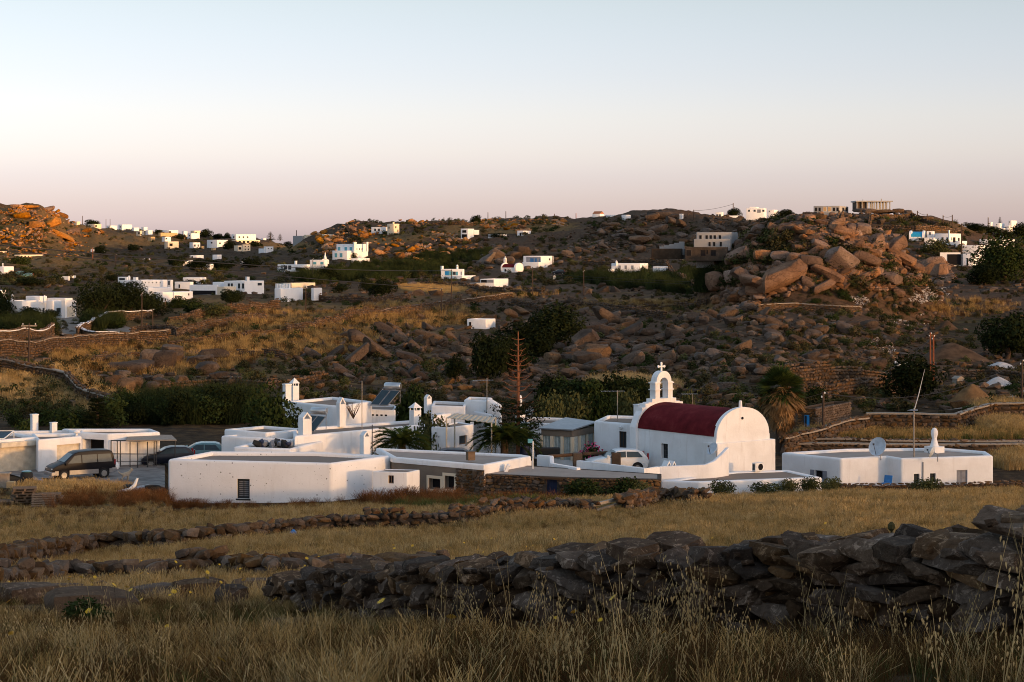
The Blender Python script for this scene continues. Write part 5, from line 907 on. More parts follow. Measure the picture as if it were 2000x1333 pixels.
# rubble heaps
for lab, reg, n in (('heap of pale broken stone at the foot of the boulder hill', [(1820, 572, 38, 14), (1800, 580, 25, 8)], 700), ('smaller heap of pale broken stone left of the big heap', [(1672, 588, 26, 11)], 350), ('scatter of white stones on the bank below the pale heap', [(1790, 620, 40, 14), (1765, 630, 30, 10)], 160), ('tip of pale builders rubble on the dark bank, right', [(1720, 680, 30, 18), (1710, 665, 20, 8)], 260)):
    rs = random.Random(n); r0 = reg[0]; root = empty('rubble_heap', P(r0[0], r0[1]+r0[3], Yof(r0[0], r0[1]+r0[3], lo=180)), 0, lab, 'rubble'); pos = []; scl = []
    for _ in range(n):
        px, py = ell(rs, reg); Y = Yof(px, py, lo=180); x = (px-1000)/F*Y; s = rs.uniform(0.9, 3.0)/F*Y*0.75; pos.append((x, Y, rs.uniform(0.2, 0.7)*s)); scl.append((s*rs.uniform(.8, 1.6), s, s*rs.uniform(.5, 1)))
    pos = np.array(pos); pos[:, 2] += height(pos[:, 0], pos[:, 1]); pos -= np.array(root.location)
    scatter('rubble', R_LOWW+R_LOWG[:2], pos, np.array(scl), np.random.RandomState(n).uniform(0, 6, n), np.random.RandomState(n+1).uniform(-.6, .6, (n, 2)), seed=n, parent=root)
# loose stones all over the slopes and in the fields
def hillscatter(name, srcs, n, pr, size, seed, label, cat, dens=None, lo=150, flat=(0.5, 1.0), szp=2.0, hz=0.25):
    rs = np.random.RandomState(seed); px = rs.uniform(pr[0], pr[1], n); py = rs.uniform(pr[2], pr[3], n)
    if dens is not None: k = rs.rand(n) < dens(px, py); px, py = px[k], py[k]
    n = len(px); Ys = np.array([Yof(a, b, lo=lo) for a, b in zip(px, py)]); X = (px-1000)/F*Ys; Z = height(X, Ys); s = (size[0]+(size[1]-size[0])*rs.rand(n)**szp)
    sc_ = np.stack([s*rs.uniform(.8, 1.5, n), s*rs.uniform(.8, 1.2, n), s*rs.uniform(flat[0], flat[1], n)], 1)
    return scatter(name, srcs, np.stack([X, Ys, Z+hz*s], 1), sc_, rs.uniform(0, 6.28, n), rs.uniform(-.25, .25, (n, 2)), label=label, cat=cat, seed=seed)
def dn(px, py): return np.clip(0.35+1.6*fbm(px/90.0, py/30.0, 3, 9)+0.35*sstep(560, 700, py), 0.05, 1)*(0.3+0.7*sstep(560, 950, px))
hillscatter('scattered_stones', R_LOW+R_LOWG, 9000, (-60, 2060, 560, 800), (0.10, 0.85), 51, 'brown stones scattered over the near hill slopes', 'stones', dn, 170, szp=2.6)
hillscatter('scattered_stones', R_LOWG, 4500, (-60, 2060, 470, 580), (0.3, 1.6), 52, 'brown stones scattered over the far hill slopes', 'stones', dn, 350, szp=2.4)
# ------------------------------------------------------------------ dry stone walls
def wall_path(tops, h):
    out = []
    for px, py in tops:
        Y = Yof(px, py+8, lo=9.6)
        for _ in range(6): Y = Yof(px, py+h*F/Y, lo=9.6)
        out.append((px, Y))
    return out
def resample(path, step):
    pts = [Vector(((px-1000)/F*Y, Y, 0)) for px, Y in path]; L = [0]
    for a, b in zip(pts, pts[1:]): L.append(L[-1]+(b-a).length)
    n = max(2, int(L[-1]/step)+1); o = []
    for i in range(n):
        s = L[-1]*i/(n-1); k = max(0, min(len(L)-2, next((j for j in range(len(L)-1) if L[j+1] >= s), len(L)-2))); t = (s-L[k])/max(1e-6, L[k+1]-L[k]); o.append(pts[k].lerp(pts[k+1], t))
    return o, L[-1]
def dry_wall(label, path, h, stone, srcs, seed=0, th=0.5, nparts=0, core='rubble_mortar', tilt=0.12, jit=0.05, coping=None, cat='stone wall', low=None, hvar=0.12, name='dry_stone_wall', copw=0.12, wedge=0):
    rs = random.Random(seed); pts, L = resample(path, 0.5 if L_(path) < 120 else 1.5); n = len(pts); root = empty(name, (pts[0].x, pts[0].y, gz(pts[0].x, pts[0].y)), 0, label, cat)
    gs = height(np.array([p.x for p in pts]), np.array([p.y for p in pts])); hf = h if callable(h) else (lambda s: h)
    V = []; tops = []
    for i, p in enumerate(pts):
        d = (pts[min(i+1, n-1)]-pts[max(i-1, 0)]).normalized(); nn = Vector((-d.y, d.x, 0)); hh = hf(i/(n-1))*(1+hvar*(vnoise(i*0.37, seed*3.1, 5)-0.5)*2); tops.append(hh); hc_ = hh*(0.25 if i in (0, n-1) else 0.9)
        for sgn, zz in ((-1, -0.5), (-1, hc_), (1, hc_), (1, -0.5)): q = p+nn*(th*0.30*sgn); V.append((q.x, q.y, gs[i]+zz))
    ff = [(4*i+j, 4*i+4+j, 4*i+4+(j+1) % 4, 4*i+(j+1) % 4) for i in range(n-1) for j in range(4)]+[(0, 1, 2, 3), (4*n-4, 4*n-1, 4*n-2, 4*n-3)]
    part('core', MB().add(V, ff).mesh('core', M[core]), root)
    if coping:
        V = []
        for i, p in enumerate(pts):
            d = (pts[min(i+1, n-1)]-pts[max(i-1, 0)]).normalized(); nn = Vector((-d.y, d.x, 0)); hh = tops[i]
            for sgn, zz in ((-1, hh+0.0), (-1, hh+copw), (1, hh+copw), (1, hh+0.0)): q = p+nn*(th*0.62*sgn); V.append((q.x, q.y, gs[i]+zz))
        part('coping', MB().add(V, ff).mesh('coping', M[coping]), root)
    T = []; s = 0.0; xs = np.linspace(0, L, n); gx = [p.x for p in pts]; gy = [p.y for p in pts]; row_ = 0; zz = -0.05
    hmax = max(tops)
    while zz < hmax:
        sh_ = stone[1]*rs.uniform(0.8, 1.25); s = -rs.random()*stone[0]
        while s < L:
            w = stone[0]*rs.uniform(0.5, 1.55); c = min(max(s+w/2, 0), L); s += w*0.93; hh = float(np.interp(c, xs, tops))
            if zz > hh: continue
            i = min(n-2, max(0, int(c/L*(n-1)))); d = (pts[i+1]-pts[i]).normalized(); nn = Vector((-d.y, d.x, 0)); rz = math.atan2(d.y, d.x); x = float(np.interp(c, xs, gx)); y = float(np.interp(c, xs, gy)); g = float(np.interp(c, xs, gs)); side = -1
            top = zz+sh_*1.1 > hh
            for side in ((-1, 1) if top and th > 0.45 else (-1,)):
                off = nn*(th*0.36*side+rs.uniform(-jit, jit)); k = rs.randrange(len(srcs))
                T.append((k, Vector((x, y, g+zz+sh_/2+rs.uniform(-jit, jit)*0.5))+off, (rs.uniform(-tilt, tilt)*1.5, rs.gauss(0, tilt), rz+rs.uniform(-.25, .25)+rs.choice((0, math.pi))), (w*0.50, th*0.28*rs.uniform(.75, 1.2), sh_*rs.uniform(0.44, 0.60))))
        zz += sh_*0.9
    T.sort(key=lambda t: t[1].y+(1000 if abs(t[1].x) > 0.268*t[1].y else 0))
    if wedge:
        W_ = []
        for _ in range(wedge):
            t = rs.choice(T); f = rs.uniform(.2, .45); W_.append((rs.randrange(len(srcs)), t[1]+Vector((rs.uniform(-.15, .15), rs.uniform(-.12, .0), rs.uniform(-.07, .07))), (rs.uniform(-.5, .5), rs.uniform(-.5, .5), rs.uniform(0, 6)), (t[3][0]*f, t[3][1]*f, t[3][2]*f*1.3)))
    else: W_ = []
    for k, loc, rot, scl in T[:nparts]: part_i('stone', srcs[k], root, loc, rot, scl)
    R_ = T[nparts:]+W_
    if R_:
        lw = low or R_LOW; scatter('stones', lw, [tuple(t[1]-root.location) for t in R_], np.array([t[3] for t in R_]), np.array([t[2][2] for t in R_]), np.array([t[2][:2] for t in R_]), idx=[t[0] % len(lw) for t in R_], seed=seed, parent=root)
    return root
def L_(path): return sum((Vector(((a[0]-1000)/F*a[1], a[1], 0))-Vector(((b[0]-1000)/F*b[1], b[1], 0))).length for a, b in zip(path, path[1:]))
# near wall: the top line sets its height
nt_ = [(590, 1124), (640, 1116), (700, 1106), (760, 1103), (830, 1108), (850, 1091), (1000, 1088), (1080, 1085), (1110, 1078), (1200, 1072), (1260, 1064), (1330, 1066), (1400, 1095), (1425, 1074), (1440, 1053), (1530, 1043), (1620, 1047), (1700, 1055), (1760, 1051), (1800, 1060), (1870, 1064), (1935, 1058), (1962, 1030), (1984, 994), (2080, 985), (2160, 1010), (2400, 1040), (2900, 1060)]
npth = [(590, 23.5), (700, 21), (840, 18.2), (1000, 16.6), (1300, 15.0), (1600, 14.0), (1800, 13.2), (2080, 12.2), (2500, 11.2), (2900, 10.5)]
def top_h(path, tops, lo=0.25, hi=1.3, sub=0.03):
    pp, LL = resample(path, 0.25)
    def f(t):
        p = pp[int(round(t*(len(pp)-1)))]; px = 1000+F*p.x/p.y; py = np.interp(px, [a for a, b in tops], [b for a, b in tops]); return min(hi, max(lo, -(py-YH)/F*p.y-gz(p.x, p.y)-sub))
    return f
near_h = top_h(npth, nt_, sub=0.09)
def px_path(tops, dpx): return [(px, Yof(px, py+(dpx if not isinstance(dpx, tuple) else dpx[0]+(dpx[1]-dpx[0])*i/(len(tops)-1)))) for i, (px, py) in enumerate(tops)]
t2 = [(-60, 1135), (0, 1128), (122, 1105), (210, 1108), (315, 1103), (437, 1090), (525, 1098), (630, 1098), (700, 1094), (860, 1088)]
t3 = [(-60, 1095), (0, 1085), (50, 1068), (100, 1058), (180, 1046), (245, 1041), (330, 1042), (430, 1030), (520, 1022), (600, 1012), (700, 1006), (800, 1003), (897, 1000), (950, 988), (1055, 977), (1125, 973), (1158, 976)]
t4 = [(1222, 972), (1265, 963), (1300, 961), (1368, 966)]; p4 = px_path(t4, (30, 26)); p2 = px_path(t2, (34, 30)); p3 = px_path(t3, (34, 28))
dry_wall('near wall of large dark lichened slabs across the right foreground', npth, near_h, (0.34, 0.12), R_SCH, 3, th=0.62, nparts=300, tilt=0.17, jit=0.06, hvar=0.03, low=R_SCH, wedge=350)
dry_wall('broken field wall of brown stones across the left foreground', p2, top_h(p2, t2, 0.3, 0.8), (0.34, 0.17), R_FIELD, 4, th=0.55, nparts=300, tilt=0.22, jit=0.06, hvar=0.3)
dry_wall('long field wall of tumbled stones running up to the wooden hurdle', p3, top_h(p3, t3, 0.35, 0.9), (0.34, 0.2), R_FIELD, 5, th=0.6, nparts=300, tilt=0.25, jit=0.08, hvar=0.25)
dry_wall('short tumbled wall right of the wooden hurdle below the chapel', p4, top_h(p4, t4, 0.35, 0.9), (0.32, 0.19), R_FIELD, 6, th=0.6, nparts=200, tilt=0.3, jit=0.1, hvar=0.25)
dry_wall('low stone border wall in front of the right farmhouse', [(1600, 125.8), (1760, 125.8), (1960, 126.3), (2060, 126.8)], 0.62, (0.4, 0.18), R_FIELD, 7, th=0.4, nparts=0, hvar=0.1)
FW = [
 ('golden stone wall with pale coping running up to the right behind the fan palm', [(1528, 858), (1560, 849), (1610, 838), (1660, 822), (1692, 818)], 1.25, 'grey_wood'),
 ('dark straight stone wall with pale coping across the right field', [(1692, 809), (1780, 810), (1868, 811)], 1.5, 'grey_wood'), ('stone wall climbing to the farm track on the right', [(1868, 811), (1900, 800), (1935, 791), (2030, 788)], 1.2, 'grey_wood'),
 ('upper of two straight terrace walls behind the right farmhouse', [(1545, 861), (1700, 861), (2040, 863)], 0.6, 'grey_wood'), ('lower of two straight terrace walls behind the right farmhouse', [(1550, 869), (1700, 869), (2040, 868)], 0.5, 'grey_wood'),
 ('terrace wall above the rubble hut on the right slope', [(1560, 758), (1600, 752), (1700, 742), (1790, 744)], 1.3, None), ('high dark terrace wall right of the fan palm', [(1530, 730), (1600, 720), (1700, 722), (1750, 725)], 2.2, None), ('terrace wall behind the gravel heap', [(1858, 722), (1930, 723), (2000, 728)], 1.0, None),
 ('concrete-topped field wall snaking down the left slope', [(-40, 698), (0, 704), (60, 716), (130, 729), (142, 742), (155, 757), (190, 771), (250, 785)], 1.5, 'grey_wood'), ('long golden lane wall on the left slope', [(-30, 676), (60, 665), (140, 657), (200, 652), (270, 650), (330, 648)], 1.9, 'grey_wood'),
 ('golden lane wall with white coping left of the driveway', [(-30, 650), (20, 648), (62, 645), (88, 643), (103, 636)], 1.6, 'far_white'), ('white-capped wall curving up right of the driveway', [(150, 636), (170, 628), (190, 622), (220, 616), (270, 612), (305, 605), (322, 588)], 1.6, 'far_white'), ('white-capped wall looping round a dark garden bed', [(152, 637), (165, 641), (190, 645), (250, 647)], 1.2, 'far_white'),
 ('golden terrace wall right of the utility poles on the left slope', [(255, 638), (300, 630), (345, 640), (420, 628), (520, 612)], 1.3, None), ('stone wall climbing past the white cube house, left', [(330, 622), (400, 607), (460, 597), (545, 588)], 1.4, None), ('rough stone terrace running from the slab-roofed shed', [(592, 575), (640, 578), (720, 580), (800, 572)], 1.3, None),
 ('long terrace wall below the golden field, centre', [(560, 640), (640, 622), (740, 604), (830, 596), (900, 588)], 1.3, None), ('pale-topped terrace wall across the centre slope', [(726, 608), (790, 600), (860, 592), (930, 580), (1000, 575)], 1.0, 'grey_wood'), ('stone wall under the mid-slope houses', [(820, 553), (900, 556), (960, 563), (1060, 566)], 1.1, None), ('stone terrace right of the whitewashed hut', [(1000, 590), (1080, 596), (1140, 590), (1200, 600), (1300, 612)], 1.0, None),
 ('long grey wall below the unfinished concrete building', [(1140, 508), (1200, 509), (1300, 511), (1400, 513)], 1.8, None), ('rubble wall edging the golden terrace left of the boulder hill', [(1110, 580), (1150, 592), (1220, 597), (1320, 592), (1380, 586)], 1.0, None), ('terrace wall along the foot of the boulder hill', [(1480, 596), (1560, 594), (1640, 597), (1680, 600)], 1.1, 'grey_wood'), ('pale terrace wall on the far right hill', [(1640, 421), (1700, 424), (1780, 420), (1830, 434)], 1.3, None), ('dark terrace wall under the right hilltop', [(1700, 444), (1790, 446), (1880, 450)], 1.5, None), ('straight terrace wall on the middle skyline', [(840, 440), (900, 440), (930, 438)], 1.4, None),
 ('stone terrace on the left slope above the conifer', [(330, 668), (400, 660), (470, 652), (600, 640)], 0.9, None), ('long terrace wall crossing the brown left slope', [(180, 700), (260, 690), (420, 682), (560, 690)], 0.8, None), ('low terrace wall above the reed thicket', [(310, 748), (420, 740), (520, 745), (640, 730)], 0.8, None)]
for k, (lb, tp, hh, cp) in enumerate(FW): dry_wall(lb, wall_path(tp, hh), hh, (0.62, 0.34) if tp[0][1] > 560 else (1.3, 0.6), R_LOW, 60+k, th=0.5 if tp[0][1] > 560 else 0.8, coping=cp, hvar=0.03 if cp else 0.35, jit=0.06)
# ------------------------------------------------------------------ trees, shrubs, palms
NPR = np.random.RandomState(17)
def leaf_cloud(n, lobes, leaf, rs, surf=0.55, flat=0.9, droop=0.0):
    """leaf-sized quads spread through ellipsoid lobes (x,y,z,rx,ry,rz); returns V,F"""
    w = np.array([l[3]*l[4]*l[5] for l in lobes])**0.67; w /= w.sum(); k = rs.choice(len(lobes), n, p=w); L = np.array(lobes)[k]
    d = rs.normal(size=(n, 3)); d /= np.linalg.norm(d, axis=1)[:, None]; r = (surf+(1-surf)*rs.rand(n))**(1/1.5); r *= 1+0.22*(vnoise(d[:, 0]*3+k*7.1, d[:, 1]*3+d[:, 2]*2, 3)-0.5)*2
    c = L[:, :3]+d*r[:, None]*L[:, 3:6]
    nrm = d+rs.normal(scale=0.75, size=(n, 3)); nrm[:, 2] += 0.35; nrm /= np.linalg.norm(nrm, axis=1)[:, None]
    t = np.cross(nrm, rs.normal(size=(n, 3))); t /= np.linalg.norm(t, axis=1)[:, None]; b = np.cross(nrm, t); s = leaf*rs.uniform(0.55, 1.4, n); a = s[:, None]*t; q = (s*0.62)[:, None]*b
    V = np.stack([c-a, c+q, c+a, c-q], 1).reshape(-1, 3); return V, np.arange(4*n).reshape(n, 4)
def crown_lobes(rs, w, h, z0, n=9, squash=0.8):
    L = []
    for i in range(n):
        a = rs.uniform(0, 6.28); r = w*0.5*math.sqrt(rs.rand())*0.72; z = z0+h*rs.uniform(0.15, 0.88); e = 1-abs((z-z0)/h-0.45)*1.1; r *= max(0.35, e); s = w*rs.uniform(0.2, 0.34)
        L.append((r*math.cos(a), r*math.sin(a), z, s, s, s*squash*min(1.2, h/w+0.4)))
    L.append((0, 0, z0+h*0.45, w*0.34, w*0.34, h*0.38)); return L
TREES = {}
def tree_proto(kind, seed, w, h, trunk, n, leaf, mat, lobes=9, bark='bark', multi=2):
    rs = np.random.RandomState(seed); Lb = crown_lobes(rs, w, h-trunk, trunk, lobes); V, Fq = leaf_cloud(n, Lb, leaf, rs); cm = mesh_np('crown', V, Fq, M[mat])
    m = MB(); r0 = 0.035*w+0.05
    m.tube([(0, 0, -0.4), (0.05*w, 0, trunk*0.6), (0.02*w, 0.03*w, trunk+0.15*(h-trunk))], [r0*1.3, r0, r0*0.8], 7)
    for i in range(multi+3):
        l = Lb[i % len(Lb)]; m.tube([(0.03*w, 0.01*w, trunk*0.75), (l[0]*0.5, l[1]*0.5, (trunk+l[2])*0.5), (l[0], l[1], l[2])], [r0*0.6, r0*0.4, r0*0.15], 5)
    TREES[kind] = (cm, m.mesh('trunk', M[bark], smooth=60), w, h)
tree_proto('round_a', 1, 6, 5, 1.0, 4200, 0.17, 'leaf_dark'); tree_proto('round_b', 2, 6, 5.4, 1.0, 4200, 0.17, 'leaf_dark', 11); tree_proto('round_c', 3, 7, 5, 0.6, 4200, 0.18, 'leaf_mid', 12)
tree_proto('bush_a', 4, 4, 2.6, 0.15, 2200, 0.13, 'leaf_dark', 8); tree_proto('bush_b', 5, 4, 2.4, 0.1, 2200, 0.13, 'leaf_mid', 8); tree_proto('bush_c', 6, 4, 2.4, 0.1, 2000, 0.13, 'leaf_olive', 8)
tree_proto('tall_a', 7, 3.2, 6, 0.4, 2600, 0.15, 'leaf_dark', 9); tree_proto('tamarisk', 8, 9, 7, 1.4, 6500, 0.17, 'leaf_dark', 15)
tree_proto('carob', 9, 8, 7, 0.8, 6500, 0.17, 'leaf_mid', 15); tree_proto('fig', 10, 4.6, 3.6, 0.8, 2600, 0.17, 'leaf_mid', 9)
def tree(kind, px, py_base, w_px, h_px, label, cat='tree', name=None, group=None, Y=None, lo=100, rz=None, dz=0.0):
    cm, tm, w, h = TREES[kind]; Y = Y or Yof(px, py_base, lo=lo); s = w_px/F*Y/w*1.22; sz = h_px/F*Y/h*1.12; x = (px-1000)/F*Y; z = -(py_base-YH)/F*Y; z = min(z, gz(x, Y)+0.1) if dz == 0 else z
    o = empty(name or ('shrub' if 'bush' in kind else 'tree'), (x, Y, z), RNG.uniform(0, 6.28) if rz is None else rz, label, cat, group); o.scale = (s, s, sz)
    for nm, me in (('trunk', tm), ('crown', cm)): mobj(nm, me, None, o)
    return o
for a in [
 ('round_b', 1085, 680, 110, 78, 'rightmost of the large dark round trees behind the hamlet'), ('round_a', 1030, 700, 95, 68, 'middle dark round tree above the dead pine'), ('round_a', 955, 742, 75, 90, 'leftmost dark tree of the group behind the dead pine'), ('tall_a', 888, 750, 36, 56, 'narrow dark tree left of the dark tree group'), ('round_b', 1000, 735, 80, 70, 'dark tree directly behind the dead pine trunk'),
 ('round_b', 1785, 788, 105, 82, 'broad dark bush-like tree above the right field'), ('round_a', 1965, 702, 90, 88, 'dark tree at the right edge below the far houses'), ('round_b', 2010, 700, 70, 70, 'dark tree cut by the right edge of the slope'),
 ('carob', 1965, 556, 110, 84, 'big spreading tree at the right edge beside the far white houses'), ('round_a', 1925, 560, 60, 44, 'lower dark tree left of the big spreading right tree'), ('bush_c', 1830, 500, 50, 26, 'olive bush in front of the crenellated tower'), ('bush_a', 1800, 470, 24, 10, 'small dark shrub in front of the blue-roofed chapel'), ('round_a', 1960, 470, 34, 20, 'dark tree below the far right skyline cluster'),
 ('tamarisk', 195, 632, 88, 64, 'leftmost dark tree by the driveway on the left'), ('tamarisk', 250, 628, 80, 62, 'middle dark tree beside the stone-lined driveway'), ('round_b', 295, 622, 62, 44, 'rightmost dark tree above the white-capped wall'), ('tall_a', 232, 598, 34, 46, 'upright dark tree poking above the driveway trees'), ('round_a', 60, 622, 40, 24, 'dark palm-like bush in front of the long low white house'), ('round_a', 100, 625, 34, 20, 'dark shrub by the arched door of the long low house'), ('bush_a', 5, 622, 40, 45, 'dark foliage at the left edge beside the long low house'),
 ('bush_b', 385, 614, 60, 24, 'dark shrub on the bank below the awning terrace'), ('round_a', 452, 594, 42, 28, 'dark round shrub below the two-storey house'), ('bush_c', 420, 620, 50, 22, 'olive shrub below the round dark shrub'), ('bush_b', 350, 600, 40, 20, 'shrub right of the white cube house'), ('bush_a', 370, 560, 40, 10, 'dark hedge before the square white house'),
 ('round_a', 748, 579, 46, 34, 'larger of two lone dark trees on the centre slope'), ('round_b', 716, 572, 28, 24, 'smaller of two lone dark trees on the centre slope'), ('bush_a', 665, 572, 36, 14, 'low dark shrub left of the two lone trees'), ('round_a', 640, 550, 40, 28, 'dark tree in front of the reed bed'), ('bush_a', 690, 505, 16, 10, 'dark shrub before the turquoise-shuttered house'), ('tall_a', 681, 500, 7, 16, 'small dark cypress before the turquoise-shuttered house'),
 ('bush_a', 1232, 543, 28, 12, 'dark shrub before the two-storey house by the reeds'), ('bush_b', 1590, 790, 55, 30, 'green bush behind the rubble stone hut'), ('bush_c', 1540, 872, 22, 18, 'small shrub at the foot of the golden wall'), ('bush_c', 1560, 790, 30, 16, 'low shrub left of the rubble hut'), ('bush_b', 1650, 585, 30, 18, 'green shrub at the foot of the boulder hill'), ('bush_b', 1590, 592, 30, 12, 'low green shrub below the boulder hill slabs'),
 ('round_a', 345, 520, 32, 22, 'round dark bush left of the small shaded houses'), ('round_b', 385, 530, 44, 20, 'dark trees around the little chapel-like house'), ('round_a', 425, 527, 60, 18, 'dark bush mass right of the narrow white house'), ('round_a', 490, 525, 36, 20, 'dark bush before the low white bungalow'), ('bush_a', 555, 533, 22, 12, 'dark shrub left of the bungalow veranda'), ('bush_b', 40, 520, 50, 16, 'bushes before the long cream sunlit house'), ('round_b', 195, 500, 26, 18, 'dark bush covering the flat-roofed house below the orange hill'), ('bush_a', 248, 523, 18, 10, 'lone dark shrub in the dim valley field'), ('bush_a', 285, 522, 24, 6, 'low dark shrub right of the lone valley shrub'), ('round_a', 260, 492, 20, 14, 'dark bush at the sunset edge of the left slope'), ('round_a', 218, 548, 22, 14, 'dark bush behind the big white left house'), ('bush_c', 70, 540, 40, 12, 'dark shrubs on the valley bank'), ('bush_a', 55, 560, 60, 14, 'dark scrub on the dug bank, left'),
 ('round_b', 180, 438, 32, 14, 'wide dark tree on the left skyline', None), ('round_a', 402, 466, 22, 18, 'round dark tree in the middle of the sunlit village'), ('round_a', 425, 468, 22, 11, 'low dark tree right of the round village tree'), ('round_b', 444, 470, 14, 14, 'dark tree left of the white hotel block'), ('round_a', 447, 489, 20, 20, 'dark tree below the white hotel block'), ('round_a', 498, 484, 26, 12, 'dark bushes by the last sunlit cube'), ('bush_a', 562, 469, 16, 7, 'small dark bush on the skyline gap'), ('bush_a', 350, 470, 24, 9, 'dark shrubs under the ochre wall'), ('round_a', 308, 458, 12, 9, 'dark skyline tree between two village groups'),
 ('round_a', 930, 439, 20, 18, 'lone windswept tree on the middle skyline'), ('bush_a', 970, 466, 36, 8, 'green hedge before the low upper-slope house'), ('round_b', 1434, 426, 28, 18, 'dark round tree on the right-centre skyline'), ('round_a', 1535, 428, 36, 18, 'dark tree right of the bluish skyline house'), ('bush_a', 1510, 436, 60, 12, 'scrub below the bluish skyline house'), ('round_a', 1905, 446, 40, 18, 'dark tree mound on the far right skyline'), ('round_b', 1930, 460, 60, 16, 'dark trees below the far right skyline cluster'), ('round_a', 1974, 438, 18, 8, 'small dark tree beside the topmost far right house'), ('round_b', 1995, 470, 40, 30, 'dark tree at the right edge of the far skyline'),
 ('bush_c', 1070, 800, 60, 30, 'olive shrub right of the dead pine'), ('bush_c', 1120, 808, 70, 36, 'broad olive hedge shrub behind the glazed porch'), ('bush_b', 1170, 808, 70, 40, 'green hedge shrub behind the chapel house, left'), ('bush_c', 1225, 808, 60, 44, 'green hedge shrub behind the chapel house, right'), ('bush_b', 1200, 790, 36, 30, 'taller shrub beside the thin aerial mast'), ('bush_c', 1345, 800, 40, 34, 'olive bush behind the bell arch'), ('bush_b', 1385, 805, 60, 20, 'low bush behind the red roof'),
 ('round_c', 535, 838, 110, 62, 'leafy dark tree left of the steel water tank'), ('fig', 805, 832, 76, 60, 'fig tree between the white roofs in the hamlet centre'), ('bush_c', 845, 866, 60, 40, 'dark reddish shrub beside the rounded house corner'), ('bush_b', 925, 828, 40, 14, 'creeper on top of the small white room'), ('bush_b', 960, 850, 60, 40, 'dense shrub right of the small white room'),
 ('bush_c', 445, 882, 34, 40, 'pale leafy sapling left of the junk-roofed house'), ('bush_b', 120, 845, 90, 32, 'dark hedge behind the yard chimneys'), ('bush_b', 50, 845, 60, 20, 'dark hedge behind the roller-shutter garage'),
 ('bush_b', 1150, 975, 90, 34, 'green weeds against the stone outhouse'), ('bush_b', 1215, 970, 70, 34, 'taller green weeds at the outhouse right end'), ('bush_c', 1250, 968, 40, 26, 'rusty weeds at the outhouse corner')]:
    k, px, py, w, h_, lb = a[:6]; near = 760 < py < 900 and k != 'bush_c' or 'hedge' in lb
    Yv = {535: 141.5, 805: 145.5, 845: 137, 925: 141.5, 960: 143, 445: 128, 120: 146, 50: 146, 1070: 152, 1120: 155, 1170: 155, 1225: 155, 1200: 158, 1345: 150, 1385: 150, 1150: 114.5, 1215: 114.5, 1250: 114}.get(px) if py > 760 else None
    if Yv and px not in (925, 1150, 1215, 1250, 445):
        gpy = YH-F*gz((px-1000)/F*Yv, Yv)/Yv; h_ = (gpy-(py-h_))/(1.25 if px > 1040 else 1.1); py = gpy
    tree(k, px, py, w, h_, lb, 'tree' if not k.startswith('bush') else 'shrub', Y=Yv, dz=1.0 if px in (925,) else 0.0)
# ---- reed thickets and brush built of blades (uncountable)
def blades_mesh(name, n, h, w, spread, bend, rs, mat, seg=3, head=0.0, up=0.15):
    a = rs.uniform(0, 6.28, n); r = spread*np.sqrt(rs.rand(n)); bx, by = r*np.cos(a), r*np.sin(a); hh = h*rs.uniform(0.55, 1.1, n); dirn = rs.uniform(0, 6.28, n); be = bend*hh*rs.uniform(0.2, 1.0, n); ln = up*rs.normal(size=(n, 2)); yaw = rs.uniform(0, 3.14, n); V = []; 
    for i in range(seg+1):
        t = i/seg; cx = bx+ln[:, 0]*hh*t+np.cos(dirn)*be*t*t; cy = by+ln[:, 1]*hh*t+np.sin(dirn)*be*t*t; cz = hh*t*(1-0.15*bend*t); ww = w*(1-0.85*t)*0.5
        if head and i == seg: ww = w*head*0.5
        V += [np.stack([cx-np.cos(yaw)*ww, cy-np.sin(yaw)*ww, cz], 1), np.stack([cx+np.cos(yaw)*ww, cy+np.sin(yaw)*ww, cz], 1)]
    V = np.stack(V, 1); k = 2*(seg+1); base = (np.arange(n)*k)[:, None]; fs = []
    for i in range(seg): fs.append(np.stack([2*i+0*base[:, 0], 2*i+1+0*base[:, 0], 2*i+3+0*base[:, 0], 2*i+2+0*base[:, 0]], 1)+base)
    return mesh_np(name, V.reshape(-1, 3), np.concatenate(fs), M[mat] if isinstance(mat, str) else mat)
RS = np.random.RandomState(5)
REED = [blades_mesh('reed', 110, 2.6, 0.07, 1.1, 0.6, RS, 'reed', 4, up=0.22) for _ in range(4)]
CLUMP = []
for k in range(4):
    V, Fq = leaf_cloud(900, crown_lobes(np.random.RandomState(60+k), 2.6, 1.8, 0, 7), 0.10, np.random.RandomState(70+k), 0.4); CLUMP.append(mesh_np('clump', V, Fq, M['leaf_dark'] if k < 2 else M['leaf_mid']))
REED = REED+CLUMP
def region_scatter(name, srcs, n, regions, scale, seed, label, cat, lo=100, Y=None, dz=0.0):
    rs = random.Random(seed); pos = []; sc_ = []
    for _ in range(n):
        px, py = ell(rs, regions); Yv = Yof(px, py, lo=lo); x = (px-1000)/F*Yv; pos.append((x, Yv, dz)); s = rs.uniform(*scale); sc_.append((s, s, s*rs.uniform(.8, 1.2)))
    pos = np.array(pos); pos[:, 2] += height(pos[:, 0], pos[:, 1])
    return scatter(name, srcs, pos, np.array(sc_), np.array([rs.uniform(0, 6.28) for _ in pos]), None, label=label, cat=cat, seed=seed)
region_scatter('reed_thicket', REED, 520, [(400, 815, 120, 14), (320, 818, 60, 12), (440, 800, 60, 12)], (0.5, 1.1), 71, 'dense green reed thicket between the yard and the hamlet', 'reeds', lo=140)
region_scatter('reed_bed', REED, 900, [(700, 540, 120, 10), (800, 527, 120, 10), (900, 505, 90, 9), (620, 547, 50, 8)], (0.7, 1.3), 72, 'long dark reed bed across the centre slope', 'reeds', lo=300)
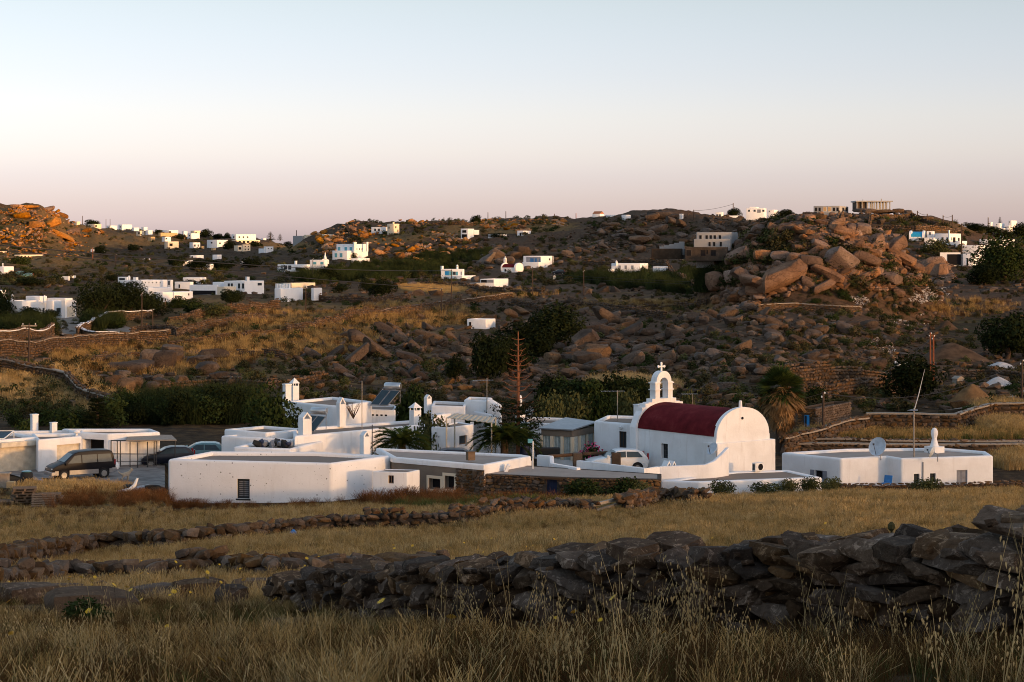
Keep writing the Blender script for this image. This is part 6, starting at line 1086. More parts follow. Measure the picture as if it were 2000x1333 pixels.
region_scatter('reed_bed', REED, 800, [(1330, 560, 70, 14), (1250, 555, 90, 10), (1370, 545, 40, 12), (1150, 548, 50, 6)], (0.7, 1.35), 73, 'green reed bed left of the boulder hill', 'reeds', lo=300)
region_scatter('reed_bed', REED, 260, [(50, 643, 60, 8), (200, 640, 40, 5)], (0.7, 1.2), 74, 'reeds and canes beside the driveway on the left', 'reeds', lo=200)
region_scatter('thicket', CLUMP, 55, [(1150, 800, 110, 5), (1240, 797, 40, 5)], (0.8, 1.5), 75, 'dark shrubby thicket behind the glazed porch and chapel house', 'thicket', lo=152)
region_scatter('thicket', CLUMP, 48, [(350, 822, 80, 12), (250, 826, 50, 8), (440, 822, 40, 12)], (0.7, 1.5), 76, 'dark green thicket behind the carport house', 'thicket', lo=148)
region_scatter('thicket', CLUMP, 16, [(110, 832, 90, 3)], (0.5, 0.9), 77, 'dark hedge line behind the yard roofs', 'thicket', lo=148)
SCRUB = []
for k in range(5):
    V, Fq = leaf_cloud(260, crown_lobes(np.random.RandomState(30+k), 1.0, 0.6, 0, 5), 0.06, np.random.RandomState(40+k), 0.3); SCRUB.append(mesh_np('scrub', V, Fq, M['scrub'] if k < 3 else M['leaf_olive'] if k == 3 else M['leaf_mid']))
def dn2(px, py): return np.clip(0.45+1.8*fbm(px/70.0, py/22.0, 3, 33), 0.0, 1)
hillscatter('scrub', SCRUB, 9000, (-60, 2060, 540, 810), (0.5, 2.2), 81, 'low dark scrub dotted over the near slopes', 'scrub', dn2, 165, (0.6, 1.0), 1.6, hz=0.0)
hillscatter('scrub', SCRUB, 9000, (-60, 2060, 430, 560), (1.2, 4.0), 82, 'low dark scrub dotted over the far slopes', 'scrub', dn2, 330, (0.5, 0.9), 1.6, hz=0.0)
region_scatter('garden_scrub', SCRUB, 170, [(90, 790, 110, 28), (230, 770, 60, 25), (120, 745, 90, 20)], (0.6, 2.0), 83, 'dark scrub on the grassy bank behind the yard', 'scrub', lo=150)
# ---- palms
def frond_mesh(L, nl, wl, mat, arch=0.6, seed=0, tw=0.5):
    rs = random.Random(seed); V = []; Fq = []
    def pt(t): return Vector((L*t*(1-0.12*t), 0, L*(0.55*t-arch*t*t)))
    rib = MB().tube([pt(k/6) for k in range(7)], [0.03*(1-0.8*k/6) for k in range(7)], 4); V = [tuple(v) for v in rib.v]; Fq = [f for f in rib.f if len(f) == 4]
    for k in range(nl):
        t = 0.12+0.88*k/nl; p = pt(t); l = wl*(0.45+0.9*math.sin(math.pi*min(1, t*0.9+0.12)))*rs.uniform(.8, 1.1)
        for sg in (-1, 1):
            d = Vector((0.62, sg*0.75, rs.uniform(-.1, .35))).normalized()*l; q = p+d; n = Vector((0.035, 0, 0.02)); b = len(V); V += [tuple(p-n), tuple(p+n), tuple(q+n*0.2-Vector((0, 0, 0.1*l))), tuple(q-n*0.2-Vector((0, 0, 0.1*l)))]; Fq.append((b, b+1, b+2, b+3))
    return mesh_np('frond', V, Fq, M[mat])
FR = [frond_mesh(2.6, 34, 0.42, 'palm_leaf', 0.62, k) for k in range(3)]
def palm(label, px, py_top, py_base, r_px, Y, n=40, trunk=True, name='date_palm', lo_el=-0.5):
    c = P(px, py_top, Y); b = P(px, py_base, Y); o = empty(name, (b.x, b.y, b.z), 0, label, 'palm'); h = c.z-b.z; s = r_px/F*Y/2.3; rs = random.Random(px)
    m = MB(); m.tube([(0, 0, -0.6), (0, 0, h*0.5), (0, 0, h)], [0.3, 0.27, 0.24], 9); mobj('trunk', m.mesh('trunk', M['bark'], smooth=60), None, o)
    for k in range(n):
        t = (k+0.5)/n; el = -0.45+1.35*t; q = mobj('frond', FR[k % 3], None, o, (0, 0, h), (0, -el*0.9+0.2, k*2.399+rs.uniform(-.2, .2))); f = s*rs.uniform(0.85, 1.1)*(0.75+0.25*(1-t)); q.scale = (f, f, f)
    return o
palm('squat date palm arching over the white roofs in the hamlet centre', 785, 866, 895, 74, 132, 46)
palm('large dark date palm beside the dead pine', 985, 858, 905, 78, 133, 60); palm('young yellowish date palm left of the square stack', 506, 796, 838, 42, 152, 34); palm('small dark palm beside the glazed porch', 1028, 858, 900, 42, 136, 30)
def fan_palm():
    Y = 150.0; c = P(1526, 765, Y); b = P(1524, 870, Y); o = empty('fan_palm', (b.x, b.y, b.z), 0, 'tall fan palm with a thick skirt of dead brown fronds behind the chapel', 'palm'); h = c.z-b.z; rs = random.Random(3)
    m = MB(); m.tube([(0, 0, -0.5), (0.05, 0, h*0.5), (0.08, 0, h)], [0.42, 0.36, 0.3], 9); mobj('trunk', m.mesh('trunk', M['bark'], smooth=60), None, o)
    def fan(mat, seed, L, sp=2.4, droop=0.25):
        r2 = random.Random(seed); V = []; Fq = []; n = 22
        V += [(0, -0.02, 0), (0, 0.02, 0), (L*0.45, 0.015, 0), (L*0.45, -0.015, 0)]; Fq.append((0, 1, 2, 3)); p = Vector((L*0.45, 0, 0))
        for k in range(n):
            a = -sp/2+sp*k/(n-1); l = L*0.62*(0.8+0.25*math.cos(a))*r2.uniform(.85, 1.1); e = p+Vector((math.cos(a)*l, math.sin(a)*l, -droop*l*r2.uniform(.3, 1.2))); mid = p.lerp(e, 0.6)+Vector((0, 0, 0.05)); w = Vector((-math.sin(a), math.cos(a), 0))*0.045; bq = len(V)
            V += [tuple(p), tuple(mid-w), tuple(mid+w), tuple(e)]; Fq += [(bq, bq+1, bq+3, bq+2)]
        return mesh_np('frond', V, Fq, M[mat])
    fg = [fan('palm_leaf', k, 1.7) for k in range(3)]; fd = [fan('palm_dead', 10+k, 1.6, 1.5, 0.5) for k in range(4)]
    for k in range(64):
        el = rs.uniform(-0.5, 1.4); q = mobj('frond', fg[k % 3], None, o, (0.08, 0, h+rs.uniform(-.15, .25)), (rs.uniform(-.5, .5), -el, k*2.399)); q.scale = (1.1,)*3
    for k in range(120):
        t = rs.random(); q = mobj('dead_frond', fd[k % 4], None, o, (0.06, 0, h+0.45-t*1.7), (rs.uniform(-.6, .6), 0.15+1.1*t+rs.uniform(-.15, .15), k*2.399)); q.scale = (rs.uniform(.85, 1.3),)*3
fan_palm()
# ---- conifers with whorled branches
def norfolk(label, px, py_top, py_base, half_px, Y, bare_from=0.5, name='norfolk_pine', trunk='bark_red', green='leaf_dark', nw=20, dens=1.0, bare=True, tw=0.16):
    b = P(px, py_base, Y); h = (py_base-py_top)/F*Y; R = half_px/F*Y; o = empty(name, (b.x, b.y, b.z), 0, label, 'tree'); rs = random.Random(px); npr = np.random.RandomState(int(px))
    mobj('trunk', MB().tube([(0, 0, -0.5), (0, 0, h*0.5), (0, 0, h)], [tw, tw*0.75, 0.035], 7).mesh('trunk', M[trunk], smooth=60), None, o); VV = []; FF = []; nb = 0
    for i in range(nw):
        t = 0.12+0.86*(i+rs.uniform(-.3, .3))/nw; z = h*t; isb = bare and t > bare_from; l = R*(1.05-t*0.85)*(1 if not isb else rs.uniform(.6, 1.15)); nbch = 4 if isb else 5; mb = MB()
        for k in range(nbch):
            a = k*6.283/nbch+i*0.7+rs.uniform(-.2, .2); L = l*rs.uniform(.8, 1.1); rise = (rs.uniform(0.15, 0.5) if isb else 0.12)*L; pts = [(0, 0, z), (math.cos(a)*L*0.5, math.sin(a)*L*0.5, z+rise*0.15), (math.cos(a)*L, math.sin(a)*L, z+rise)]; mb.tube(pts, [0.03, 0.022, 0.009], 4)
            if not isb:
                n = int(90*dens*max(0.4, L/R)); tt = npr.uniform(0.15, 1.05, n); c = np.stack([np.cos(a)*L*tt, np.sin(a)*L*tt, z+rise*tt*tt], 1)+npr.normal(scale=(0.13, 0.13, 0.07), size=(n, 3))*max(0.5, L/1.5); d = npr.normal(size=(n, 3)); d[:, 2] = np.abs(d[:, 2])*0.7; d /= np.linalg.norm(d, axis=1)[:, None]; u = np.cross(d, npr.normal(size=(n, 3))); u /= np.linalg.norm(u, axis=1)[:, None]; s = 0.13*npr.uniform(.6, 1.3, n)*max(0.6, R/2.2)
                VV.append(np.stack([c-d*s[:, None], c+u*(s*0.25)[:, None], c+d*s[:, None], c-u*(s*0.25)[:, None]], 1).reshape(-1, 3)); FF.append(np.arange(4*n).reshape(n, 4)+nb); nb += 4*n
        mobj('branch', mb.mesh('branch', M[trunk]), None, o)
    if VV: mobj('crown', mesh_np('crown', np.concatenate(VV), np.concatenate(FF), M[green]), None, o)
    return o
norfolk('tall half-dead norfolk pine with bare orange upper branches in the hamlet', 1012, 648, 880, 62, 140, 0.42, nw=19, dens=1.2)
norfolk('small dense dark conifer behind the carport house', 190, 772, 852, 40, 146, bare=False, nw=12, dens=3.0, trunk='bark', tw=0.14)
norfolk('larger conical pine on the left skyline gap', 528, 452, 472, 10, 1560, bare=False, nw=8, dens=1.5, trunk='bark', tw=0.5); norfolk('smaller conical pine on the left skyline gap', 547, 456, 470, 6, 1580, bare=False, nw=7, dens=1.5, trunk='bark', tw=0.4); norfolk('tiny conical pine above the far right skyline cluster', 1953, 423, 440, 6, 1010, bare=False, nw=7, dens=1.0, trunk='bark', tw=0.3)
# dead shrub on the roof
o = empty('dead_shrub', P(690, 818, 141), 0, 'bare dead shrub on the white roof beside the thin mast', 'shrub'); rs = random.Random(4); m = MB()
for k in range(16):
    a = rs.uniform(0, 6.28); p = Vector((0, 0, 0)); pts = [p.copy()]
    for j in range(4): p = p+Vector((math.cos(a)*0.16, math.sin(a)*0.16, 0.27)); a += rs.uniform(-.9, .9); pts.append(p.copy())
    m.tube(pts, [0.035, 0.028, 0.02, 0.014, 0.006], 4)
mobj('stem', m.mesh('stem', M['dark_wood']), None, o)
# oleander
V, Fq = leaf_cloud(900, crown_lobes(np.random.RandomState(3), 1.9, 1.7, 0.1, 7), 0.09, np.random.RandomState(4)); o = empty('oleander', G(1158, 133), 0, 'oleander bush covered in pink flowers beside the glazed porch', 'shrub'); o.location.z = -15.2; mobj('crown', mesh_np('crown', V, Fq, M['leaf_mid']), None, o)
V, Fq = leaf_cloud(420, crown_lobes(np.random.RandomState(3), 2.0, 1.8, 0.15, 7), 0.075, np.random.RandomState(9), 0.9); mobj('blossom', mesh_np('blossom', V, Fq, M['petal_pink']), None, o); o.location.z = -14.9
# ------------------------------------------------------------------ vehicles
def car(label, loc, rz, prof, W, zt, tap, paint, wins, shield, rear, wheels, wr, name='parked_car', cat='car', band=None, roofc=None):
    o = empty(name, loc, rz, label, cat)
    def yw(z): return W/2*(1-tap*max(0, z-zt)/1.0) - (0.05 if z < 0.45 else 0)
    V = []; n = len(prof)
    for x, z in prof: V += [(x, -yw(z), z), (x, yw(z), z)]
    ff = [(2*i, 2*((i+1) % n), 2*((i+1) % n)+1, 2*i+1) for i in range(n)]+[tuple(2*i for i in range(n))[::-1], tuple(2*i+1 for i in range(n))]
    b = mobj('body', MB().add(V, ff).mesh('body', M[paint], bevel=0.05, seg=2, smooth=40), None, o)
    for sg in (-1, 1):
        for w in wins:
            d = 0.012; vv = [(x, sg*(yw(z)+d), z) for x, z in w]+[(x, sg*(yw(z)-0.03), z) for x, z in w]; k = len(w)
            mobj('side_window', MB().add(vv, [tuple(range(k)), tuple(range(2*k-1, k-1, -1))]+[(i, (i+1) % k, k+(i+1) % k, k+i) for i in range(k)]).mesh('side_window', M['car_glass']), None, o)
    for nm, sh_ in (('windscreen', shield), ('rear_window', rear)):
        if sh_:
            (xa, za), (xb, zb) = sh_; dx, dz = (zb-za), -(xb-xa); l = math.hypot(dx, dz); dx, dz = dx/l*0.02, dz/l*0.02
            if nm == 'windscreen' and dx < 0 or nm == 'rear_window' and dx > 0: dx, dz = -dx, -dz
            ya, yb = yw(za)-0.12, yw(zb)-0.14; vv = [(xa+dx, -ya, za+dz), (xa+dx, ya, za+dz), (xb+dx, yb, zb+dz), (xb+dx, -yb, zb+dz)]; mobj(nm, MB().add(vv, [(0, 1, 2, 3)]).mesh(nm, M['car_glass']), None, o)
    if band:
        for sg in (-1, 1): [mobj('side_skirt', MB().box((ba_, min(sg*(W/2-0.02), sg*(W/2+0.015)), band[2]), (bb_, max(sg*(W/2-0.02), sg*(W/2+0.015)), band[3])).mesh('side_skirt', M['van_silver']), None, o) for ba_, bb_ in ((band[0], wheels[0]-wr*1.2), (wheels[0]+wr*1.2, wheels[1]-wr*1.2), (wheels[1]+wr*1.2, band[1]))]
        xf = max(p[0] for p in prof); xr = min(p[0] for p in prof); mobj('front_bumper', MB().box((xf-0.35, -W/2-0.02, 0.3), (xf+0.06, W/2+0.02, 0.58)).mesh('front_bumper', M['van_silver'], bevel=0.06), None, o); mobj('rear_bumper', MB().box((xr-0.08, -W/2-0.02, 0.38), (xr+0.3, W/2+0.02, 0.68)).mesh('rear_bumper', M['van_silver'], bevel=0.06), None, o)
    xf = max(p[0] for p in prof); xr = min(p[0] for p in prof)
    for sg in (-1, 1):
        mobj('headlight', MB().box((xf-0.34, sg*(W/2-0.26)-0.17, 0.62), (xf-0.06, sg*(W/2-0.26)+0.17, 0.80)).mesh('headlight', M['lamp_glass'], bevel=0.04), None, o)
        mobj('tail_light', MB().box((xr-0.012, sg*(W/2-0.12)-0.07, 0.85), (xr+0.1, sg*(W/2-0.12)+0.07, 1.25)).mesh('tail_light', M['red_lamp']), None, o)
        mobj('mirror', MB().box((shield[1][0]-0.15, sg*(W/2+0.09)-0.09, 1.02), (shield[1][0]+0.0, sg*(W/2+0.09)+0.09, 1.2)).mesh('mirror', M[paint], bevel=0.03), None, o)
        for wx in wheels:
            T = Matrix.Translation((wx, sg*(W/2-0.075), wr)) @ Matrix.Rotation(rad(90), 4, 'X')
            t = mobj('wheel', MB().lathe([(wr*0.62, -0.11), (wr*0.93, -0.11), (wr, -0.06), (wr, 0.06), (wr*0.93, 0.11), (wr*0.62, 0.11)], 18, M=T).mesh('wheel', M['tyre'], smooth=40), None, o)
            mobj('rim', MB().lathe([(wr*0.2, -0.118), (wr*0.6, -0.122), (wr*0.63, -0.112), (wr*0.63, 0.112), (wr*0.6, 0.122), (wr*0.2, 0.118)], 14, M=T).mesh('rim', M['rim'], smooth=40), None, t)
            mobj('wheel_arch', MB().lathe([(wr*1.18, -0.112), (wr*1.18, 0.112)], 18, M=Matrix.Translation((wx, sg*(W/2-0.102), wr+0.03)) @ Matrix.Rotation(rad(90), 4, 'X')).mesh('wheel_arch', M['dark_opening']), None, o)
    return o
VAN = [(-2.28, .36), (-2.32, .7), (-2.30, 1.0), (-2.2, 1.55), (-2.1, 1.8), (-1.9, 1.9), (-0.8, 1.93), (0.35, 1.88), (0.66, 1.78), (1.42, 1.17), (1.95, 1.0), (2.22, .86), (2.33, .6), (2.28, .34), (1.9, .3), (-1.9, .3)]
VW = [[(-2.08, 1.12), (-1.02, 1.12), (-1.02, 1.66), (-1.95, 1.66)], [(-0.95, 1.12), (0.12, 1.12), (0.12, 1.66), (-0.95, 1.66)], [(0.2, 1.12), (1.16, 1.12), (0.66, 1.62), (0.2, 1.66)]]
car('black and silver people carrier parked in front of the garages', G(157, 127.2, 0.06), rad(180+30), VAN, 1.72, 1.05, 0.22, 'van_black', VW, ((0.74, 1.72), (1.38, 1.2)), ((-2.29, 1.1), (-2.17, 1.65)), (-1.45, 1.45), 0.33, 'parked_van', 'van', (-2.2, 2.1, 0.34, 0.64)).scale = (0.9, 0.9, 0.92)
HAT = [(-1.95, .36), (-2.0, .75), (-1.92, 1.0), (-1.6, 1.38), (-1.3, 1.48), (-0.3, 1.5), (0.1, 1.42), (0.85, 1.0), (1.5, .9), (1.85, .76), (1.95, .5), (1.9, .3), (-1.85, .3)]
HW = [[(-1.6, 1.02), (-0.55, 1.02), (-0.55, 1.38), (-1.3, 1.36)], [(-0.48, 1.02), (0.6, 1.02), (0.08, 1.36), (-0.48, 1.39)]]
def hatch(label, loc, rz, paint): return car(label, loc, rz, HAT, 1.68, 0.95, 0.32, paint, HW, ((0.14, 1.39), (0.82, 1.02)), ((-1.9, 1.03), (-1.6, 1.36)), (-1.25, 1.25), 0.31)
hatch('dark blue hatchback beside the metal frame shelter, half behind the pocked house', G(326, 136.5, 0.05), rad(195), 'car_navy').scale = (0.92, 0.92, 0.92); hatch('teal car whose roof shows behind the pocked house corner', G(385, 143, 0.1), rad(188), 'car_teal')
q = P(1203, 921, 129.5); hatch('white hatchback parked against the chapel wall', (q.x, q.y, -14.72), rad(190), 'car_white'); q = P(865, 917, 132.5); hatch('dark blue car roof behind the stone house', (q.x, q.y, -15.0), rad(184), 'car_navy')
for px, py, lb, pt in ((285, 508, 'white van far off on the dim left slope', 'car_white'), (36, 538, 'grey car on the far left valley track', 'car_teal'), (52, 541, 'second grey car on the far left valley track', 'car_teal'), (1243, 545, 'white car before the two-storey house by the reeds', 'car_white'), (1090, 541, 'dark car right of the little red-roofed chapel', 'car_navy')):
    Yv = Yof(px, py, lo=250); o = hatch(lb, G(px, Yv, 0.1), rad(185), pt)
# ------------------------------------------------------------------ dog
def dog():
    b = G(240, 125.2, 0.075); me = bpy.data.meshes.new('body'); J = [((0, 0, .40), .105), ((.18, 0, .41), .12), ((.36, 0, .43), .12), ((.47, 0, .56), .075), ((.54, 0, .68), .085), ((.66, 0, .655), .045), ((-.1, 0, .43), .05), ((-.22, 0, .5), .03), ((-.3, 0, .6), .02)]
    E_ = [(0, 1), (1, 2), (2, 3), (3, 4), (4, 5), (0, 6), (6, 7), (7, 8)]
    for x, y in ((.34, .07), (.34, -.07)): i = len(J); J += [((x, y, .3), .05), ((x-.02, y, .16), .032), ((x+.01, y, .02), .03)]; E_ += [(2, i), (i, i+1), (i+1, i+2)]
    for x, y in ((.02, .08), (.02, -.08)): i = len(J); J += [((x+.04, y, .28), .06), ((x-.07, y, .17), .034), ((x-.03, y, .02), .03)]; E_ += [(0, i), (i, i+1), (i+1, i+2)]
    for y in (.05, -.05): i = len(J); J += [((.53, y*1.1, .78), .02)]; E_ += [(4, i)]
    me.from_pydata([j[0] for j in J], E_, []); o = bpy.data.objects.new('dog', me); COL.objects.link(o); o.location = b; o.rotation_euler = (0, 0, rad(25)); sk = o.modifiers.new('skin', 'SKIN'); o.modifiers.new('sub', 'SUBSURF').render_levels = 2
    for v, (p, r) in zip(me.skin_vertices[0].data, J): v.radius = (r, r)
    me.skin_vertices[0].data[0].use_root = True; me.materials.append(M['dog_tan']); tag(o, 'small tan and white dog standing in the concrete yard', 'dog')
dog()
# ------------------------------------------------------------------ rooftop and yard things
def dish(label, px, py, Y, r_px, az, el=25, arm=True, mat='dish_grey'):
    c = P(px, py, Y); R = r_px/F*Y; o = empty('satellite_dish', c, 0, label, 'dish'); T = Matrix.Rotation(rad(az), 4, 'Z') @ Matrix.Rotation(rad(90-el), 4, 'Y')
    prof = [(R*k/7, 0.28*R*(k/7)**2) for k in range(8)]; n = 22; V = []
    for dz in (0, -0.02):
        for r_, z in prof: V += [T @ Vector((max(r_, 0.001)*math.cos(6.2832*k/n), max(r_, 0.001)*math.sin(6.2832*k/n), z+dz)) for k in range(n)]
    m = 8; ff = [(i*n+k, i*n+(k+1) % n, (i+1)*n+(k+1) % n, (i+1)*n+k) for i in range(m-1) for k in range(n)]+[((m+i)*n+k, (m+i+1)*n+k, (m+i+1)*n+(k+1) % n, (m+i)*n+(k+1) % n) for i in range(m-1) for k in range(n)]+[((m-1)*n+k, (m-1)*n+(k+1) % n, (2*m-1)*n+(k+1) % n, (2*m-1)*n+k) for k in range(n)]
    mobj('reflector', MB().add(V, ff).mesh('reflector', M[mat], smooth=40), None, o)
    f = T @ Vector((0, 0, R*1.05)); e = T @ Vector((R*0.85, 0, 0.2*R)); mobj('feed_arm', MB().tube([e, f], 0.02, 5).box(tuple(f-Vector((.05, .05, .05))), tuple(f+Vector((.05, .05, .05)))).mesh('feed_arm', M['dark_metal']), None, o)
    bk = T @ Vector((0, 0, -0.05)); mobj('bracket', MB().tube([bk, bk+T.to_3x3() @ Vector((0, 0, -0.25)), bk+T.to_3x3() @ Vector((0, 0, -0.25))+Vector((0, 0, -R*1.2))], 0.035, 6).mesh('bracket', M['metal_grey']), None, o)
dish('grey satellite dish on the chapel corner', 1393, 878, 124.3, 13, 215, 30); dish('large pale dish on the right farmhouse roof', 1716, 874, 131.0, 19, 228, 22); dish('side-on grey dish at the right farmhouse roof edge', 1823, 884, 129.8, 12, 150, 20); dish('white dish behind the dead pine', 1035, 803, 141, 9, 240, 20, mat='white_metal')
c = P(149.5, 848, 134.2); o = empty('roof_lamp', c, 0, 'small white mushroom-shaped vent on the garage corner', 'vent'); mobj('stem', MB().lathe([(0.1, -0.35), (0.07, 0.05)], 8).mesh('stem', M['white_plaster']), None, o); mobj('cap', MB().lathe([(0.08, 0.05), (0.24, 0.09), (0.25, 0.16), (0.15, 0.26), (0.02, 0.3)], 10).mesh('cap', M['white_plaster'], smooth=50), None, o)
def heater(label, pix, tank, Y, dY=1.0, tankaz=0):
    bl, tl, tr, br = pix; A = P(*bl, Y); B = P(*br, Y-0.25); C = P(*tr, Y+dY-0.25); D = P(*tl, Y+dY); o = empty('solar_heater', A, 0, label, 'solar heater'); nn = (B-A).cross(D-A).normalized()*0.07
    def pan(u0, u1, nm, mat, d, ins=0.0):
        v = [A.lerp(B, u0).lerp(D.lerp(C, u0), ins), A.lerp(B, u1).lerp(D.lerp(C, u1), ins), A.lerp(B, u1).lerp(D.lerp(C, u1), 1-ins), A.lerp(B, u0).lerp(D.lerp(C, u0), 1-ins)]; part(nm, MB().add([q-nn*(1-d) for q in v]+[q+nn*d for q in v], [(3, 2, 1, 0), (4, 5, 6, 7), (0, 1, 5, 4), (1, 2, 6, 5), (2, 3, 7, 6), (3, 0, 4, 7)]).mesh(nm, M[mat]), o)
    pan(0, 0.485, 'collector', 'metal_grey', 0.0); pan(0.515, 1, 'collector', 'metal_grey', 0.0); pan(0.02, 0.465, 'glass', 'collector_glass', 0.1, 0.025); pan(0.535, 0.98, 'glass', 'collector_glass', 0.1, 0.025)
    x0, y0, x1, y1 = tank; r = (y1-y0)/2/F*Y; a = P(x0, (y0+y1)/2, Y+dY+0.35); b = P(x1, (y0+y1)/2+1, Y+dY-0.05); d = (b-a).normalized(); part('tank', MB().tube([a, a+d*0.05, b-d*0.05, b], [r*0.85, r, r, r*0.85], 16).mesh('tank', M['steel_tank'], smooth=50), o)
    m = MB()
    for q, t in ((D, a), (C, b)): m.tube([t, (q.x, q.y+0.3, q.z-0.05), (q.x, q.y+0.35, min(A.z, B.z)-0.05)], 0.025, 5)
    m.tube([A, (D.x, D.y+0.35, A.z)], 0.025, 5); m.tube([B, (C.x, C.y+0.35, B.z)], 0.025, 5); part('stand', m.mesh('stand', M['metal_grey']), o)
heater('solar water heater with steel tank beside the gabled chimney', ((580, 840), (605, 811), (636, 814), (613, 843)), (609, 795, 638, 809.5), 133.6); heater('far solar water heater with steel tank on the back house roof', ((723, 791), (746, 761.5), (781, 763.5), (757, 792)), (752, 747, 783, 761.5), 143.6)
o = empty('solar_collector', P(5, 858, 131), 0, 'tilted dark solar panel at the left edge on the garage roof', 'solar panel'); A, B, C, D = P(-30, 859, 131.3), P(8, 857, 131.8), P(27, 842, 133), P(-10, 842, 132.6); nn = Vector((0, 0, -0.08)); part('panel', MB().add([A, B, C, D, A+nn, B+nn, C+nn, D+nn], [(0, 1, 2, 3), (7, 6, 5, 4), (0, 4, 5, 1), (1, 5, 6, 2), (2, 6, 7, 3), (3, 7, 4, 0)]).mesh('panel', M['collector_glass']), o); part('frame', MB().bar(A, B, 0.06).bar(B, C, 0.06).bar(C, D, 0.06).tube([C, (C.x, C.y, C.z-0.6)], 0.03).mesh('frame', M['white_metal']), o)
# air conditioner
c = P(1477, 921, 124.1); o = empty('air_conditioner', c, rad(37), 'white air conditioning unit at the foot of the chapel gable', 'air conditioner'); mobj('case', MB().box((-0.36, -0.3, 0.02), (0.36, 0.0, 0.56)).mesh('case', M['white_metal'], bevel=0.02), None, o); mobj('fan_grille', MB().lathe([(0.2, 0), (0.2, 0.02)], 20, M=Matrix.Translation((0.08, -0.302, 0.29)) @ Matrix.Rotation(rad(90), 4, 'X')).mesh('fan_grille', M['dark_opening']), None, o); mobj('side_vent', MB().box((-0.372, -0.25, 0.12), (-0.362, -0.05, 0.48)).mesh('side_vent', M['dark_metal']), None, o)
# chimney pot box, roof mast, antennas
c = P(919, 896, 120.8); o = empty('chimney_pot', c, rad(20), 'rusty square chimney pot with a grate on the stone house roof', 'chimney'); mobj('pot', MB().box((-0.23, -0.23, -0.1), (0.23, 0.23, 0.42)).mesh('pot', M['old_wood'], bevel=0.03), None, o); mobj('cap', MB().box((-0.3, -0.3, 0.42), (0.3, 0.3, 0.47)).mesh('cap', M['dark_metal']), None, o)
def mast(label, px, y0, y1, Y, r=0.03, yagi=None, mat='grey_wood', name='aerial_mast'):
    b = P(px, y1, Y); t = P(px, y0, Y); o = empty(name, b, 0, label, 'aerial'); mobj('mast', MB().tube([(0, 0, -0.3), (0, 0, t.z-b.z)], r, 6).mesh('mast', M[mat]), None, o)
    if yagi:
        m = MB(); l, h, az = yagi; a = Matrix.Rotation(rad(az), 3, 'Z'); z = t.z-b.z-h; p0, p1 = a @ Vector((-l*0.7, 0, z)), a @ Vector((l*0.3, 0, z)); p0.z = p1.z = z; m.tube([p0, p1], 0.018, 4)
        for k in range(7): c = p0.lerp(p1, k/6); e = a @ Vector((0, 0.34-0.02*k, 0)); m.tube([c-e, c+e], 0.012, 4)
        mobj('yagi', m.mesh('yagi', M['metal_grey']), None, o)
mast('thin pale aerial mast on the long white house roof', 707, 745, 834, 138.5, 0.028); mast('aerial with crossbars beside the sloping white block', 951, 739, 792, 141.5, 0.03, (1.4, 0.15, 10)); mast('thin pale aerial left of the chapel house roof', 1206, 763, 815, 137, 0.03, (1.6, 0.05, 5)); mast('small yagi aerial behind the red roof', 1353, 770, 796, 133, 0.025, (1.0, 0.0, 5)); mast('dark iron mast on the pocked house roof', 727, 830, 880, 125.5, 0.03, None, 'dark_metal'); mast('tall bamboo pole with a drooping aerial on the right farmhouse roof', 1785, 798, 893, 132.5, 0.05, (0.9, 0.1, 70), 'grey_wood')
o = empty('fishing_rod_aerial', P(1789, 797, 132.3), 0, 'slanting whip aerial above the bamboo pole', 'aerial'); part('rod', MB().tube([P(1786, 800, 132.4), P(1794, 772, 132), P(1806, 722, 131.5)], [0.035, 0.03, 0.008], 5).mesh('rod', M['white_metal']), o)
# metal frame shelter
A0 = [P(217, 915, 134.2), P(268, 916, 132.8), P(343, 913, 134.4), P(300, 905, 136.5)]; o = empty('metal_shelter', (A0[1].x, A0[1].y, -15.2), 0, 'open metal frame shelter with a tattered flat cover by the carport house', 'shelter'); fr = MB(); zt = -13.2
for px, Y in ((217, 134.8), (229, 134.5), (235, 134.4), (254, 134), (269, 133.6), (288, 134), (301, 134.5), (305, 134.6), (342, 135)):
    q = P(px, 900, Y); fr.tube([(q.x, q.y, -15.4), (q.x, q.y, zt)], 0.035, 4)
a, b = P(217, 866, 134.8), P(305, 866, 134.6); fr.bar((a.x, a.y, zt), (b.x, b.y, zt), 0.06); fr.bar((a.x, a.y, -14.1), (b.x, b.y, -14.1), 0.05); fr.bar((a.x, a.y, -14.6), (b.x, b.y, -14.6), 0.04); part('frame', fr.mesh('frame', M['dark_metal']), o)
a, b, c, d = P(246, 861, 134), P(345, 862, 133.6), P(335, 858, 136.5), P(250, 858, 136.5); cv = MB(); cv.add([(q.x, q.y, zt+0.05+0.05*k) for k, q in enumerate((a, b, c, d))]+[(q.x, q.y, zt+0.12+0.05*k) for k, q in enumerate((a, b, c, d))], [(3, 2, 1, 0), (4, 5, 6, 7), (0, 1, 5, 4), (1, 2, 6, 5), (2, 3, 7, 6), (3, 0, 4, 7)]); part('cover', cv.mesh('cover', M['grey_wood']), o)
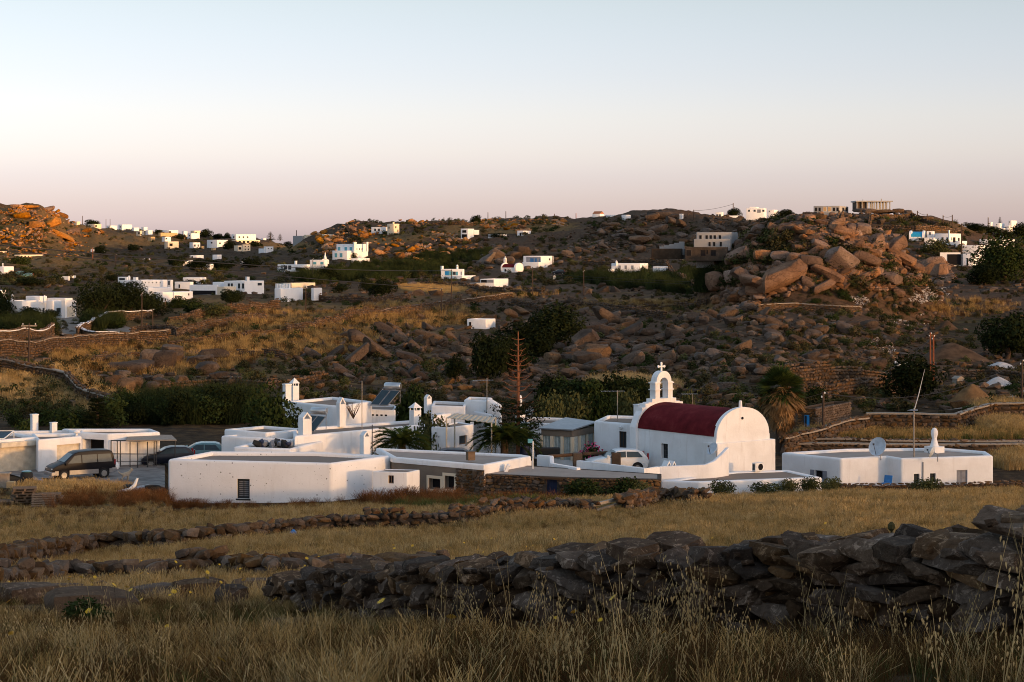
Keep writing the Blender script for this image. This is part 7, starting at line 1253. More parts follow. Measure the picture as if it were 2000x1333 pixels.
# yard clutter
def thing1(name, label, cat, mb, mat, **k): return tag(mobj(name, mb.mesh(name, M[mat], **k)), label, cat)
g = G(52, 122.5); o = empty('oil_barrel', g, 0, 'dark round barrel wrapped in black sheeting by the roller shutter', 'barrel'); mobj('barrel', MB().lathe([(0.36, 0), (0.38, 0.05), (0.4, 0.4), (0.38, 0.72), (0.3, 0.82), (0.1, 0.86)], 14).mesh('barrel', M['tyre'], smooth=50), None, o); mobj('lid', MB().lathe([(0.3, 0.83), (0.33, 0.87), (0.2, 0.92), (0.02, 0.93)], 14).mesh('lid', M['car_teal'], smooth=50), None, o)
g = G(80, 122.8, 0.05); thing1('bucket', 'small blue bucket beside the van nose', 'bucket', MB().lathe([(0.11, 0), (0.15, 0.28), (0.16, 0.3), (0.13, 0.29), (0.1, 0.05)], 12, tuple(g)), 'blue_plastic', smooth=40)
g = G(89, 123.2, 0.05); thing1('plant_pot', 'dark plant pot against the white garage wall', 'pot', MB().lathe([(0.14, 0), (0.2, 0.3), (0.22, 0.34), (0.17, 0.33), (0.1, 0.2)], 12, tuple(g)), 'dark_wood', smooth=40)
g = G(226, 132.8, 0.06); thing1('feed_sack', 'pale sack slumped at the foot of the metal shelter', 'sack', MB().lathe([(0.2, 0), (0.26, 0.12), (0.24, 0.32), (0.12, 0.46), (0.05, 0.5)], 10, tuple(g)), 'white_metal', smooth=60)
g = G(22, 118.5); thing1('concrete_block', 'orange-brown block below the roller shutter', 'block', MB().box((g.x-0.25, g.y-0.2, g.z-0.1), (g.x+0.22, g.y+0.2, g.z+0.4)), 'ochre_plaster', bevel=0.03)
g = G(6, 119.5); thing1('block_pile', 'pile of stacked blocks with a brown board on top at the left edge', 'blocks', MB().box((g.x-0.4, g.y-0.3, g.z-0.2), (g.x+0.35, g.y+0.3, g.z+0.35)).box((g.x-0.36, g.y-0.28, g.z+0.36), (g.x+0.33, g.y+0.28, g.z+0.8)).box((g.x-0.42, g.y-0.35, g.z+0.81), (g.x+0.42, g.y+0.35, g.z+0.9)), 'grey_wood', bevel=0.02)
g = G(265, 112.5); thing1('concrete_slab', 'long pale concrete slab lying in the weeds below the yard', 'slab', MB().box((-0.9, -0.35, 0.1), (0.9, 0.35, 0.38), Matrix.Translation(g) @ Matrix.Rotation(rad(28), 4, 'Z') @ Matrix.Rotation(rad(-8), 4, 'Y')), 'bare_concrete', bevel=0.03)
q0 = G(240, 111.5); thing1('curved_beam', 'curved white boat rib lying by the concrete slab', 'beam', MB().tube([q0+Vector((0, 0, 0.25)), q0+Vector((0.35, 0, 0.3)), q0+Vector((0.65, 0.05, 0.55)), q0+Vector((0.8, 0.1, 0.95))], [0.09, 0.1, 0.1, 0.07], 7), 'white_plaster', smooth=60)
g = G(297, 112.0); thing1('water_trough', 'black plastic tub in the weeds beside the pocked house', 'tub', MB().lathe([(0.34, 0), (0.42, 0.5), (0.45, 0.52), (0.38, 0.5), (0.3, 0.06)], 14, tuple(g)), 'tyre', smooth=40)
g = G(250, 113.8); thing1('tarpaulin', 'crumpled black tarpaulin at the edge of the yard', 'tarpaulin', MB().lathe([(0.6, -0.1), (0.55, 0.2), (0.35, 0.42), (0.12, 0.5)], 9, tuple(g)), 'tyre')
def pallet(o_loc, rz, label, tilt=(0, 0)):
    o = empty('pallet', o_loc, rz, label, 'pallet', 'old pallets stacked in the weeds'); o.rotation_euler = (tilt[0], tilt[1], rz)
    for k in range(6): mobj('slat', PS, None, o, (0, -0.5+0.2*k, 0.12))
    for k in range(3): mobj('runner', PR, None, o, (-0.52+0.52*k, 0, 0.06))
    for k in range(3): mobj('bottom_slat', PS, None, o, (0, -0.5+0.5*k, 0.011))
PS = MB().box((-0.6, -0.06, -0.011), (0.6, 0.06, 0.011)).mesh('slat', M['old_wood']); PR = MB().box((-0.05, -0.55, -0.047), (0.05, 0.55, 0.047)).mesh('runner', M['old_wood'])
ORD = ['bottom', 'second lowest', 'third lowest', 'third highest', 'second highest', 'topmost']
for k in range(6): g = G(45, 103.5); pallet((g.x+RNG.uniform(-.12, .12), g.y, g.z+0.02+0.145*k), rad(20)+RNG.uniform(-.15, .15), ORD[k]+' weathered pallet of the taller left stack in the weeds')
for k in range(4): g = G(100, 103); pallet((g.x+RNG.uniform(-.15, .15), g.y, g.z+0.02+0.145*k), rad(5)+RNG.uniform(-.2, .2), ['bottom', 'second lowest', 'second highest', 'topmost'][k]+' weathered pallet of the lower right stack in the weeds')
g = G(85, 101.5); pallet((g.x, g.y, g.z+0.25), rad(12), 'weathered pallet leaning in front of the two stacks', (rad(28), 0)); g = G(5, 103); pallet((g.x, g.y, g.z+0.1), rad(8), 'weathered pallet lying flat left of the two stacks')
# blue plastic chair by the right house
q = P(1731, 953, 129.0); o = empty('plastic_chair', (q.x, q.y, q.z+0.06), rad(-35), 'blue plastic chair tipped against the right farmhouse wall', 'chair'); mobj('seat', MB().box((-0.28, -0.28, 0.2), (0.28, 0.2, 0.26)).mesh('seat', M['blue_plastic'], bevel=0.02), None, o); mobj('backrest', MB().box((-0.28, 0.16, 0.26), (0.28, 0.22, 0.78), Matrix.Rotation(rad(-14), 4, 'X')).mesh('backrest', M['blue_plastic'], bevel=0.02), None, o)
for sx in (-0.24, 0.24):
    for sy in (-0.24, 0.16): mobj('leg', MB().box((sx-0.03, sy-0.03, -0.2), (sx+0.03, sy+0.03, 0.2)).mesh('leg', M['blue_plastic']), None, o)
# hurdle rails
o = empty('wooden_hurdle', P(1190, 990, Yof(1190, 996)), 0, 'two grey rails closing the gap in the field wall', 'gate')
Yh = Yof(1190, 1003); part('rail', MB().bar(P(1157, 987, Yh), P(1226, 970, Yh+1), 0.13, 0.1).mesh('rail', M['grey_wood']), o); part('rail', MB().bar(P(1157, 999, Yh), P(1224, 980, Yh+1), 0.1, 0.08).mesh('rail', M['grey_wood']), o)
g = Yof(573, 1050); c = P(573, 1043, g); thing1('plastic_bag', 'blue plastic bag caught in the field below the long wall', 'bag', MB().lathe([(0.04, -0.12), (0.13, -0.06), (0.12, 0.05), (0.05, 0.12), (0.02, 0.14)], 8, tuple(c)), 'blue_plastic')
# court furniture
A, B = P(1074, 893, 127), P(1125, 893, 128); thing1('timber_beam', 'brown round beam on stone piers behind the court wall', 'beam', MB().tube([P(1070, 892, 127), P(1126, 888, 129)], 0.11, 8), 'dark_wood', smooth=40); thing1('timber_beam', 'second brown beam running to the white hatchback', 'beam', MB().tube([P(1138, 887, 129.5), P(1200, 884, 130.5)], 0.11, 8), 'dark_wood', smooth=40)
for px, y0, y1, lb in ((1128, 885, 900, 'left'), (1203, 883, 899, 'right')):
    c = P(px, y1, 128.8); thing1('stone_pier', lb+' rough stone pier carrying the brown beams', 'pier', MB().box((c.x-0.3, c.y-0.3, c.z-1.2), (c.x+0.3, c.y+0.3, c.z+0.5)), 'rubble_mortar', bevel=0.05)
c = P(1070, 889, 133.5); thing1('black_trough', 'long black trough behind the court wall', 'trough', MB().box((c.x-0.85, c.y-0.35, c.z-0.1), (c.x+0.8, c.y+0.35, c.z+0.48)), 'tyre', bevel=0.05)
c = P(1025, 888, 133); thing1('water_barrel', 'navy blue barrel beside the date palm', 'barrel', MB().lathe([(0.3, -0.5), (0.33, -0.1), (0.33, 0.3), (0.28, 0.55), (0.05, 0.6)], 14, tuple(c)), 'navy_paint', smooth=40)
o = empty('signpost', P(1037, 925, 121), 0, 'white post with a small green and white board at the roof end', 'sign'); part('post', MB().tube([P(1040.5, 925, 121), P(1041, 862, 121)], 0.045, 6).mesh('post', M['white_metal']), o); q = P(1036, 862, 121); part('board', MB().box((q.x-0.16, q.y-0.02, q.z-0.12), (q.x+0.14, q.y+0.02, q.z+0.13)).mesh('board', M['turquoise_paint']), o)
c = P(990, 917, 119.6); thing1('roof_gutter', 'short white spout block at the stone house corner', 'gutter', MB().box((-0.1, -0.3, -0.35), (0.1, 0.3, 0.3), Matrix.Translation(c) @ Matrix.Rotation(rad(25), 4, 'Y')), 'white_plaster', bevel=0.03)
# junk on the roof
for k in range(16):
    px = 503+k*4.3; c = P(px, 869-RNG.uniform(0, 3), 131.2+RNG.uniform(-.3, .3)); s = RNG.uniform(0.14, 0.32); w_ = ['crumpled dark sack in the junk heap on the low roof', 'dented metal scrap in the junk heap on the low roof'][k % 2]
    o = mobj('junk', R_LOW[k % 6].copy(), None, None, c, (RNG.uniform(0, 3), RNG.uniform(0, 3), RNG.uniform(0, 3)), (s*1.3, s, s)); o.data.materials.clear(); o.data.materials.append(M[['tyre', 'dark_metal', 'navy_paint', 'grey_shutter'][k % 4]]); tag(o, w_, 'junk', 'junk heaped on the low roof, '+('sacks' if k % 2 == 0 else 'scrap'))
# heaps, kennel, crenellated wall on the right
def heap(label, px, py_base, w_px, h_px, mat, seed, name='heap', cat='heap', lo=150):
    Y = Yof(px, py_base, lo=lo); c = G(px, Y); R = w_px/F*Y/2; h_ = h_px/F*Y; V = []; n, m_ = 28, 10
    for i in range(m_+1):
        for k in range(n):
            r = R*i/m_; a = 6.2832*k/n; z = h_*(0.55*math.exp(-3.2*(i/m_)**2)+0.45*(1-i/m_))*(1+0.25*float(fbm(np.array([math.cos(a)*i*0.35+seed]), np.array([math.sin(a)*i*0.35]), 3, seed)[0]))-0.5*(i/m_)**3; V.append((c.x+r*math.cos(a)*(1+0.15*math.sin(a*2+seed)), c.y+r*math.sin(a)*0.8, c.z+z))
    Fq = [(i*n+k, i*n+(k+1) % n, (i+1)*n+(k+1) % n, (i+1)*n+k) for i in range(m_) for k in range(n)]; return tag(mobj(name, mesh_np(name, V, Fq, M[mat], True)), label, cat)
heap('pale gravel heap beside the farm track', 1950, 755, 78, 18, 'gravel_pale', 1, 'gravel_heap'); heap('brown rounded sand heap beside the farm track', 1898, 792, 112, 44, 'sand', 2, 'sand_heap'); heap('low white stone heap by the dark right tree', 1955, 716, 78, 11, 'gravel_pale', 3, 'gravel_heap'); heap('earth mound above the right field', 1860, 705, 210, 36, 'earth_heap', 5, 'earth_mound'); heap('smaller earth mound by the pale stones', 1850, 640, 60, 18, 'earth_heap', 6, 'earth_mound')
Y = Yof(1871, 752, lo=150); c = P(1871, 752, Y); o = empty('dog_kennel', c, rad(30), 'small grey kennel with a pitched lid below the dark bush', 'kennel'); mobj('box', MB().box((-0.45, -0.4, -0.1), (0.45, 0.4, 0.7)).mesh('box', M['grey_wood']), None, o); mobj('roof', MB().prism([(-0.55, 0.7), (0.55, 0.7), (0, 1.0)], -0.5, 0.5).mesh('roof', M['grey_wood']), None, o); mobj('opening', MB().box((-0.2, -0.42, -0.05), (0.2, -0.402, 0.45)).mesh('opening', M['dark_opening']), None, o)
Y = Yof(1765, 728, lo=150); o = empty('garden_wall', P(1765, 728, Y), 0, 'low white wall with two square posts behind the dark bush', 'wall'); a, b = P(1749, 728, Y), P(1792, 716, Y+2); part('wall', MB().bar((a.x, a.y, a.z+0.5), (b.x, b.y, a.z+0.65), 0.3, 1.0).mesh('wall', M['far_white']), o)
for px in (1750.5, 1769): q = P(px, 716, Y+0.4); part('post', MB().box((q.x-0.15, q.y-0.2, q.z-0.6), (q.x+0.15, q.y+0.2, q.z+0.62)).mesh('post', M['far_white']), o)
Y = Yof(1926, 795, lo=150); c = P(1926, 795, Y); thing1('orange_crate', 'orange plastic crate by the end of the farm track wall', 'crate', MB().box((c.x-0.3, c.y-0.2, c.z+0.0), (c.x+0.3, c.y+0.2, c.z+0.16)).box((c.x-0.3, c.y-0.2, c.z+0.2), (c.x+0.3, c.y+0.2, c.z+0.36)).box((c.x-0.3, c.y-0.2, c.z+0.4), (c.x+0.3, c.y+0.2, c.z+0.5)).box((c.x-0.29, c.y-0.19, c.z), (c.x-0.2, c.y+0.19, c.z+0.5)).box((c.x+0.2, c.y-0.19, c.z), (c.x+0.29, c.y+0.19, c.z+0.5)), 'petal_yellow')
Y = Yof(610, 635, lo=150); c = P(610, 635, Y); thing1('stone_trough', 'small pale concrete trough on the brown centre slope', 'trough', MB().box((c.x-0.9, c.y-0.4, c.z-0.2), (c.x+0.9, c.y+0.4, c.z+0.45)), 'bare_concrete', bevel=0.05)
Y = Yof(1784, 466, lo=500); c = P(1761, 476, Yof(1761, 480, lo=450)); thing1('white_post', 'small white T-shaped post left of the blue-roofed chapel', 'post', MB().box((c.x-0.35, c.y-0.3, c.z-1), (c.x+0.35, c.y+0.3, c.z+1.3)).box((c.x-0.7, c.y-0.3, c.z+1.31), (c.x+0.7, c.y+0.3, c.z+1.6)), 'far_white')
Y = Yof(1084, 548, lo=350); c = P(1083, 547, Y); thing1('shrine', 'small cream roadside shrine box on the centre slope', 'shrine', MB().box((c.x-0.45, c.y-0.4, c.z-0.5), (c.x+0.45, c.y+0.4, c.z+1.0)).prism([(c.x-0.5, c.z+1.01), (c.x+0.5, c.z+1.01), (c.x, c.z+1.4)], c.y-0.4, c.y+0.4), 'cream_plaster')
# ------------------------------------------------------------------ utility poles and cables
def pole(px, y0, y1, label, mat='pole_wood', Y=None, r=0.11, bar_=0.0, lo=150):
    Y = Y or Yof(px, y1, lo=lo); b = P(px, y1, Y); h_ = (y1-y0)/F*Y; o = empty('utility_pole', b, 0, label, 'pole', 'utility poles on the slopes'); mobj('pole', MB().tube([(0, 0, -0.8), (0, 0, h_)], [r*1.15, r*0.8], 7).mesh('pole', M[mat], smooth=50), None, o)
    if bar_: mobj('crossarm', MB().box((-bar_, -0.06, h_-0.35), (bar_, 0.06, h_-0.2)).mesh('crossarm', M['grey_wood']), None, o)
    for k in range(2): mobj('insulator', MB().lathe([(0.05, 0), (0.07, 0.08), (0.04, 0.16)], 6, ((-1)**k*(bar_*0.8 or r), 0, h_-0.15-0.3*k*(bar_ == 0))).mesh('insulator', M['white_metal']), None, o)
    return P(px, y0+2, Y)
tp = {}
for px, y0, y1, lb, mt, ba in [(57, 632, 724, 'pole with a pale crossbar on the left field', 'pole_wood', 0.9), (277, 572, 652, 'tall pole by the white-capped wall, left', 'pole_wood', 0), (298, 604, 650, 'short pole right of the tall left pole', 'pole_wood', 0), (597, 560, 612, 'thin pole on the slope beside the slab-roofed shed', 'pole_wood', 0), (882, 527, 586, 'pole before the blue-shuttered mid-slope house', 'pole_wood', 0), (862, 563, 612, 'pole below the blue-shuttered house', 'pole_wood', 0), (611, 505, 550, 'pole in front of the turquoise-shuttered bungalow', 'pole_wood', 0), (1040, 522, 580, 'pole before the little red-roofed chapel', 'pole_wood', 0), (1079, 500, 542, 'pole at the right of the veranda house', 'pole_wood', 0), (1140, 528, 577, 'pole left of the rocky terrace, centre', 'pole_wood', 0),
   (1817, 650, 735, 'taller of two reddish poles on the right slope', 'pole_red', 0), (1823, 655, 757, 'second reddish pole on the right slope', 'pole_red', 0), (1608, 766, 868, 'dark pole behind the right farmhouse', 'pole_wood', 0), (1996, 703, 790, 'dark pole at the right edge by the farm track', 'pole_wood', 0), (1878, 437, 500, 'pole among the right village houses', 'pole_wood', 0), (181, 484, 512, 'pole on the dim slope below the orange hill', 'pole_red', 0), (226, 497, 520, 'thin pole on the dim left slope', 'pole_wood', 0), (161, 422, 440, 'pole on the orange hill shoulder', 'pole_wood', 0), (207, 428, 445, 'left pole of the skyline pair', 'pole_wood', 0), (215, 428, 445, 'right pole of the skyline pair', 'pole_wood', 0), (579, 450, 468, 'pole at the skyline gap', 'pole_wood', 0), (867, 425, 438, 'pole on the flat middle skyline', 'pole_wood', 0), (953, 415, 436, 'pole left of the twin skyline crags', 'pole_wood', 0), (988, 413, 436, 'pole on the sunlit skyline', 'pole_wood', 0), (1083, 418, 434, 'skyline pole right of the sunlit crags', 'pole_wood', 0), (1125, 417, 430, 'reddish lattice-like pole on the middle skyline', 'pole_red', 0), (1355, 410, 430, 'skyline pole left of the bluish houses', 'pole_wood', 0), (1432, 397, 420, 'pole behind the dark round skyline tree', 'pole_wood', 0), (1792, 412, 432, 'first of the right skyline poles', 'pole_wood', 0), (1811, 418, 434, 'second of the right skyline poles', 'pole_wood', 0), (1842, 421, 438, 'third of the right skyline poles', 'pole_wood', 0), (1860, 420, 440, 'fourth of the right skyline poles', 'pole_wood', 0), (1930, 425, 448, 'skyline pole by the far right cluster', 'pole_wood', 0)]:
    tp[px] = pole(px, y0, y1, lb, mt, None, 0.11 if y1 > 520 else 0.2, ba, 150 if y1 > 560 else 380)
def cable(label, a, b, sag, r=0.03, n=24):
    pts = [a.lerp(b, k/n)-Vector((0, 0, sag*4*(k/n)*(1-k/n))) for k in range(n+1)]; thing1('power_cable', label, 'cable', MB().tube(pts, r, 5, False), 'wire')
cable('upper black power cable crossing the left valley', P(-120, 468, 190), tp[882], 1.0, 0.055, 40); cable('lower black power cable crossing the left valley', P(-120, 477, 190), P(862, 565, tp[862].y), 0.2, 0.045, 40)
cable('cable sagging from the dark pole to the right edge pole', tp[1608], tp[1996], 1.6, 0.03); cable('thin cable from the dark pole towards the chapel', tp[1608], P(1330, 792, 150), 0.6, 0.015); cable('thin cable from the dark pole down the right slope', tp[1608], tp[1823], 1.0, 0.015)
cable('thin cable across the boulder hill foot, upper', P(1080, 537, 420), P(2060, 560, 300), 0.8, 0.025); cable('thin cable across the boulder hill foot, lower', P(1080, 542, 420), P(2060, 564, 300), 0.8, 0.025); cable('skyline cable between the right-centre poles', tp[1355], tp[1432], 0.6, 0.06); cable('skyline cable between the first right skyline poles', tp[1792], tp[1811], 0.4, 0.06); cable('skyline cable between the last right skyline poles', tp[1842], tp[1860], 0.4, 0.06); cable('thin cable above the hamlet roofs', P(250, 835, 160), P(800, 806, 146), 0.5, 0.014)
# ------------------------------------------------------------------ near boulders left of the near wall
def lone(px, py, w, h_, label, Y=None, srcs=R_SCH, tilt=0):
    Y = Y or Yof(px, py+h_*0.4); c = P(px, py, Y); o = mobj('boulder', srcs[RNG.randrange(len(srcs))], None, None, c+Vector((0, w/F*Y*0.2, 0)), (0, rad(tilt), RNG.uniform(0, 6.28)), (w/F*Y*0.56, w/F*Y*0.45, h_/F*Y*0.62)); tag(o, label, 'boulder', 'boulders in the near grass, left'); return o
for a in [(170, 1182, 150, 46, 'broad pale flat boulder in the near grass at left'), (40, 1168, 110, 40, 'boulder at the left edge of the near grass'), (203, 1153, 32, 28, 'small round dark stone on top of the broad pale boulder'), (118, 1160, 70, 30, 'low boulder behind the broad pale boulder'), (300, 1166, 80, 30, 'low boulder right of the broad pale boulder'), (385, 1160, 90, 40, 'dark weedy boulder in the near grass'), (450, 1170, 60, 40, 'upright dark boulder beside the dark weedy boulder'), (495, 1152, 70, 36, 'rough dark boulder before the pale grass strip'), (560, 1158, 70, 30, 'last low boulder before the near wall'), (640, 1150, 90, 50, 'big slab boulder at the near wall end')]: lone(*a, srcs=R_FIELD if 'pale' in a[4] else R_SCH)
# ------------------------------------------------------------------ grass, weeds, flowers
GR = np.random.RandomState(77)
def tuft(n, h, w, spread, bend, mat, head=0.0, up=0.18, seg=3): return blades_mesh('grass', n, h, w, spread, bend, GR, mat, seg, head, up)
T_STRAW = [tuft(34, 0.46, 0.006, 0.16, 0.55, 'straw', 0.9) for _ in range(4)]; T_PALE = [tuft(26, 0.52, 0.006, 0.15, 0.6, 'straw_pale', 1.3) for _ in range(3)]; T_BRN = [tuft(34, 0.40, 0.006, 0.18, 0.6, 'straw_brown', 0.6) for _ in range(4)]; T_GRN = [tuft(40, 0.34, 0.008, 0.17, 0.6, 'grass_green', 0.2) for _ in range(3)]
NEAR = T_STRAW+T_PALE+T_BRN+T_GRN                         # 0-3 straw, 4-6 pale, 7-10 brown, 11-13 green
F_STRAW = [tuft(30, 0.50, 0.013, 0.30, 0.45, 'straw', 0.9, 0.16) for _ in range(4)]; F_PALE = [tuft(26, 0.55, 0.013, 0.30, 0.5, 'straw_pale', 1.1, 0.16) for _ in range(3)]; F_BRN = [tuft(30, 0.42, 0.014, 0.32, 0.5, 'straw_brown', 0.6) for _ in range(4)]; F_GRN = [tuft(34, 0.38, 0.014, 0.3, 0.5, 'grass_green', 0.3) for _ in range(3)]
FIELD = F_STRAW+F_PALE+F_BRN+F_GRN
_np_pts = np.array([(p.x, p.y) for p in resample(npth, 0.3)[0]]); _w2 = np.array([(p.x, p.y) for p in resample(p2, 0.4)[0]]); _w3 = np.array([(p.x, p.y) for p in resample(p3, 0.4)[0]])
def near_path(X, Y, pts): 
    d = np.full(X.shape, 1e9)
    for c in np.array_split(pts, max(1, len(pts)//40)): d = np.minimum(d, np.min(np.hypot(X[:, None]-c[None, :, 0], Y[:, None]-c[None, :, 1]), 1))
    return d
def meadow(name, label, srcs, n, y0, y1, seed, mixf, hs=(0.7, 1.25), keep=None, cat='grass'):
    rs = np.random.RandomState(seed); u = rs.rand(int(n*1.0)); Y = np.sqrt(y0*y0+(y1*y1-y0*y0)*u); px = rs.uniform(-450, 2750, len(Y)); X = (px-1000)/F*Y; k = np.ones(len(Y), bool)
    k &= near_path(X, Y, _np_pts) > 0.33
    if y1 > 30: k &= near_path(X, Y, _w2) > 0.34; k &= near_path(X, Y, _w3) > 0.36
    if keep is not None: k &= keep(px, Y, X)
    X, Y, px = X[k], Y[k], px[k]; Z = height(X, Y); py = YH-F*Z/Y; idx, sc_ = mixf(px, py, X, Y, rs); s = sc_*rs.uniform(hs[0], hs[1], len(X))
    return scatter(name, srcs, np.stack([X, Y, Z-0.01], 1), np.stack([s, s, s*rs.uniform(.8, 1.2, len(X))], 1), rs.uniform(0, 6.28, len(X)), rs.normal(scale=0.10, size=(len(X), 2)), idx=idx, label=label, cat=cat, seed=seed)
def pick(rs, p):                                      # p (n,4): straw, pale, brown, green
    p = np.clip(p, 0, None); c = np.cumsum(p, 1); c /= c[:, -1:]; u = rs.rand(len(p))[:, None]; g = (u > c).sum(1); base = np.array([0, 4, 7, 11])[g]; m_ = np.array([4, 3, 4, 3])[g]; return (base+np.floor(rs.rand(len(p))*m_)).astype(int)
def mix_near(px, py, X, Y, rs):
    n = fbm(X/1.1, Y/1.1, 3, 4); m = fbm(X/2.5, Y/2.5, 3, 8); p = np.stack([0.26+1.0*n, 0.08+1.2*n+0.3*sstep(1150, 1100, py), 1.0-0.8*n+1.6*sstep(850, 1300, px), 0.3+2.4*np.clip(m-0.03, 0, 1)+0.5*sstep(850, 1300, px)], 1); return pick(rs, p), (0.56+0.6*m)*(0.55+0.45*sstep(16.5, 13, Y))
meadow('near_grass', 'tall dry grass and weeds across the foreground', NEAR, 35000, 8.5, 26, 91, mix_near, keep=lambda px, Y, X: fbm(X/0.55, Y/0.8, 3, 61) > -0.06)
def mix_field(px, py, X, Y, rs):
    n = fbm(X/4.0, Y/4.0, 3, 14); m = fbm(X/7.0, Y/7.0, 3, 18); st = sstep(100, 80, Y); p = np.stack([0.9+0.6*n, 0.5+1.8*n+0.3*sstep(40, 30, Y), 0.30-0.5*n+0.9*(1-st)*(px < 1250), 0.16+2.4*np.clip(m-0.05, 0, 1)+0.25*((px > 1250) & (Y > 95))], 1); return pick(rs, p), (0.55+0.7*n-0.12*(1-st)*(px < 1250))*(0.75+0.25*sstep(60, 80, Y))
def front(px): return np.interp(px, [-450, 80, 90, 240, 322, 327, 650, 700, 830, 1285, 1295, 1365, 1605, 1610, 2750], [117, 117, 116, 114, 112, 118, 117, 113.5, 115, 114, 117, 117.5, 119, 125.3, 125.3])
meadow('field_grass', 'golden dry grass of the middle fields', FIELD, 62000, 26, 76, 92, mix_field)
meadow('field_grass', 'dry grass and weeds running up to the hamlet walls', FIELD, 33000, 76, 127, 93, mix_field, (0.8, 1.3), keep=lambda px, Y, X: Y < front(px)-0.3)
# brush in front of the walls
BR = [tuft(120, 0.8, 0.016, 0.35, 0.5, 'rust_brush', 1.0, 0.45, 3) for _ in range(4)]; BG = [tuft(110, 0.6, 0.02, 0.35, 0.5, 'grass_green', 0.6, 0.4) for _ in range(2)]
def brush(name, label, regs, n, sc_, seed, srcs): return region_scatter(name, srcs, n, regs, sc_, seed, label, 'weeds', lo=85)
brush('rust_weeds', 'rust-brown weeds along the foot of the pocked house', [(500, 990, 170, 5), (360, 988, 50, 6), (640, 988, 60, 5)], 110, (0.2, 0.55), 101, BR)
brush('rust_weeds', 'tall rust-brown weeds in front of the storeroom and stone house', [(755, 984, 60, 6), (850, 982, 50, 6)], 70, (0.45, 1.1), 102, BR); brush('rust_weeds', 'rust-brown weeds below the yard edge', [(230, 978, 120, 14), (130, 985, 60, 10)], 110, (0.3, 0.8), 103, BR)
brush('green_weeds', 'green weeds between the stone house and the long wall', [(860, 990, 120, 6), (1000, 985, 90, 4)], 160, (0.5, 0.9), 104, BG+BR[:1]); region_scatter('tall_straw', F_PALE+F_STRAW, 900, [(150, 960, 110, 9), (100, 965, 70, 10)], (0.7, 1.3), 105, 'tall pale straw below the concrete yard', 'grass', lo=100)
# grass of the fields behind
region_scatter('field_grass', F_GRN+F_STRAW[:2], 2600, [(1780, 852, 240, 11), (1650, 850, 90, 12)], (0.8, 1.5), 106, 'green and straw field behind the right farmhouse', 'grass', lo=142); region_scatter('bank_grass', F_STRAW+F_PALE, 1800, [(90, 760, 110, 40), (210, 790, 70, 22)], (1.0, 2.0), 107, 'tall straw on the bank behind the yard', 'grass', lo=160); region_scatter('bank_grass', F_PALE, 1500, [(1210, 755, 70, 14), (1290, 760, 40, 8)], (0.9, 1.8), 108, 'pale straw patch behind the chapel', 'grass', lo=160); region_scatter('field_grass', F_PALE+F_STRAW, 1500, [(850, 566, 70, 6)], (1.0, 2.0), 109, 'golden field patch on the centre slope', 'grass', lo=300)
region_scatter('field_grass', F_STRAW+F_PALE, 1500, [(1960, 800, 60, 12), (1980, 905, 40, 14), (1960, 835, 50, 12)], (1.0, 1.8), 110, 'dry grass by the farm track, right', 'grass', lo=130); region_scatter('slope_grass', F_STRAW+F_BRN, 7000, [(300, 700, 200, 35), (560, 665, 180, 35), (800, 620, 150, 25), (1250, 598, 130, 12), (620, 622, 170, 12), (450, 640, 120, 14), (1000, 575, 90, 10), (1900, 600, 90, 14)], (1.0, 2.2), 111, 'straw tufts on the terraces of the middle slope', 'grass', lo=200)
for px, py, w, h_, lb in [(1410, 972, 46, 26, 'leftmost leafy shrub against the cistern wall'), (1495, 971, 56, 22, 'second leafy shrub against the cistern wall'), (1540, 969, 36, 26, 'third leafy shrub against the cistern wall'), (1582, 968, 40, 28, 'fourth leafy shrub at the cistern end'), (1625, 966, 36, 26, 'leafy shrub between the cistern and the right farmhouse'), (1810, 968, 60, 26, 'shrub under the right farmhouse windows'), (180, 1228, 110, 50, 'dark green bush in the near grass, left'), (680, 1318, 110, 40, 'low dark green bush at the bottom edge'), (925, 1268, 90, 34, 'grey-green bush in the near grass, centre')]: tree('bush_c' if py < 1000 else 'bush_b', px, py, w, h_, lb, 'shrub', Y=None, lo=9.6)
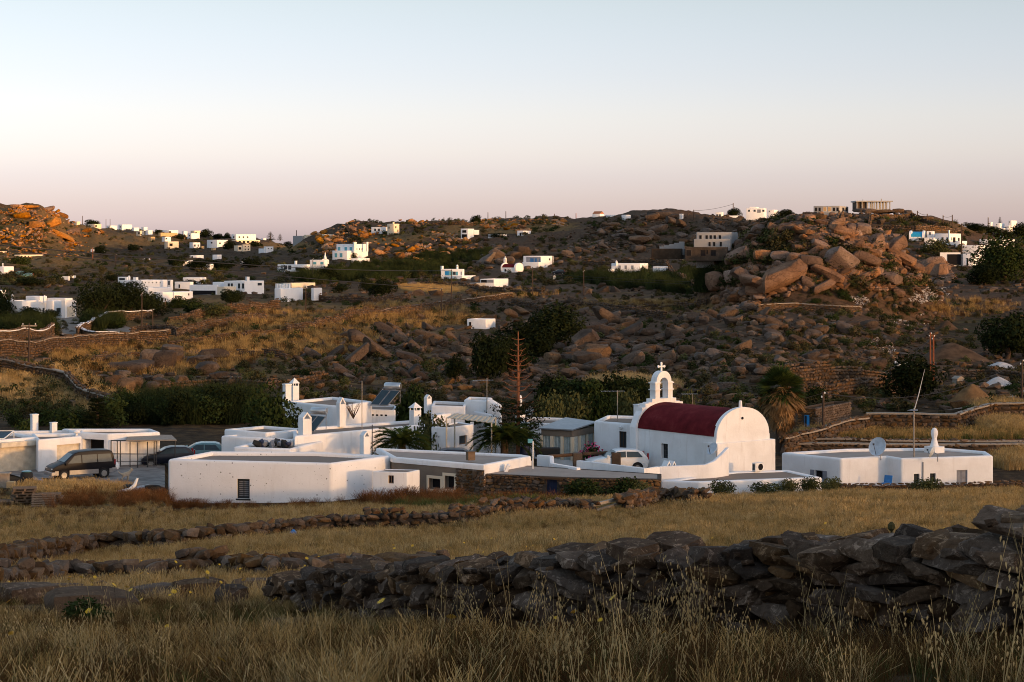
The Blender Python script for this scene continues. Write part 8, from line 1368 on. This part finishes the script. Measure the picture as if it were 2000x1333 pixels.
# oat stalks and flowers
def oat(n=7):
    m = MB(); rs = random.Random(n)
    for k in range(5):
        a = rs.uniform(0, 6.28); b = Vector((rs.uniform(-.1, .1), rs.uniform(-.1, .1), 0)); l = rs.uniform(.6, .95); ln = rs.uniform(.05, .3); pts = [b+Vector((math.cos(a)*ln*t*t, math.sin(a)*ln*t*t, l*t)) for t in (0, .35, .7, 1)]; m.tube(pts, [0.003, 0.003, 0.002, 0.001], 3, False)
        for j in range(9):
            t = 0.6+0.045*j; p = b+Vector((math.cos(a)*ln*t*t, math.sin(a)*ln*t*t, l*t)); q = p+Vector((rs.uniform(-.05, .05), rs.uniform(-.05, .05), -rs.uniform(.01, .05))); d = Vector((rs.uniform(-.006, .006), rs.uniform(-.006, .006), -0.026)); s_ = Vector((0.006, 0.003, 0)); m.add([q-d*0.4, q+s_, q+d, q-s_], [(0, 1, 2, 3)])
    return m.mesh('oat', M['straw_pale'])
def daisy(n):
    m = MB(); rs = random.Random(n); h_ = 0.38; m.tube([(0, 0, 0), (0.02, 0.02, h_)], 0.0016, 3, False); c = Vector((0.02, 0.02, h_)); t = Vector((rs.uniform(-.4, .4), -0.6, 0.8)).normalized(); u = t.cross(Vector((1, 0, 0))).normalized(); w = t.cross(u)
    for k in range(12):
        a = k*6.283/12; d = u*math.cos(a)+w*math.sin(a); e = u*math.cos(a+0.3)+w*math.sin(a+0.3); m.add([c, c+d*0.022, c+(d+e)*0.016, c+e*0.022], [(0, 1, 2, 3)])
    me = m.mesh('daisy', M['petal_yellow']); me.materials.append(M['scrub'])
    for p in me.polygons[:3]: p.material_index = 1
    return me
OAT = [oat(k) for k in range(4)]; DAI = [daisy(k) for k in range(3)]
meadow('wild_oats', 'pale wild oat stalks rising before the near wall', OAT, 220, 8.8, 16, 121, lambda px, py, X, Y, rs: (rs.randint(0, 4, len(px)), np.where(px > 1100, 0.72, 0.6)), keep=lambda px, Y, X: np.random.RandomState(3).rand(len(px)) < np.where(px > 1150, 1.0, 0.35)); meadow('yellow_daisies', 'yellow daisies dotted through the near grass', DAI, 440, 9, 45, 122, lambda px, py, X, Y, rs: (rs.randint(0, 3, len(px)), 0.9+0.0*px), keep=lambda px, Y, X: np.random.RandomState(4).rand(len(px)) < np.where(px < 1200, 0.8, 0.25), cat='flowers')
o = empty('thistle', G(1741, 14.5), 0, 'dark thistle standing behind the near wall', 'plant'); q = P(1741, 1030, 15.2); o.location = (q.x, q.y, gz(q.x, q.y)); hh = q.z-o.location.z; mobj('stem', MB().tube([(0, 0, 0), (0, 0, hh)], 0.008, 5).mesh('stem', M['scrub']), None, o); mobj('head', MB().lathe([(0.01, -0.03), (0.028, -0.01), (0.026, 0.02), (0.01, 0.04)], 8, (0, 0, hh)).mesh('head', M['scrub']), None, o)
